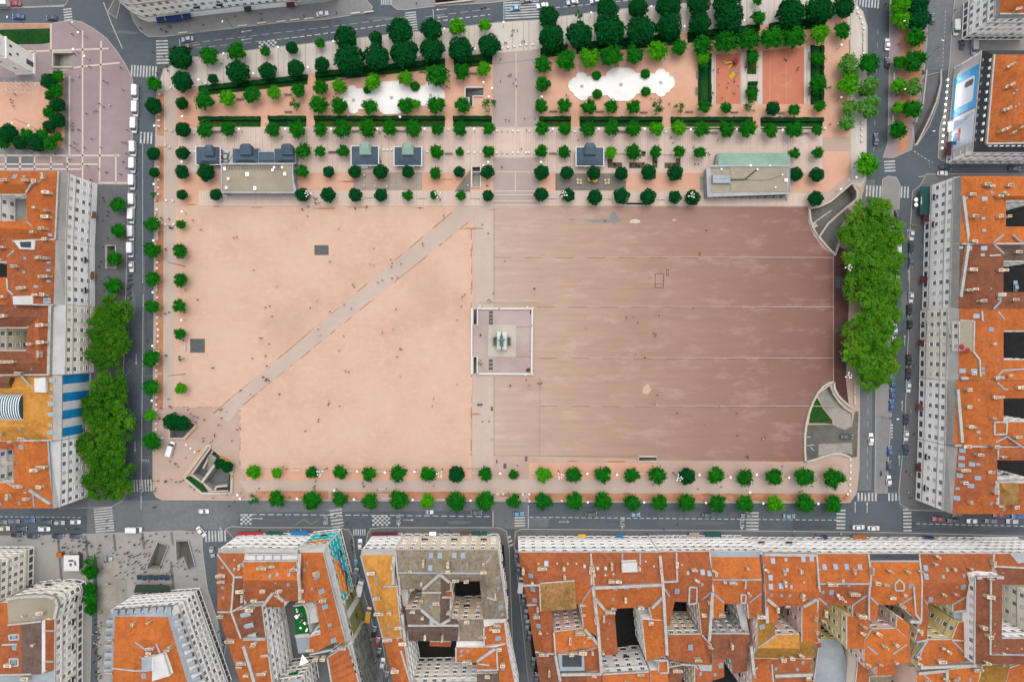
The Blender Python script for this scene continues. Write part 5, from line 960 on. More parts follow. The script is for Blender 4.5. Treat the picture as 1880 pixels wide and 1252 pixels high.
word('BRASSERIE', 0, 0, .6, 0, 'white_paint', name='sign_lettering', kind=None, parent=g, loc=(-3.05, 0, 2.86), rot=(0, 0, R(-90)))
for a in ((1697.2, 397.5, 1696.8, 410, 1.8, 'maroon', 'maroon awning just below the long green one, right block'), (1694, 508, 1693.6, 521, 2.0, 'maroon', 'maroon awning halfway down the right block front'), (1689, 624, 1688.8, 635, 1.8, 'maroon', 'maroon awning beside the terrace house front, right block'),
          (1687, 740, 1686.6, 752, 1.8, 'rust', 'brown awning on the fourth house front of right block'), (1683.6, 849, 1683, 863, 1.4, 'maroon', 'maroon awning on the lowest house front of right block'),
          (293.5, 39, 308, 37, 2.0, 'navy', 'left one of three navy awnings at the rounded corner, top'), (310, 36.8, 339, 33.2, 2.0, 'navy', 'long middle one of three navy awnings at the top'), (341, 33, 356, 31, 2.0, 'navy', 'right one of three navy awnings at the top'),
          (453, 20, 466, 18.5, 1.6, 'dark_green_cloth', 'dark green awning between two white houses, top edge'), (530, 12.5, 545, 11, 1.6, 'maroon', 'maroon awning at the right end of the top row shops'),
          (441, 978.5, 488, 978.3, 1.2, 'red', 'long red awning on the dormered house front, bottom block'), (492, 978.5, 524, 978.5, 1.2, 'green_cloth', 'green patterned awning between red and blue ones, bottom block'), (539, 978.5, 569, 978.5, 1.6, 'blue_cloth', 'bright blue awning left of the mural house'),
          (685, 979.5, 733, 979, 1.0, 'maroon', 'dark red shop awning under the ochre house front'), (790, 978.8, 802, 978.8, 1.2, 'white_cloth', 'small white awning under the grey brown roofed house'), (846, 978.8, 862, 978.8, 1.0, 'rust', 'brown awning under the grey brown roofed house'), (866, 978.8, 895, 978.8, 1.2, 'green_cloth', 'green slatted awning at right end of grey brown house'),
          (1060, 983, 1074, 983, 1.2, 'yellow', 'small yellow awning in the bottom row, left part'), (1129, 983, 1142, 983, 1.2, 'blue_cloth', 'small blue awning in the bottom row'), (1291, 981.8, 1320, 981.8, 1.8, 'green_cloth', 'teal awning in the middle of the bottom row'), (1262, 981.8, 1280, 981.8, 1.6, 'deck', 'grey awning left of the teal one, bottom row'),
          (1505, 985.4, 1513, 985.4, 1.4, 'navy', 'navy awning in the right half of the bottom row'), (1560, 985.4, 1584, 985.4, 1.4, 'o', 'orange awning in the right half of the bottom row'), (1690, 985.4, 1705, 985.4, 1.2, 'navy', 'small navy awning at right part of bottom row'), (161, 617, 161, 632, 1.0, 'rust', 'brown awning partly hidden by plane trees, left block'), (176, 391, 175.5, 403, 1.4, 'rust', 'rusty orange awning on the left block near its top'), (173, 500, 172.5, 514, 1.4, 'rust', 'brown awning halfway down the left block')):
    awning(*a)
b = MB(W(286, 1076)); P = pts('D', '995,590 1010,530 1250,540 1250,590'); P += []; b.prism([W(254, 1082), W(258, 1067.5), W(318, 1069), W(320, 1080)], 2.9, 3.3); tag(b.build('terrace_canopy', M['dark_green_cloth']), 'dark green terrace canopy above the tall white corner block', 'canopy')
# phone advertisement: printed sheet with its own lamps
t = thing('billboard', 'giant blue and white phone advertisement lit by a row of lamps', 'billboard', W(1752, 210)); bt = [PX('M', 948, 370), PX('M', 887, 1088)]
class _o: pass
bo = _o(); bo.root = t
def bsheet(poly, m, off, name):
    A = [wall_pt(bt, 0, 15.5, u, v) for u, v in poly]; n = newell([wall_pt(bt, 0, 15.5, *q) for q in ((0, 0), (1, 0), (1, 1), (0, 1))])
    if n.dot(Vector((-A[0].x, -A[0].y, 0))) < 0: n = -n
    b = MB(t.location); k = len(A); b.add([p + n * off for p in A] + [p + n * (off - .03) for p in A], [tuple(range(k)), tuple(range(2 * k - 1, k - 1, -1))] + [(i, (i + 1) % k, k + (i + 1) % k, k + i) for i in range(k)]); b.build(name, m, t); return n
C_ = lambda n, r, g, b_: plain(n, RGB(r, g, b_, .8), .6)
bsheet(((.02, .03), (.98, .03), (.98, .98), (.02, .98)), C_('grey_backing', 196, 190, 188), .25, 'backing')
nb = bsheet(((.12, .08), (.56, .08), (.56, .98), (.12, .98)), C_('sky_blue_print', 84, 176, 226), .32, 'blue_panel')
bsheet(((.12, .70), (.56, .70), (.56, .98), (.12, .98)), C_('deep_sky_print', 40, 160, 226), .34, 'blue_band')
bsheet(((.56, .08), (.90, .08), (.90, .98), (.56, .98)), C_('pale_print', 208, 216, 230), .32, 'white_panel')
bsheet(((.21, .18), (.47, .18), (.47, .82), (.45, .86), (.23, .86), (.21, .82)), C_('phone_white', 214, 222, 234), .37, 'phone')
bsheet(((.24, .56), (.27, .50), (.30, .56), (.30, .80), (.27, .83), (.24, .80)), C_('phone_dark', 62, 58, 66), .40, 'camera_window')
bsheet(((.55, .08), (.56, .08), (.56, .98), (.55, .98)), C_('print_joint', 60, 84, 110), .38, 'seam')
bsheet(((.70, .42), (.83, .42), (.83, .50), (.70, .50)), C_('print_red', 206, 40, 62), .36, 'red_bar'); bsheet(((.73, .26), (.84, .22), (.86, .36), (.80, .42), (.74, .40)), C_('print_blue', 20, 120, 170), .37, 'blue_shape'); bsheet(((.80, .20), (.88, .18), (.87, .28)), C_('print_teal', 90, 160, 170), .38, 'teal_shape')
M['print_grey'] = C_('print_grey', 130, 138, 150)
for i, (u, v) in enumerate(((.60, .80), (.60, .72), (.60, .64))):
    bsheet(((u + i * .015, .60), (u + i * .015 + .006, .60), (u + i * .015 + .006, .92 - i * .1), (u + i * .015, .92 - i * .1)), M['print_grey'], .36, 'text_line')
for i in range(12):
    u = .13 + i * .066; p = wall_pt(bt, 0, 15.5, u, .03); q = p + nb * 2.2; b = MB(t.location); b.tube(p + Vector((0, 0, .2)), q, .06, n=5); b.build('lamp_arm', M['dark_metal'], t)
    b = MB(t.location); b.ball(q, .28, 8, 6); b.build('lamp', bpy.data.materials.get('lamp_glow') or plain('lamp_glow', (.9, .85, .7), .5, emit=6, emc=(1, .9, .72)), t)
    ld = bpy.data.lights.get('billboard_lamp')
    if not ld: ld = bpy.data.lights.new('billboard_lamp', 'SPOT'); ld.energy = 1000; ld.color = (1, .93, .82); ld.spot_size = R(60); ld.shadow_soft_size = .3; ld.spot_blend = .8
    lo = bpy.data.objects.new('billboard_lamp', ld); COL.objects.link(lo); lo.parent = t; lo.location = q + nb * .3 - t.location; lo.rotation_euler = (wall_pt(bt, 0, 15.5, u, .38) - q).to_track_quat('-Z', 'Y').to_euler()
for i in range(11):      # dormer windows in the slate of the billboard house
    for row in (0, 1):
        p, n = roof_at(R0, *PX('M', 955 - i * 5.5 + row * 55 - (i * .6 if row else 0), 435 + i * 57)); a = math.atan2(n.y, n.x)
        b = MB(R0.root.location); b.box((p.x + .3, p.y, p.z - .2), (.9, 1.1, 1.1)); b.build('dormer', M['white_paint' if row else 'z'], R0.roof)
for i in range(8):
    p, n = roof_at(R0, *PX('M', 1005 + i * 42, 1050)); b = MB(R0.root.location); b.box((p.x, p.y + .3, p.z - .2), (1.1, .9, 1.1)); b.build('dormer', M['white_paint'], R0.roof)
b = MB(W(1733, 283)); b.prism([W(*PX('M', *nums(v))) for v in '660,1040 705,1030 695,1130 652,1135'.split()], 2.8, 3.2); tag(b.build('terrace_canopy', M['maroon']), 'dark red terrace canopy below the phone advertisement', 'canopy')
b = MB(W(1735, 245)); b.prism([W(*PX('M', *nums(v))) for v in '672,895 715,890 708,960 668,965'.split()], 2.8, 3.2); tag(b.build('terrace_canopy', M['white_cloth']), 'pale terrace canopy below the middle of the phone advertisement', 'canopy')
# mural on the side and front of the corner house
mt = [PX('E', 1175, 262), PX('E', 1345, 945)]; mf = [PX('E', 965, 285), PX('E', 1175, 262)]
MU = {k: C_('mural_' + k, *v) for k, v in dict(teal=(0, 186, 182), orange=(240, 150, 40), red=(222, 88, 60), blue=(30, 130, 190), dark=(60, 60, 70)).items()}
def mural(top, shapes, name='mural'):
    for i, (k, poly) in enumerate(shapes):
        A = [wall_pt(top, 0, 20, u, v) for u, v in poly]; Q = [wall_pt(top, 0, 20, *q) for q in ((0, 0), (1, 0), (1, 1), (0, 1))]; n = newell(Q)
        if n.dot(Vector((-Q[0].x, -Q[0].y, 0))) < 0: n = -n
        b = MB(B3c.root.location); kk = len(A); off = .18 + .03 * i; b.add([p + n * off for p in A] + [p + n * (off - .02) for p in A], [tuple(range(kk)), tuple(range(2 * kk - 1, kk - 1, -1))] + [(j, (j + 1) % kk, kk + (j + 1) % kk, kk + j) for j in range(kk)]); b.build(name, MU[k], B3c.root)
mural(mf, (('teal', ((.1, .22), (.99, .22), (.99, .88), (.1, .88))), ('red', ((.2, .68), (.95, .68), (.92, .86), (.2, .86))), ('orange', ((.3, .60), (.5, .70), (.85, .74), (.8, .82), (.4, .78)))))
mural(mt, (('teal', ((.01, .22), (.62, .22), (.62, .9), (.01, .9))), ('blue', ((.1, .62), (.5, .36), (.5, .44), (.1, .76))), ('orange', ((.16, .88), (.24, .64), (.60, .36), (.62, .60), (.5, .9))), ('red', ((.24, .64), (.42, .5), (.44, .56), (.26, .72))), ('dark', ((.44, .44), (.60, .52), (.58, .58), (.44, .5)))))
M['netting'] = mat('yellow_green_netting', RGB(156, 158, 92), .12, .5, .8, RGB(184, 182, 130), .2, .8)
for u0, u1 in ((.64, .72), (.80, .98)): sheet_on(B3c, mt, 20, u0, u1, .06, .94, 'scaffold_netting', 'netting', .9)
sheet_on(B3c, mt, 20, .72, .80, .06, .94, 'scaffold_sheeting', 'tarp_white', .85)
M['net2'] = mat('grey_scaffold_boards', RGB(168, 168, 160), .3, .35, .9, RGB(120, 122, 112), .5, .9)
sheet_on(B3e, [PX('E', 1350, 975), PX('E', 1450, 1400)], 20, .0, 1, .04, .96, 'scaffold_netting', 'net2', .9)
# roof garden beside the mural house, parasols on the right block terrace
def plants(b):
    q = random.Random(4)
    for i in range(14):
        u, v = q.random(), q.random(); p = TW('E', 945 + 70 * u + 30 * v, 715 + 180 * v, 16.2); b.cur = q.randrange(3); b.box((p.x, p.y, 16.4), (q.uniform(.5, 1.3), q.uniform(.4, .9), .6), q.uniform(0, 3))
extra(B3c, 'roof_garden', [M['white_paint'], M['wood'], M['hedge']], plants)
b = MB(W(557, 1207, 17)); p = TW('E', 1018, 1080, 17); b.add([(p.x - 1.6, p.y - 1.8, 18.6), (p.x + 1.9, p.y - .4, 18.9), (p.x - .6, p.y + 2.1, 18.4), (p.x + .1, p.y, 19.4)], [(0, 1, 3), (1, 2, 3), (2, 0, 3), (0, 2, 1)]); b.tube((p.x, p.y, 16), (p.x + .1, p.y, 19.4), .06); tag(b.build('sun_sail', M['white_cloth']), 'white triangular sun sail over the roof garden at the bottom', 'sun sail')
lay('roof_turf', 'E', '985,1060 1045,1045 1095,1252 1010,1300', 'turf', 1, 14.0)
b = MB(W(553, 1226)); b.prism([W(*PX('E', *nums(v)), 0) for v in '960,1040 1040,1030 1090,1260 1000,1290'.split()], 0, 0.2)
for x, y in ((803, 66), (845, 92)):
    p = TW('K', x, y, 25.5); g = thing('parasol', 'red parasol on the sunken roof terrace, ' + ('upper one' if x < 820 else 'lower one'), 'parasol', (p.x, p.y, 24)); b = MB(g.location); b.cyl((p.x, p.y, 25.6), 1.0, .05, .5, 10); b.build('canopy', M['red'], g); b = MB(g.location); b.tube((p.x, p.y, 23.4), (p.x, p.y, 25.7), .04); b.build('pole', M['metal'], g)
# bell tower, leaning out of the picture
g = thing('bell_tower', 'tall white square bell tower cut by the left edge', 'tower', W(48, 119)); b = MB(g.location)
P = [W(31, 103), W(64.5, 102), W(65, 136), W(33, 138)]; b.prism(P, 0, 36); b.build('shaft', M['stone'], g)
b = MB(g.location); b.prism([W(29.5, 101.5), W(66, 100.5), W(66.5, 137.5), W(31.5, 139.5)], 15.0, 15.5); b.prism([W(30, 102), W(65.5, 101), W(66, 137), W(32, 139)], 0, 1.0); b.prism([W(29, 101), W(66.5, 100), W(67, 138), W(31, 140)], 36, 37.2); b.build('cornice', M['stone'], g)
b = MB(g.location); c = W(48.5, 119.5); b.cyl((c.x, c.y, 37.2), 3.6, .3, 7, 8); b.build('dome', M['slate_blue'], g)
for z, y, w, hh in ((3, 122, 1.8, 3.6), (13, 112, .8, 1.2), (13.2, 127, .8, 1.2), (9.5, 119, .7, 1.1), (20, 118, 1.6, 3)):
    p = W(64.8, y); b = MB(g.location); b.box((p.x + .06, p.y, z), (.16, w, hh)); b.build('window', M['glass'], g)
for z, x in ((6, 48), (12, 44), (18, 50)):
    p = W(x, 137); b = MB(g.location); b.box((p.x, p.y - .06, z), (.7, .16, 1.1)); b.build('window', M['glass'], g)
b = MB(g.location); p = W(64.8, 118); q = W(66, 118)
b.add([(p.x + .1 + dx, p.y + 2.0 * math.cos(a), 28 + 2.0 * math.sin(a)) for dx in (0, .12) for a in [2 * math.pi * i / 20 for i in range(20)]], [tuple(range(20)), tuple(range(20, 40))]); b.build('clock_face', M['z'], g)
# ---------------------------------------------------------------- garden: hedges, beds, basins, playground
def area(px, py):
    """words for the place a photo pixel lies in"""
    return None
def hedge(s, label, h=1.3, t='N'):
    P = pts(t, s); b = MB(sum(P, Vector()) / len(P)); q = random.Random(int(P[0].x * 10))
    # a clipped box with a lumpy top
    A, B, C, D = P; n = max(2, int((B - A).length / 1.2)); m_ = max(2, int((D - A).length / 1.2)); V = []; F = []
    for j in range(m_ + 1):
        for i in range(n + 1):
            u, v = i / n, j / m_; p = (A * (1 - u) + B * u) * (1 - v) + (D * (1 - u) + C * u) * v
            V.append((p.x + q.uniform(-.12, .12), p.y + q.uniform(-.12, .12), .1 + h + q.uniform(-.22, .22)))
    for j in range(m_):
        for i in range(n): k = j * (n + 1) + i; F.append((k, k + n + 1, k + n + 2, k + 1))
    b.add(V, F); b.prism(P, .1, .1 + h - .3); R_ = [i for i in range(n + 1)] + [j * (n + 1) + n for j in range(1, m_ + 1)] + [m_ * (n + 1) + i for i in range(n - 1, -1, -1)] + [j * (n + 1) for j in range(m_ - 1, 0, -1)]
    L = [V[i] for i in R_]; k = len(L); b.add(L + [(p[0], p[1], .1) for p in L], [(i, (i + 1) % k, k + (i + 1) % k, k + i) for i in range(k)])
    return tag(b.build('hedge', M['hedge']), label, 'hedge', 'clipped hedges of the garden')
HT = (('367,160.5 566,139.5 565,148 367,169', 'first from left'), ('580,135 817,109.7 817,118 580,144', 'second from left'), ('834,108 904,99.5 904,111 834,120', 'third from left, just left of avenue'), ('992,92 1041,84.5 1042,93 992,100', 'just right of the avenue'),
      ('1058,82 1247,63.5 1247,75 1058,92', 'behind the right basin'), ('1262,62 1393,47 1393,58 1262,72', 'above the playground'), ('1411,46 1516,34 1515,43 1411,55', 'above the ball court'))
for i, (s, w) in enumerate(HT):
    hedge(s, f'long slanting hedge under the top trees, {w}')
    a = [nums(v) for v in s.split()]; lay('grass_strip', 'N', ' '.join(f'{x},{y}' for x, y in (a[3], a[2], (a[2][0], a[2][1] + 8), (a[3][0], a[3][1] + 8))), 'grass', 3)
HB = (('366.5,216 479,234', 'farthest left'), ('494,215 562.5,233.5', 'second from left'), ('578,215 817,234', 'below the left basin'), ('832,215 903,234', 'just left of avenue'), ('990,216 1048,234.5', 'just right of avenue'), ('1064,216.5 1215,234.5', 'below the right basin'), ('1231,217 1380,238', 'below the playground'), ('1396,218 1510,238', 'below the ball court'))
for i, (s, w) in enumerate(HB):
    (x0, y0), (x1, y1) = (nums(v) for v in s.split()); hedge(f'{x0},{y0} {x1},{y0} {x1},{y0 + 7} {x0},{y0 + 7}', f'straight hedge above the pink paving, {w}')
    lay('grass_strip', 'N', f'{x0},{y0 + 7} {x1},{y0 + 7} {x1},{y1} {x0},{y1}', 'grass2' if i % 2 == 0 else 'grass', 3)
for s, w in (('1281.5,101 1286,101 1286,192 1281.5,192', 'left edge of the playground'), ('1301,101 1305,101 1305,192 1301,192', 'right of the bed left of the playground'), ('1371.5,95 1388.5,95 1388.5,99 1371.5,99', 'upper bed between playground and ball court'), ('1372.5,152.5 1389.5,152.5 1389.5,156.5 1372.5,156.5', 'lower bed between playground and ball court'), ('1488,85 1493,85 1493,192 1488,192', 'right edge of the ball court'), ('1506,85 1511,85 1511,192 1506,192', 'far right of the ball court')):
    hedge(s, f'narrow hedge, {w}', 1.0)
lay('grass_strip', 'N', '1286,101 1301,101 1301,192 1286,192', 'grass', 3); lay('grass_strip', 'N', '1371.5,99 1388.5,99 1388.5,137 1371.5,137', 'grass2', 3); lay('grass_strip', 'N', '1372.5,156 1389.5,156 1389.5,186 1372.5,186', 'grass2', 3); lay('grass_strip', 'N', '1493,85 1506,85 1506,192 1493,192', 'grass', 3)
lay('play_area', 'd', '366,500 590,488 590,948 366,948', 'play_orange', 3); lay('ball_court', 'd', '790,465 1167,430 1167,950 790,950', 'play_orange', 3)
for s in ('320,510 365,505 365,948 320,948', '591,490 649,480 649,948 591,948', '649,690 735,690 735,754 649,754', '736,470 789,465 789,950 736,950', '1168,430 1226,420 1226,948 1168,948'): lay('pale_strip', 'd', s, 'cream', 3)
for s, w in (('860,460 855,950', .1), ('1005,450 1010,950', .1), ('910,860 935,860 935,900 910,900', .1)): stripe('court_line', 'd', s, w, 'orange_gravel', .142)
for i in range(22): a = i * 2 * math.pi / 22
stripe('court_line', 'd', ' '.join(f'{975 + 75 * math.cos(i * .3142)},{720 + 60 * math.sin(i * .3142)}' for i in range(21)), .1, 'orange_gravel', .143)
BAS = (('b', '250,990 270,965 320,935 325,905 350,880 390,880 420,912 620,905 640,870 680,840 850,832 880,865 915,890 1105,880 1120,850 1160,838 1190,860 1245,885 1290,925 1307,970 1300,1010 1240,1050 1210,1060 1150,1100 1120,1075 1060,1078 900,1090 870,1145 830,1158 690,1160 650,1130 630,1105 430,1112 425,1140 390,1155 350,1145 330,1110 320,1085 270,1030', ((383, 1022), (770, 998), (1165, 975)), 'left', (985, 945)),
       ('c', '747,825 760,790 800,755 830,745 828,720 850,705 890,705 918,720 925,742 1110,740 1112,710 1160,670 1190,660 1335,660 1365,680 1390,710 1580,715 1590,690 1620,668 1655,672 1680,700 1710,705 1710,728 1745,745 1765,790 1755,830 1715,865 1710,885 1680,890 1665,920 1635,930 1600,915 1585,893 1400,900 1370,940 1320,970 1180,968 1150,945 1125,915 935,925 920,955 885,967 850,955 830,930 805,920 805,900 765,870', ((877, 832), (1252, 818), (1632, 798)), 'right', (1500, 780)))
for tl, s, nz, w, q in BAS:
    P = pts(tl, s); c = sum(P, Vector()) / len(P); g = thing('fountain_basin', f'dry white stone basin with curved lobes in the {w} half of the garden', 'basin', c); b = MB(c)
    b.prism(P, .1, .30); b.build('basin_floor', M['white_pave'], g); b = MB(c); b.wall_line(P + [P[0]], .4, .1, .42); b.build('rim', M['white_pave'], g)
    for x, y in nz:
        p = TW(tl, x, y); b = MB(c); b.box((p.x, p.y, .34), (1.2, 1.2, .08)); b.cyl((p.x, p.y, .38), .3, .2, .2, 8); b.build('nozzle', M['concrete_light'], g)
# flower beds
for i, (s, w) in enumerate((('1080,562 1130,562 1130,655 1080,655', 'tall one'), ('1132,603 1228,603 1228,660 1132,660', 'left one'), ('1300,603 1458,603 1458,660 1300,660', 'middle one'), ('1535,545 1585,545 1585,655 1535,655', 'narrow upright one'), ('1660,605 1820,605 1820,660 1660,660', 'right one'), ('1422,488 1460,488 1460,540 1422,540', 'smallest one'), ('1775,560 1818,560 1818,604 1775,604', 'short one under a tree'))):
    P = pts('g', s); c = sum(P, Vector()) / 4; g = thing('flower_bed', f'earthy flower bed with shrubs right of the slate kiosk, {w}', 'flower bed', c, group='flower beds by the slate kiosk'); b = MB(c); b.prism(P, .1, .32); b.build('soil', M['bark'], g)
    q = random.Random(i); sx, sy = P[1].x - P[0].x, P[0].y - P[2].y; b = MB(c)
    for _ in range(int(abs(sx * sy) / 1.4)): b.ball((P[0].x + sx * q.uniform(.1, .9), P[2].y + sy * q.uniform(.1, .9), .4), q.uniform(.25, .6), 7, 4, .7)
    tag(b.build('shrubs', M['hedge' if i % 2 else 'grass2'], g), kind='stuff')
# playground pieces
p = TW('d', 500, 585); g = thing('climbing_frame', 'playground climbing frame with two yellow slides and a red roof', 'climbing frame', p); b = MB(p)
q = TW('d', 530, 575)
for dx in (-.9, .9):
    for dy in (-.9, .9): b.tube((q.x + dx, q.y + dy, .1), (q.x + dx, q.y + dy, 2.6), .08)
b.box((q.x, q.y, 1.3), (1.9, 1.9, .12)); b.build('tower', M['metal'], g); b = MB(p); b.add([(q.x - 1, q.y - 1, 2.6), (q.x + 1, q.y - 1, 2.6), (q.x + 1, q.y + 1, 2.6), (q.x - 1, q.y + 1, 2.6), (q.x, q.y, 3.4)], [(0, 1, 4), (1, 2, 4), (2, 3, 4), (3, 0, 4)]); b.build('roof', M['red'], g)
def slide(g, o, A, B, w, z=1.3):
    b = MB(o); d = (B - A); d.z = 0; d.normalize(); n = Vector((-d.y, d.x, 0)) * w / 2; A = A + Vector((0, 0, z)); B = B + Vector((0, 0, .25)); u = Vector((0, 0, .28))
    b.add([A - n, A + n, B + n, B - n], [(0, 1, 2, 3)]); b.add([A - n, B - n, B - n + u, A - n + u], [(0, 1, 2, 3)]); b.add([A + n, B + n, B + n + u, A + n + u], [(0, 1, 2, 3)]); b.build('slide', M['yellow'], g)
slide(g, p, q.copy(), TW('d', 445, 580), .8); slide(g, p, q.copy(), TW('d', 480, 622), .8)
p = TW('d', 515, 690); g = thing('wide_slide', 'wide yellow playground slide with a grey platform', 'slide', p); slide(g, p, TW('d', 530, 672), TW('d', 492, 715), 1.9, 1.5); b = MB(p); q = TW('d', 540, 662); b.box((q.x, q.y, 1.5), (1.5, 1.5, .12), R(40))
for dx, dy in ((-.6, -.6), (.6, -.6), (.6, .6), (-.6, .6)): b.tube((q.x + dx, q.y + dy, .1), (q.x + dx, q.y + dy, 2.3), .07)
b.build('platform', M['metal'], g)
p = TW('d', 1000, 570); g = thing('ball_hoop', 'grey ball hoop frame standing on the orange court', 'hoop', TW('d', 1045, 500)); b = MB(g.location); a = TW('d', 1045, 500); c = TW('d', 960, 585)
b.tube((a.x, a.y, .1), (a.x, a.y, 3.2), .1); b.tube((a.x, a.y, 3.2), (c.x + .5, c.y + .4, 3.4), .08); b.build('post', M['metal'], g); b = MB(g.location); b.box((c.x + .3, c.y + .2, 3.5), (1.6, .08, 1.0), R(-40)); b.build('backboard', M['metal'], g); b = MB(g.location)
for i in range(10):
    u, v = 2 * math.pi * i / 10, 2 * math.pi * (i + 1) / 10; b.tube((c.x - .2 + .3 * math.cos(u), c.y - .2 + .3 * math.sin(u), 3.1), (c.x - .2 + .3 * math.cos(v), c.y - .2 + .3 * math.sin(v), 3.1), .04, n=4)
b.build('ring', M['red'], g)
# ---------------------------------------------------------------- kiosks and pavilions
def frustum(b, lo, hi):      # slopes between two quads of (px,py,z)
    A = [W(*p) for p in lo]; B = [W(*p) for p in hi]; n = len(A)
    for i in range(n): b.poly([A[i], A[(i + 1) % n], B[(i + 1) % n], B[i]])
    b.poly(B)
def rect(t, x0, y0, x1, y1, z): return [(*PX(t, x, y), z) for x, y in ((x0, y1), (x1, y1), (x1, y0), (x0, y0))]
def kiosk(t, rim, inner, top, cap, label, m='slate_blue', m2=None, zs=(3.3, 4.9, 6.3, 7.3)):
    lo = rect(t, *rim, zs[0]); g = thing('kiosk', label, 'kiosk', W(*PX(t, (rim[0] + rim[2]) / 2, (rim[1] + rim[3]) / 2))); o = g.location; A = [W(*p) for p in lo]; c = sum(A, Vector()) / 4
    b = MB(o); b.prism([c + (p - c) * .90 for p in A], .1, zs[0] - .2); b.build('wall', M['stone'], g)
    b = MB(o); B_ = [c + (p - c) * .955 for p in A]
    for i in range(4): b.add([A[i] - Vector((0, 0, .35)), A[(i + 1) % 4] - Vector((0, 0, .35)), A[(i + 1) % 4] + Vector((0, 0, .25)), A[i] + Vector((0, 0, .25)), B_[i] + Vector((0, 0, .25)), B_[(i + 1) % 4] + Vector((0, 0, .25)), B_[i] - Vector((0, 0, .1)), B_[(i + 1) % 4] - Vector((0, 0, .1))], [(0, 1, 2, 3), (3, 2, 5, 4), (4, 5, 7, 6)])
    b.poly([p - Vector((0, 0, .3)) for p in A][::-1]); b.build('gutter', M['pale_stone'], g)
    b = MB(o); frustum(b, [tuple((*( ((p[0] - lo[0][0]) * .97 + lo[0][0] + (lo[1][0] - lo[0][0]) * .015), (p[1] - lo[0][1]) * .97 + lo[0][1] + (lo[2][1] - lo[0][1]) * .015), zs[0] + .1)) for p in lo], rect(t, *inner, zs[1])); rf = b.build('roof', M[m], g)
    b = MB(o); T = rect(t, *top, zs[2]); k = rect(t, *top, zs[1] - .3); wpx = [W(*p) for p in T]; b.prism([c2 for c2 in wpx], zs[1] - 1.0, zs[2]); frustum(b, T, rect(t, *cap, zs[3])); b.build('lantern', M[m2 or m], rf)
    # openings round the walls
    for s in range(4):
        p, q_ = c + (A[s] - c) * .90, c + (A[(s + 1) % 4] - c) * .90; d = q_ - p; L = d.length; a = math.atan2(d.y, d.x)
        for i in range(3):
            w = p + d * ((i + .5) / 3); b = MB(o); b.box((w.x, w.y, 1.6), (L / 3 * .7, .16, 2.2), a); b.build('window', M['glass'], g)
    return g
kiosk('e', (440, 438, 692, 626), (510, 470, 642, 580), (525, 440, 622, 530), (548, 420, 600, 465), 'slate roofed kiosk farthest left in the kiosk row')
kiosk('f', (245, 434, 530, 634), (318, 450, 460, 548), (330, 425, 448, 520), (352, 395, 425, 450), 'kiosk with green copper top, left one of the pair', 'slate_blue', 'copper')
kiosk('f', (680, 442, 967, 637), (752, 455, 890, 552), (762, 425, 880, 520), (785, 398, 855, 450), 'kiosk with green copper top, right one of the pair', 'slate_blue', 'copper')
kiosk('g', (757, 445, 1045, 641), (835, 470, 970, 560), (845, 435, 962, 520), (868, 400, 940, 450), 'slate roofed kiosk just right of the central avenue')
# long pavilion, left: slate wing and flat roofed hall
P = pts('e', '812,458 1078,458 1082,490 1232,490 1238,458 1450,458 1450,612 765,612 812,520', 4.0); c = sum(P, Vector()) / len(P); g = thing('pavilion', 'long pavilion with slate wings and a flat gravel roofed hall', 'pavilion', (c.x, c.y, 0)); o = g.location
b = MB(o); b.prism(P, .1, 4.0); b.wall_line(P[:8] + [P[8], P[0]], .45, 3.4, 4.25)
Q = pts('e', '706,618 1425,618 1430,800 1455,880 1440,908 706,905', 5.0); b.prism(Q, .1, 5.0); b.build('wall', M['pale_grey'], g); b = MB(o); b.wall_line(Q + [Q[0]], .55, 4.6, 5.5); b.build('parapet', M['pale_grey'], g)
b = MB(o); b.prism([p for p in pts('e', '716,628 1415,628 1418,800 1425,895 716,895', 5.0)], 4.9, 5.12); b.build('flat_roof', M['n'], g)
b = MB(o)
for x0, y0, x1, y1, ix0, iy0, ix1, iy1 in ((815, 465, 1076, 608, 880, 470, 1015, 570), (1240, 465, 1446, 608, 1300, 470, 1430, 570)):
    frustum(b, rect('e', x0, y0, x1, y1, 4.05), rect('e', ix0, iy0, ix1, iy1, 5.6)); frustum(b, rect('e', ix0 + 5, iy0 - 40, ix1 - 8, iy1 - 50, 6.9), rect('e', ix0 + 30, iy0 - 62, ix1 - 32, iy0 - 25, 7.8)); b.prism([W(*p) for p in rect('e', ix0 + 5, iy0 - 40, ix1 - 8, iy1 - 50, 6.9)], 5.0, 6.9)
frustum(b, rect('e', 1080, 495, 1235, 608, 4.05), rect('e', 1085, 560, 1230, 575, 4.7)); b.build('roof', M['slate_blue'], g)
b = MB(o)
for i in range(17): q = W(*PX('e', 760 + i * 33, 655), 5.15); b.tube((q.x - .35, q.y - .8, 5.3), (q.x - .35, q.y + .8, 5.3), .08); b.tube((q.x + .35, q.y - .8, 5.3), (q.x + .35, q.y + .8, 5.3), .08); b.tube((q.x - .35, q.y + .8, 5.3), (q.x + .35, q.y + .8, 5.3), .08)
b.build('roof_railing', M['dark_metal'], g)
for x, y, s in ((740, 670, .8), (968, 725, 1.1), (1348, 720, .9), (1225, 680, .7), (1240, 655, .6), (1045, 865, 1.0), (775, 770, .7), (755, 860, .7), (1320, 655, .6)):
    p = W(*PX('e', x, y), 5.1); b = MB(o); b.box((p.x, p.y, 5.5), (s, s * 1.3, .9)); b.cyl((p.x, p.y, 5.95), .22, .22, .3, 8); b.build('roof_vent', M['white_paint'], g)
for i in range(9): p = W(*PX('e', 760 + i * 75, 908), 2); b = MB(o); b.box((p.x, p.y - .45, 2.2), (2.2, .2, 3.0)); b.build('window', M['glass'], g)
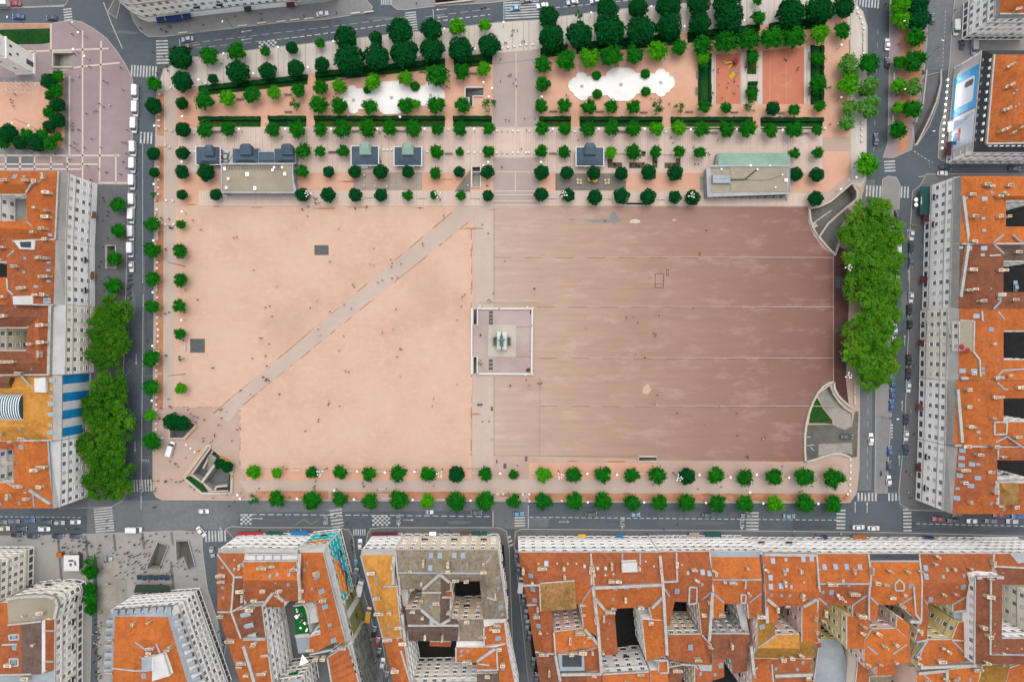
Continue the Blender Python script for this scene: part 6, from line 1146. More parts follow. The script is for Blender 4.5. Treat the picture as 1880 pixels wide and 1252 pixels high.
for x in (695, 1345): p = W(*PX('e', x, 915), 3.5); b = MB(o); b.box((p.x, p.y, 4.2), (1.2, .06, 1.5), R(35)); b.tube((p.x - .5, p.y, 2.6), (p.x - .5, p.y, 5.2), .05); b.build('flag', M['navy'], g)
# pavilion with green copper vault, right
P = pts('h', '300,572 1035,572 1035,820 290,845 285,600', 4.6); c = sum(P, Vector()) / len(P); g = thing('pavilion', 'pavilion with pale green copper vault and a beige flat roof', 'pavilion', (c.x, c.y, 0)); o = g.location
b = MB(o); b.prism(P, .1, 4.6); b.prism(pts('h', '385,452 1035,452 1035,575 360,575', 3.6), .1, 3.4); b.build('wall', M['pale_grey'], g); b = MB(o); b.wall_line(P + [P[0]], .6, 4.2, 5.1); b.build('parapet', M['pale_grey'], g)
b = MB(o); b.prism(pts('h', '325,585 1015,585 1015,805 325,812', 4.6), 4.5, 4.75); b.build('flat_roof', M['n'], g)
b = MB(o); A0, A1 = W(*PX('h', 388, 452), 3.4), W(*PX('h', 1035, 452), 3.4); B0, B1 = W(*PX('h', 385, 570), 4.9), W(*PX('h', 1035, 570), 4.9); n = 8; V = []
for i in range(n + 1):
    t_ = i / n; zz = 3.4 + 1.7 * math.sin(t_ * math.pi / 2)
    for a, c_ in ((A0, B0), (A1, B1)): V.append((a.x + (c_.x - a.x) * t_, a.y + (c_.y - a.y) * t_, zz))
b.add(V, [(2 * i, 2 * i + 1, 2 * i + 3, 2 * i + 2) for i in range(n)])
for k in range(34):
    x = A0.x + (A1.x - A0.x) * k / 33
    for i in range(n): b.tube((x, V[2 * i][1], V[2 * i][2] + .02), (x, V[2 * i + 2][1], V[2 * i + 2][2] + .02), .045, n=4)
b.build('copper_vault', M['copper'], g)
b = MB(o); A, B = W(*PX('h', 410, 695), 4.8), 0; b.box((A.x, A.y, 5.4), (6.6, 3.0, 1.2)); b.box((A.x, A.y, 6.05), (6.2, .12, .12)); b.build('cooling_unit', M['z'], g)
b = MB(o)
for u, v, w in (('492,695', '630,692', .28), ('630,692', '740,602', .28)): b.tube(W(*PX('h', *nums(u)), 4.95), W(*PX('h', *nums(v)), 4.95), w, n=6)
b.build('roof_pipe', M['dark_metal'], g); b = MB(o)
for u, v in (('630,695', '780,700'), ('780,700', '870,692'), ('870,692', '968,652'), ('497,590', '497,800'), ('330,590', '497,590')): b.tube(W(*PX('h', *nums(u)), 4.85), W(*PX('h', *nums(v)), 4.85), .08, n=5)
b.build('thin_pipe', M['metal'], g)
for x, y, s in ((740, 602, .5), (415, 600, .5), (968, 652, .4), (1000, 700, 1.0), (905, 765, .4), (680, 568, .7), (855, 568, .4)): p = W(*PX('h', x, y), 4.8); b = MB(o); b.box((p.x, p.y, 5.1), (s, s, .7)); b.build('roof_vent', M['white_paint'], g)
for i in range(10): p = W(*PX('h', 350 + i * 70, 845), 2); b = MB(o); b.box((p.x, p.y - .3, 2.1), (2.0, .3, 2.8)); b.build('window', M['glass'], g)
# ---------------------------------------------------------------- statue terrace
STZ = .62
P = pts('k', '185,245 270,245 960,250 955,1090 270,1085 185,1085'); lay('terrace', 'k', '260,262 945,262 945,1080 260,1080 260,868 180,862 180,475 260,475', 'statue_pave', 4); lay('plinth_slab', 'k', '397,466 746,466 744,868 392,862', 'concrete_light', 5)
c = W(920, 626); g = thing('terrace_wall', 'low white wall round the statue terrace', 'wall', c); b = MB(c)
for s in ('275,255 965,255', '955,250 945,1095', '270,1085 950,1088', '183,245 180,1090', '190,245 196,245'): b.wall_line(pts('k', s), .62, .1, .85)
b.build('wall', M['coping'], g); b = MB(c)
for s in ('270,252', '960,252', '955,1090', '265,1088', '890,240', '288,225', '865,1100', '268,1098'): p = TW('k', *nums(s)); b.box((p.x, p.y, .6), (.72, .72, 1.0))
b.build('pier', M['coping'], g)
for i, (x, y) in enumerate(((427, 303), (427, 350), (427, 395), (427, 440), (425, 920), (425, 970), (425, 1020))):
    p = TW('k', x, y, .15); g = thing('floor_grate', f'dark square grate {"above" if i < 4 else "below"} the statue slab, {nth(i if i < 4 else i - 4)} from top', 'grate', p, group='dark grates of the statue terrace'); b = MB(p); b.box((p.x, p.y, .16), (1.55, 1.15, .06)); b.build('frame', M['drain'], g); b = MB(p)
    for k in range(7): b.box((p.x - .66 + k * .22, p.y, .20), (.06, 1.05, .03))
    b.build('bars', M['dark_metal'], g)
stripe('dark_joint', 'k', '745,490 945,490', .12, 'wet_red', .145); stripe('dark_joint', 'k', '745,868 945,868', .12, 'statue_walk' if 'statue_walk' in M else 'wet_red', .145); patch('dark_patch', 'k', 900, 1035, 6, 5, 'wet_red', .147, 12, 6); patch('dark_patch', 'k', 932, 300, 1.5, 5, 'wet_red', .147, 13, 6)
def skin_mesh(J, Ed, name, mats, sub=1, region=None):
    """grow one continuous body from joints {key: (x,y,z,r[,ry])} and bones"""
    ks = list(J); me = bpy.data.meshes.new(name); me.from_pydata([J[k][:3] for k in ks], [(ks.index(a), ks.index(b_)) for a, b_ in Ed], [])
    o = bpy.data.objects.new(name, me); COL.objects.link(o); md = o.modifiers.new('s', 'SKIN'); md.use_smooth_shade = True
    for i, k in enumerate(ks):
        sv = me.skin_vertices[0].data[i]; r = J[k][3]; sv.radius = (r, J[k][4] if len(J[k]) > 4 else r); sv.use_root = i == 0
    if sub: s2 = o.modifiers.new('u', 'SUBSURF'); s2.levels = sub; s2.render_levels = sub
    dg = bpy.context.evaluated_depsgraph_get(); res = bpy.data.meshes.new_from_object(o.evaluated_get(dg)); bpy.data.objects.remove(o); res.name = name; res.materials.clear()
    for m in mats: res.materials.append(m)
    for f in res.polygons:
        f.use_smooth = True
        if region: f.material_index = region(f.center)
    return res
p = W(921, 626); g = thing('equestrian_statue', 'green bronze rider on horseback on a tall white pedestal', 'statue', p); b = MB(p)
A = [W(*PX('k', x, y), 5.2) for x, y in ((510, 566), (620, 566), (620, 766), (510, 766))]; ctr = sum(A, Vector()) / 4
Q = [Vector((v.x, v.y, 0)) for v in A]; cq = sum(Q, Vector()) / 4; b.prism([cq + (v - cq) * 1.18 for v in Q], .1, 1.0); b.prism([cq + (v - cq) * .86 for v in Q], 1.0, 4.7); b.prism(Q, 4.7, 5.2); b.build('pedestal', M['coping'], g)
hz = 5.2; X, Y = ctr.x - .05, ctr.y
HJ = dict(hip=(X, Y - 1.15, hz + 2.1, .52, .55), mid=(X, Y - .2, hz + 2.05, .55, .58), ches=(X, Y + .85, hz + 2.2, .52, .58), neck=(X, Y + 1.5, hz + 2.9, .3, .42), poll=(X, Y + 1.95, hz + 3.5, .22, .26), muz=(X + .05, Y + 2.5, hz + 3.0, .15, .17),
          fl1=(X - .3, Y + .95, hz + 1.5, .22), fl2=(X - .3, Y + 1.4, hz + .95, .13), fl3=(X - .3, Y + 1.15, hz + .45, .11), fl4=(X - .3, Y + 1.25, hz + .35, .12), fr1=(X + .3, Y + .9, hz + 1.4, .22), fr2=(X + .3, Y + .95, hz + .8, .13), fr3=(X + .3, Y + .9, hz + .1, .13),
          bl1=(X - .32, Y - 1.2, hz + 1.5, .28), bl2=(X - .32, Y - 1.45, hz + .9, .15), bl3=(X - .32, Y - 1.2, hz + .1, .13), br1=(X + .32, Y - 1.2, hz + 1.5, .28), br2=(X + .32, Y - 1.6, hz + .9, .15), br3=(X + .32, Y - 1.45, hz + .1, .13), t1=(X, Y - 1.75, hz + 2.2, .16), t2=(X, Y - 2.3, hz + 1.8, .2), t3=(X + .05, Y - 2.5, hz + 1.0, .12))
me = skin_mesh({k: (v[0] - p.x, v[1] - p.y, v[2] - p.z, *v[3:]) for k, v in HJ.items()}, [('hip', 'mid'), ('mid', 'ches'), ('ches', 'neck'), ('neck', 'poll'), ('poll', 'muz'), ('ches', 'fl1'), ('fl1', 'fl2'), ('fl2', 'fl3'), ('fl3', 'fl4'), ('ches', 'fr1'), ('fr1', 'fr2'), ('fr2', 'fr3'), ('hip', 'bl1'), ('bl1', 'bl2'), ('bl2', 'bl3'), ('hip', 'br1'), ('br1', 'br2'), ('br2', 'br3'), ('hip', 't1'), ('t1', 't2'), ('t2', 't3')], 'horse', [M['bronze']])
inst('horse', me, g, (0, 0, -2.6), (0, 0, 0), (1.35, 1.35, 1.5))
RJ = dict(pel=(0, -.25, hz + 2.75, .26, .22), tor=(0, -.2, hz + 3.3, .28, .22), sh=(0, -.18, hz + 3.7, .26, .18), nk=(0, -.15, hz + 3.95, .1), hd=(0, -.1, hz + 4.2, .17), ls=(-.35, -.15, hz + 3.65, .12), le=(-.5, .15, hz + 3.3, .1), lh=(-.25, .55, hz + 3.2, .08), rs=(.35, -.15, hz + 3.65, .12), re=(.65, .2, hz + 3.5, .1), rh=(.6, .75, hz + 3.65, .08),
          lk=(-.62, .25, hz + 2.3, .16), lf=(-.66, .1, hz + 1.5, .1), lt_=(-.68, .4, hz + 1.42, .08), rk=(.62, .25, hz + 2.3, .16), rf=(.66, .1, hz + 1.5, .1), rt=(.68, .4, hz + 1.42, .08), cl=(0, -.75, hz + 2.9, .3, .15), cl2=(0, -1.3, hz + 2.72, .34, .1))
me = skin_mesh({k: (v[0] + X - p.x, v[1] + Y - p.y, v[2] - p.z, *v[3:]) for k, v in RJ.items()}, [('pel', 'tor'), ('tor', 'sh'), ('sh', 'nk'), ('nk', 'hd'), ('sh', 'ls'), ('ls', 'le'), ('le', 'lh'), ('sh', 'rs'), ('rs', 're'), ('re', 'rh'), ('pel', 'lk'), ('lk', 'lf'), ('lf', 'lt_'), ('pel', 'rk'), ('rk', 'rf'), ('rf', 'rt'), ('tor', 'cl'), ('cl', 'cl2')], 'rider', [M['bronze']])
inst('rider', me, g, (0, 0, -2.6), (0, 0, 0), (1.9, 1.35, 1.5))
for sx, nm in ((-1, 'left'), (1, 'right')):      # reclining river figures either side
    x = cq.x + sx * 2.75
    FJ = dict(pel=(x, cq.y - .2, 1.5, .35, .3), tor=(x, cq.y + .5, 1.9, .36, .28), sh=(x, cq.y + .95, 2.3, .34, .24), nk=(x, cq.y + 1.1, 2.6, .14), hd=(x, cq.y + 1.2, 2.9, .22), a1=(x + sx * .45, cq.y + .8, 2.0, .14), a2=(x + sx * .6, cq.y + .2, 1.6, .11), b1=(x - sx * .4, cq.y + 1.1, 2.0, .14), b2=(x - sx * .3, cq.y + 1.5, 1.4, .12),
              k1=(x + sx * .3, cq.y - .9, 1.9, .2), f1=(x + sx * .35, cq.y - 1.6, 1.25, .13), k2=(x - sx * .2, cq.y - 1.0, 1.5, .2), f2=(x - sx * .15, cq.y - 1.9, 1.2, .13))
    me = skin_mesh({k: (v[0] - p.x, v[1] - p.y, *v[2:]) for k, v in FJ.items()}, [('pel', 'tor'), ('tor', 'sh'), ('sh', 'nk'), ('nk', 'hd'), ('sh', 'a1'), ('a1', 'a2'), ('sh', 'b1'), ('b1', 'b2'), ('pel', 'k1'), ('k1', 'f1'), ('pel', 'k2'), ('k2', 'f2')], 'reclining_figure', [M['dark_bronze']])
    inst('reclining_figure', me, g); b = MB(p); b.box((x, cq.y - .1, .55), (1.5, 3.4, .9)); b.build('figure_base', M['concrete'], g)
# ---------------------------------------------------------------- lamps, stone blocks, benches
def where(px, py):
    """short plain-English place for a pixel of the photo"""
    if py > 985:
        return 'on the grey lower left square' if px < 400 and py < 1100 else 'in the narrow street' if 640 < px < 740 or 930 < px < 1000 else 'by the bottom houses'
    if py > 918: return 'along the bottom road' if px < 1560 else 'at the lower right crossing'
    if px < 240: return 'on the mauve square' if py < 335 else 'on the left pavement'
    if px < 262 and py < 918: return 'in the left road'
    if px < 304 and 150 < py < 905: return 'along the left kerb'
    if px < 330 and 150 < py < 745: return 'on the left side path'
    if px > 1690: return 'on the far right pavement'
    if px > 1600: return 'between the right roads'
    if px > 1560: return 'along the right kerb'
    if py < 20 or (px < 700 and py < 62 - px * .03): return 'along the top street'
    if px < 905 and py < 160 - (px - 367) * .115 or px >= 905 and py < 100 - (px - 905) * .11: return 'on the cream top walk'
    if 904 < px < 991 and py < 378: return 'on the central avenue'
    if py < 236: return 'in the left garden' if px < 905 else 'in the playground' if 1280 < px < 1390 else 'on the ball court' if 1390 <= px < 1490 else 'in the right garden'
    if py < 318: return 'on the upper pink paving'
    if py < 352: return 'in the row below the kiosks'
    if py < 379: return 'on the lower pink paving'
    if py > 861: return 'on the bottom walk'
    if px > 1530: return 'by the plane trees'
    if px > 990: return 'on the red square'
    if px > 865: return 'on the statue terrace' if 560 < py < 692 else 'on the statue walk'
    if px < 440 and py > 748: return 'by the metro corner'
    d = (px - 405) / (843 - 405); yl = 747 - d * 368; d2 = (px - 440) / (867 - 440); y2 = 748 - d2 * 346
    if yl < py < y2: return 'on the diagonal path'
    return 'on the upper left gravel' if py <= yl else 'on the lower gravel field'
class Namer:
    """collects things of a kind and gives each a label by its place, numbering along the longer axis where several share a place"""
    def __init__(s): s.d = {}
    def put(s, key, o, px, py): s.d.setdefault(key, []).append((px, py, o))
    def done(s, fmt):
        for key, L in s.d.items():
            w = max(v[0] for v in L) - min(v[0] for v in L); h = max(v[1] for v in L) - min(v[1] for v in L); ax = 0 if w >= h else 1
            L.sort(key=lambda v: v[ax])
            for i, (px, py, o) in enumerate(L):
                k = len(L); e = 'the only one' if k == 1 else (f'{nth(i)} from {"left" if ax == 0 else "top"}' if i <= k // 2 or i > 39 else f'{nth(k - 1 - i)} from {"right" if ax == 0 else "bottom"}').replace('first from left', 'leftmost').replace('first from top', 'topmost').replace('first from right', 'rightmost').replace('first from bottom', 'lowest') if True else ''
                o['label'] = fmt(key, e)
NM = Namer()
b = MB(); b.cyl((0, 0, 0), .14, .09, .5, 8); b.tube((0, 0, .5), (0, 0, 3.6), .05, .04); LP = b.mesh('pole', [M['metal']]); b = MB(); b.cyl((0, 0, 3.55), .3, .48, .16, 12); b.ball((0, 0, 3.74), .46, 12, 6, .35); LH = b.mesh('lamp_shade', [M['globe']], True)
LAMPS = dict(A='560,235 205,905 605,405 525,355 1108,905', a='765,580 1353,512 495,862 1085,795 1675,727 190,650', b='177,422 735,360 1302,295 483,628 1042,562 1615,497 1700,840 1755,985 1788,897 853,1190', c='127,218 968,125 1543,65 730,375 1297,315 1862,255 493,930 600,1237 1040,1237 1478,1237',
    d='625,185 1167,127 1510,410 1508,885 1652,78 140,1178 560,1178 975,1183', e='300,133 297,593 297,1098 18,228 12,820 877,262 1347,260 1812,260', f='513,260 993,260 1495,260 1638,597 1592,632', g='405,597', h='1503,780 1645,672', i='42,228 38,577 36,940 230,765', C='1090,452', n='798,1100 820,1133',
    o='210,1000 695,1005 1195,1008 1688,1015 957,775 525,927 1210,770 722,767', m='100,572 660,578 1205,590 1485,592 520,710 790,710 1087,712 1362,715 1625,717 1297,662 1055,578 1330,578 518,573')
for t_, s in LAMPS.items():
    for v in s.split():
        px, py = PX(t_, *nums(v)); p = W(px, py, 3.8); g = thing('street_lamp', '', 'street lamp', (p.x, p.y, .12), 0, 'white topped lamps of the square'); inst('pole', LP, g); inst('lamp_shade', LH, g); NM.put(where(px, py), g, px, py)
NM.done(lambda k, e: f'slim lamp with round white shade {k}, {e}')
NM = Namer()
b = MB(); b.box((0, 0, .30), (.8, .8, .6), 0, .94); b.box((0, 0, .62), (.7, .7, .06)); BL = b.mesh('stone_block', [M['stone_block']])
BLK = dict(A='1143,678 1140,825 1140,867 1140,908 1190,930 1233,940 1187,1042 1215,1057 1137,1163 1135,1203', e='65,115 137,263 195,280 418,302 372,300 130,425 172,443 380,487 432,487 250,462 60,595 58,650 57,778 57,855 57,925 140,985 205,987', i='65,20 125,118 177,118 70,155 68,375 68,415 68,455 68,612 68,652 68,708 67,748 67,790 73,830 73,872 73,910 73,978 65,1062 63,1105 63,1147',
    n='82,50 82,235 82,303 82,347 80,415 78,470 78,523 130,597 347,657 385,690 422,722 457,755', d='1660,118 1683,160 1700,210 1710,260 1710,485', h='1695,183 1695,235 1693,288 1692,343 1690,440 1360,225 1480,183', M='87,1013 83,1095', m='1780,505 1780,535 1780,565 1778,597 1778,625 1778,655 1765,670 1720,688 87,670 115,670 208,672 240,672 240,705 395,703',
    f='1235,265 1727,280 1780,280 1835,280 580,470 615,470 655,470 1018,487 1437,495 1498,497 1563,497 1722,500 1780,500 1833,500', g='10,280 65,280 120,280 175,280 288,280 748,287 1673,290 10,500 62,500 120,500 175,500 255,500 283,500 340,500', a='575,900 445,920 195,950', c='112,463 170,455 230,445 288,437 345,430 405,428')
for t_, s in BLK.items():
    for v in s.split():
        px, py = PX(t_, *nums(v)); p = W(px, py, .6); o = inst('stone_block', BL, None, (p.x, p.y, .12), (0, 0, rnd.uniform(-.1, .1))); tag(o, 'x', 'stone block', 'white stone blocks of the square'); NM.put(where(px, py), o, px, py)
NM.done(lambda k, e: f'low white stone block {k}, {e}')
for i, (x, y) in enumerate(((62, 52), (40, 990))):
    px, py = PX('i' if i == 0 else 'e', x, y); p = W(px, py); o = inst('stone_block', BL, None, (p.x, p.y, .12)); paint(o, 0, M['yellow']); tag(o, ('lower', 'upper')[i] + ' yellow painted block at the left kerb', 'stone block')
NM = Namer()
def bench(dark):
    b = MB(); b.box((0, 0, .46), (3.0 if dark else 3.6, .55, .1)); seat = b.mesh('seat', [M['wood' if dark else 'pale_bench']]); b = MB()
    if dark: b.box((0, -.3, .75), (3.0, .08, .5))
    bk = b.mesh('backrest', [M['wood']]) if dark else None; b = MB(); b.box((0, 0, .2), (.12, .5, .42)); return seat, bk, b.mesh('leg', [M['dark_metal' if dark else 'pale_bench']])
BD, BP = bench(True), bench(False)
M['bench_grey'] = M['wood']
BEN = dict(e='650,287,d 1835,495,d 1380,85,d', f='55,495,d 293,280,d 757,280,d 1237,508,d 440,950,p 970,955,p 1505,957,p 815,143,d 990,150,d', g='530,80,d 1000,82,d 1445,90,d 1230,285,d 525,507,d 1215,505,p 1690,515,p 510,960,p 1075,962,p 1620,970,p', h='125,75,d 535,80,d 960,85,d 345,265,d 1175,270,d', a='945,1070,d 1465,1020,d 1090,835,p 1160,835,p 970,282,p 1180,252,p 1385,237,p 1535,218,p 1690,205,p 330,357,p', b='1600,745,d 1085,730,d 670,770,d 270,800,d 402,138,p 540,125,p 495,665,p',
    d='197,680,d,90 190,830,d,90 1215,510,d,90 1213,830,d,90 643,600,d,90 643,850,d,90 1710,330,p,90 1708,425,p,90 1592,400,p,90 1175,180,p 1592,490,p,90', o='197,757,p 415,762,p 650,762,p 905,768,p 1240,770,p 1740,778,p 945,915,p 970,993,p 1435,1003,p', m='785,573,p 270,570,p 1800,165,p,90 1800,220,p,90', i='70,195,p,90 68,540,p,90 257,940,p,90', M='318,557,p,90 308,860,p,90', c='700,432,p 1310,350,p')
for t_, s in BEN.items():
    for v in s.split():
        v = v.split(','); px, py = PX(t_, float(v[0]), float(v[1])); p = W(px, py, .4); k = v[2]; a = R(float(v[3])) if len(v) > 3 else R(7) if t_ in 'ab' and k == 'p' else 0; st, bk, lg = BD if k == 'd' else BP
        g = thing('park_bench', '', 'bench', (p.x, p.y, .12), a, ('grey slatted benches' if k == 'd' else 'pale stone benches') + ' of the square'); inst('seat', st, g)
        if bk: inst('backrest', bk, g)
        for dx in (-1.2, 1.2): inst('leg', lg, g, (dx, 0, 0))
        NM.put(('grey slatted bench' if k == 'd' else 'pale backless bench', where(px, py)), g, px, py)
NM.done(lambda k, e: f'{k[0]} {k[1]}, {e}')
# tall candelabra masts with a ring of white lamps, slender light masts, road lamps
b = MB(); b.cyl((0, 0, 0), .3, .2, 1.0, 8); b.tube((0, 0, 1), (0, 0, 10.8), .14, .08); CP = b.mesh('mast', [M['metal']]); b = MB(); b.tube((0, 0, 10.6), (.85, 0, 10.9), .06, .05); b.cyl((.9, 0, 10.85), .24, .18, .3, 10); b.ball((.9, 0, 11.0), .26, 10, 6, .6); CL = b.mesh('lamp_arm', [M['globe']], True)
for i, (x, y, w) in enumerate(((1560, 491, 'above the middle of the plane trees'), (1560, 690, 'at the lower end of the plane trees'), (1248, 878, 'by the cream light shaft'), (1029, 874, 'on the bottom walk near its middle'), (586, 869, 'on the bottom walk, left of two'), (807, 871, 'on the bottom walk, right of two'), (1271, 358, 'beside the green vaulted pavilion'), (1036, 356, 'below the slate kiosk on lower paving'), (564, 355, 'at the corner of the long pavilion'), (803, 356, 'left of the triangular deck'))):
    p = W(x, y, 11); g = thing('candelabra_mast', f'tall mast with a ring of white lamps {w}', 'lamp mast', (p.x, p.y, .12), i * .4, 'candelabra masts round the square'); inst('mast', CP, g)
    for k in range(6): inst('lamp_arm', CL, g, (0, 0, (-.9 if k % 2 else 0)), (0, 0, k * math.pi / 3), (1.25 if k % 2 else .8, 1, 1))
b = MB(); b.tube((0, 0, 0), (0, 0, 14.6), .15, .08); MP = b.mesh('mast', [M['dark_metal']]); b = MB(); b.box((0, 0, 14.6), (1.6, .5, .25)); MH = b.mesh('floodlights', [M['z']])
for x, y, w in ((340, 489, 'upper'), (340, 686.5, 'lower')): p = W(x, y); g = thing('light_mast', f'{w} of two dark slender floodlight masts beside the left young trees', 'light mast', (p.x, p.y, .1)); inst('mast', MP, g); inst('floodlights', MH, g)
b = MB(); b.tube((0, 0, 0), (0, 0, 8), .1, .06); b.tube((0, 0, 8), (1.4, 0, 8.3), .05); RP = b.mesh('pole', [M['metal']]); b = MB(); b.box((1.7, 0, 8.3), (.8, .3, .14)); RH = b.mesh('lamp_head', [M['globe']])
for x, y, a, w in ((1713, 95, 160, 'beside the underpass ramp'), (1645, 55, 200, 'among the upper median trees'), (1646, 176, 200, 'among the lower median trees'), (1698, 252, 190, 'at the lower end of the underpass ramp'), (1618, 146 + 620, 10, 'at the narrow crossing between the right roads'), (1690, 771, 170, 'before the right house fronts'), (428, 51, 250, 'on the top pavement'), (44, 43, 260, 'at the red strip of the top left road'), (150, 60, 0, 'at the top of the mauve square'), (54, 231, 250, 'on the sand left of the mauve square')):
    p = W(x, y); g = thing('road_lamp', f'tall road lamp with an arm {w}', 'street lamp', (p.x, p.y, .1), R(a), 'road lamps'); inst('pole', RP, g); inst('lamp_head', RH, g)
# white poles planted on the sand, top left
q = random.Random(2)
for i in range(22):
    x, y = 12 + (i % 8) * 9.2 + q.uniform(-2, 2), 157 + (i // 8) * 8 + q.uniform(-1, 1); p = W(x, y); b = MB((p.x, p.y, .1)); b.tube((p.x, p.y, .1), (p.x, p.y, 3.4), .11, .09); o = b.build('white_pole', M['white_paint']); tag(o, 'white wooden pole standing in the sand beside the bell tower', 'pole', 'white poles planted on the sand'); 
# parasols and cafe furniture
def parasol(px, py, m, label, r=1.3, closed=False, z0=.12):
    p = W(px, py, 2.4); g = thing('parasol', label, 'parasol', (p.x, p.y, z0)); b = MB(); (b.cyl((0, 0, 1.0), .35, .08, 1.6, 8) if closed else b.cyl((0, 0, 2.1), r, .06, .55, 8)); inst('canopy', b.mesh('canopy', [M[m]]), g); b = MB(); b.tube((0, 0, 0), (0, 0, 2.7), .04); b.cyl((0, 0, 0), .35, .35, .1, 8); inst('pole', b.mesh('pole', [M['metal']]), g)
for x, y, w in ((375, 722, 'under a tree below the left copper kiosk'), (372, 832, 'leftmost of three on the grey terrace'), (482, 836, 'middle of three on the grey terrace'), (606, 835, 'rightmost of three on the grey terrace'), (1428, 828, 'on the triangular deck')): parasol(*PX('f', x, y), 'white_cloth', f'folded white parasol {w}', closed=True)
for x, y, m, w in ((905, 765, 'yellow', 'yellow parasol under a tree below the slate kiosk, left'), (955, 778, 'yellow', 'yellow parasol under a tree below the slate kiosk, right'), ): parasol(*PX('g', x, y), m, w, 1.0)
M['cream_cloth'] = plain('cream_canvas', RGB(222, 206, 160), .8)
for x, y, w in ((480, 262, 'upper'), (480, 298, 'lower')): parasol(*PX('L', x, y), 'white_cloth', f'{w} of two white parasols before the long green awning', .8)
for x, y, w in ((765, 450, 0), ): pass
for i, (x, y) in enumerate(((775, 780), (805, 785), (778, 812), (808, 815), (1055, 785), (1090, 782), (1060, 815), (1088, 812), (935, 790))):
    p = TW('g', x, y); g = thing('cafe_table', f'small pale cafe table on the dark strip terrace, {nth(i)} counted from left' if i != 3 else 'small pale cafe table on the dark strip terrace, lower right of first four', 'table', (p.x, p.y, .13), .3 * i, 'cafe tables on the dark terrace'); b = MB(); b.cyl((0, 0, .7), .5, .5, .05, 10); inst('tabletop', b.mesh('tabletop', [M['cream_cloth']]), g); b = MB(); b.tube((0, 0, 0), (0, 0, .7), .04); inst('leg', b.mesh('leg', [M['metal']]), g)
b = MB(W(*PX('f', 390, 652))); q = W(*PX('f', 390, 652)); b.box((q.x, q.y, .9), (2.4, .9, .08)); b.box((q.x - 1, q.y, .5), (.1, .8, .8)); b.box((q.x + 1, q.y, .5), (.1, .8, .8)); tag(b.build('serving_table', M['white_paint']), 'white serving table in front of the left copper kiosk', 'table')
# advertising kiosk on the lower left square, umbrellas row, cycle stand
p = W(*PX('D', 515, 395), 3); g = thing('news_kiosk', 'square white kiosk with a printed roof on the grey lower left square', 'kiosk', (p.x, p.y, .12)); b = MB((p.x, p.y, 0)); b.box((p.x, p.y, 1.5), (5.0, 5.2, 2.8)); b.build('wall', M['metal'], g); b = MB((p.x, p.y, 0)); b.box((p.x, p.y, 3.0), (5.8, 6.0, .25)); rf = b.build('roof', M['coping'], g); b = MB((p.x, p.y, 0)); b.box((p.x - .1, p.y + .9, 3.16), (1.9, .7, .06), .1); b.box((p.x + 1.5, p.y - .1, 3.16), (.7, 1.7, .06), .2); b.box((p.x - .2, p.y - .6, 3.16), (.9, 1.0, .06)); b.build('roof_print', M['slate_blue'], rf); 
p = TW('D', 452, 325); b = MB(p); b.box((p.x, p.y, 1.2), (1.8, 1.5, 2.1)); b.box((p.x, p.y, 2.3), (2.1, 1.8, .12)); tag(b.build('stall', M['o']), 'small orange box stall beside the white kiosk', 'stall')
p = TW('F', 92, 605)

for i in range(6):
    x, y = PX('D', 1000 + i * 40, 498 + (i % 2) * 4); p = W(x, y, 2.4); g = thing('parasol', f'square dark teal parasol above the dark green terrace canopy, {nth(i)} from left', 'parasol', (p.x, p.y, .12), .1, 'square dark parasols of the terrace'); b = MB(); b.box((0, 0, 2.5), (1.9, 1.9, .5), 0, .08); inst('canopy', b.mesh('canopy', [M['teal_cloth']]), g); b = MB(); b.tube((0, 0, 0), (0, 0, 2.7), .04); inst('pole', b.mesh('pole', [M['metal']]), g)
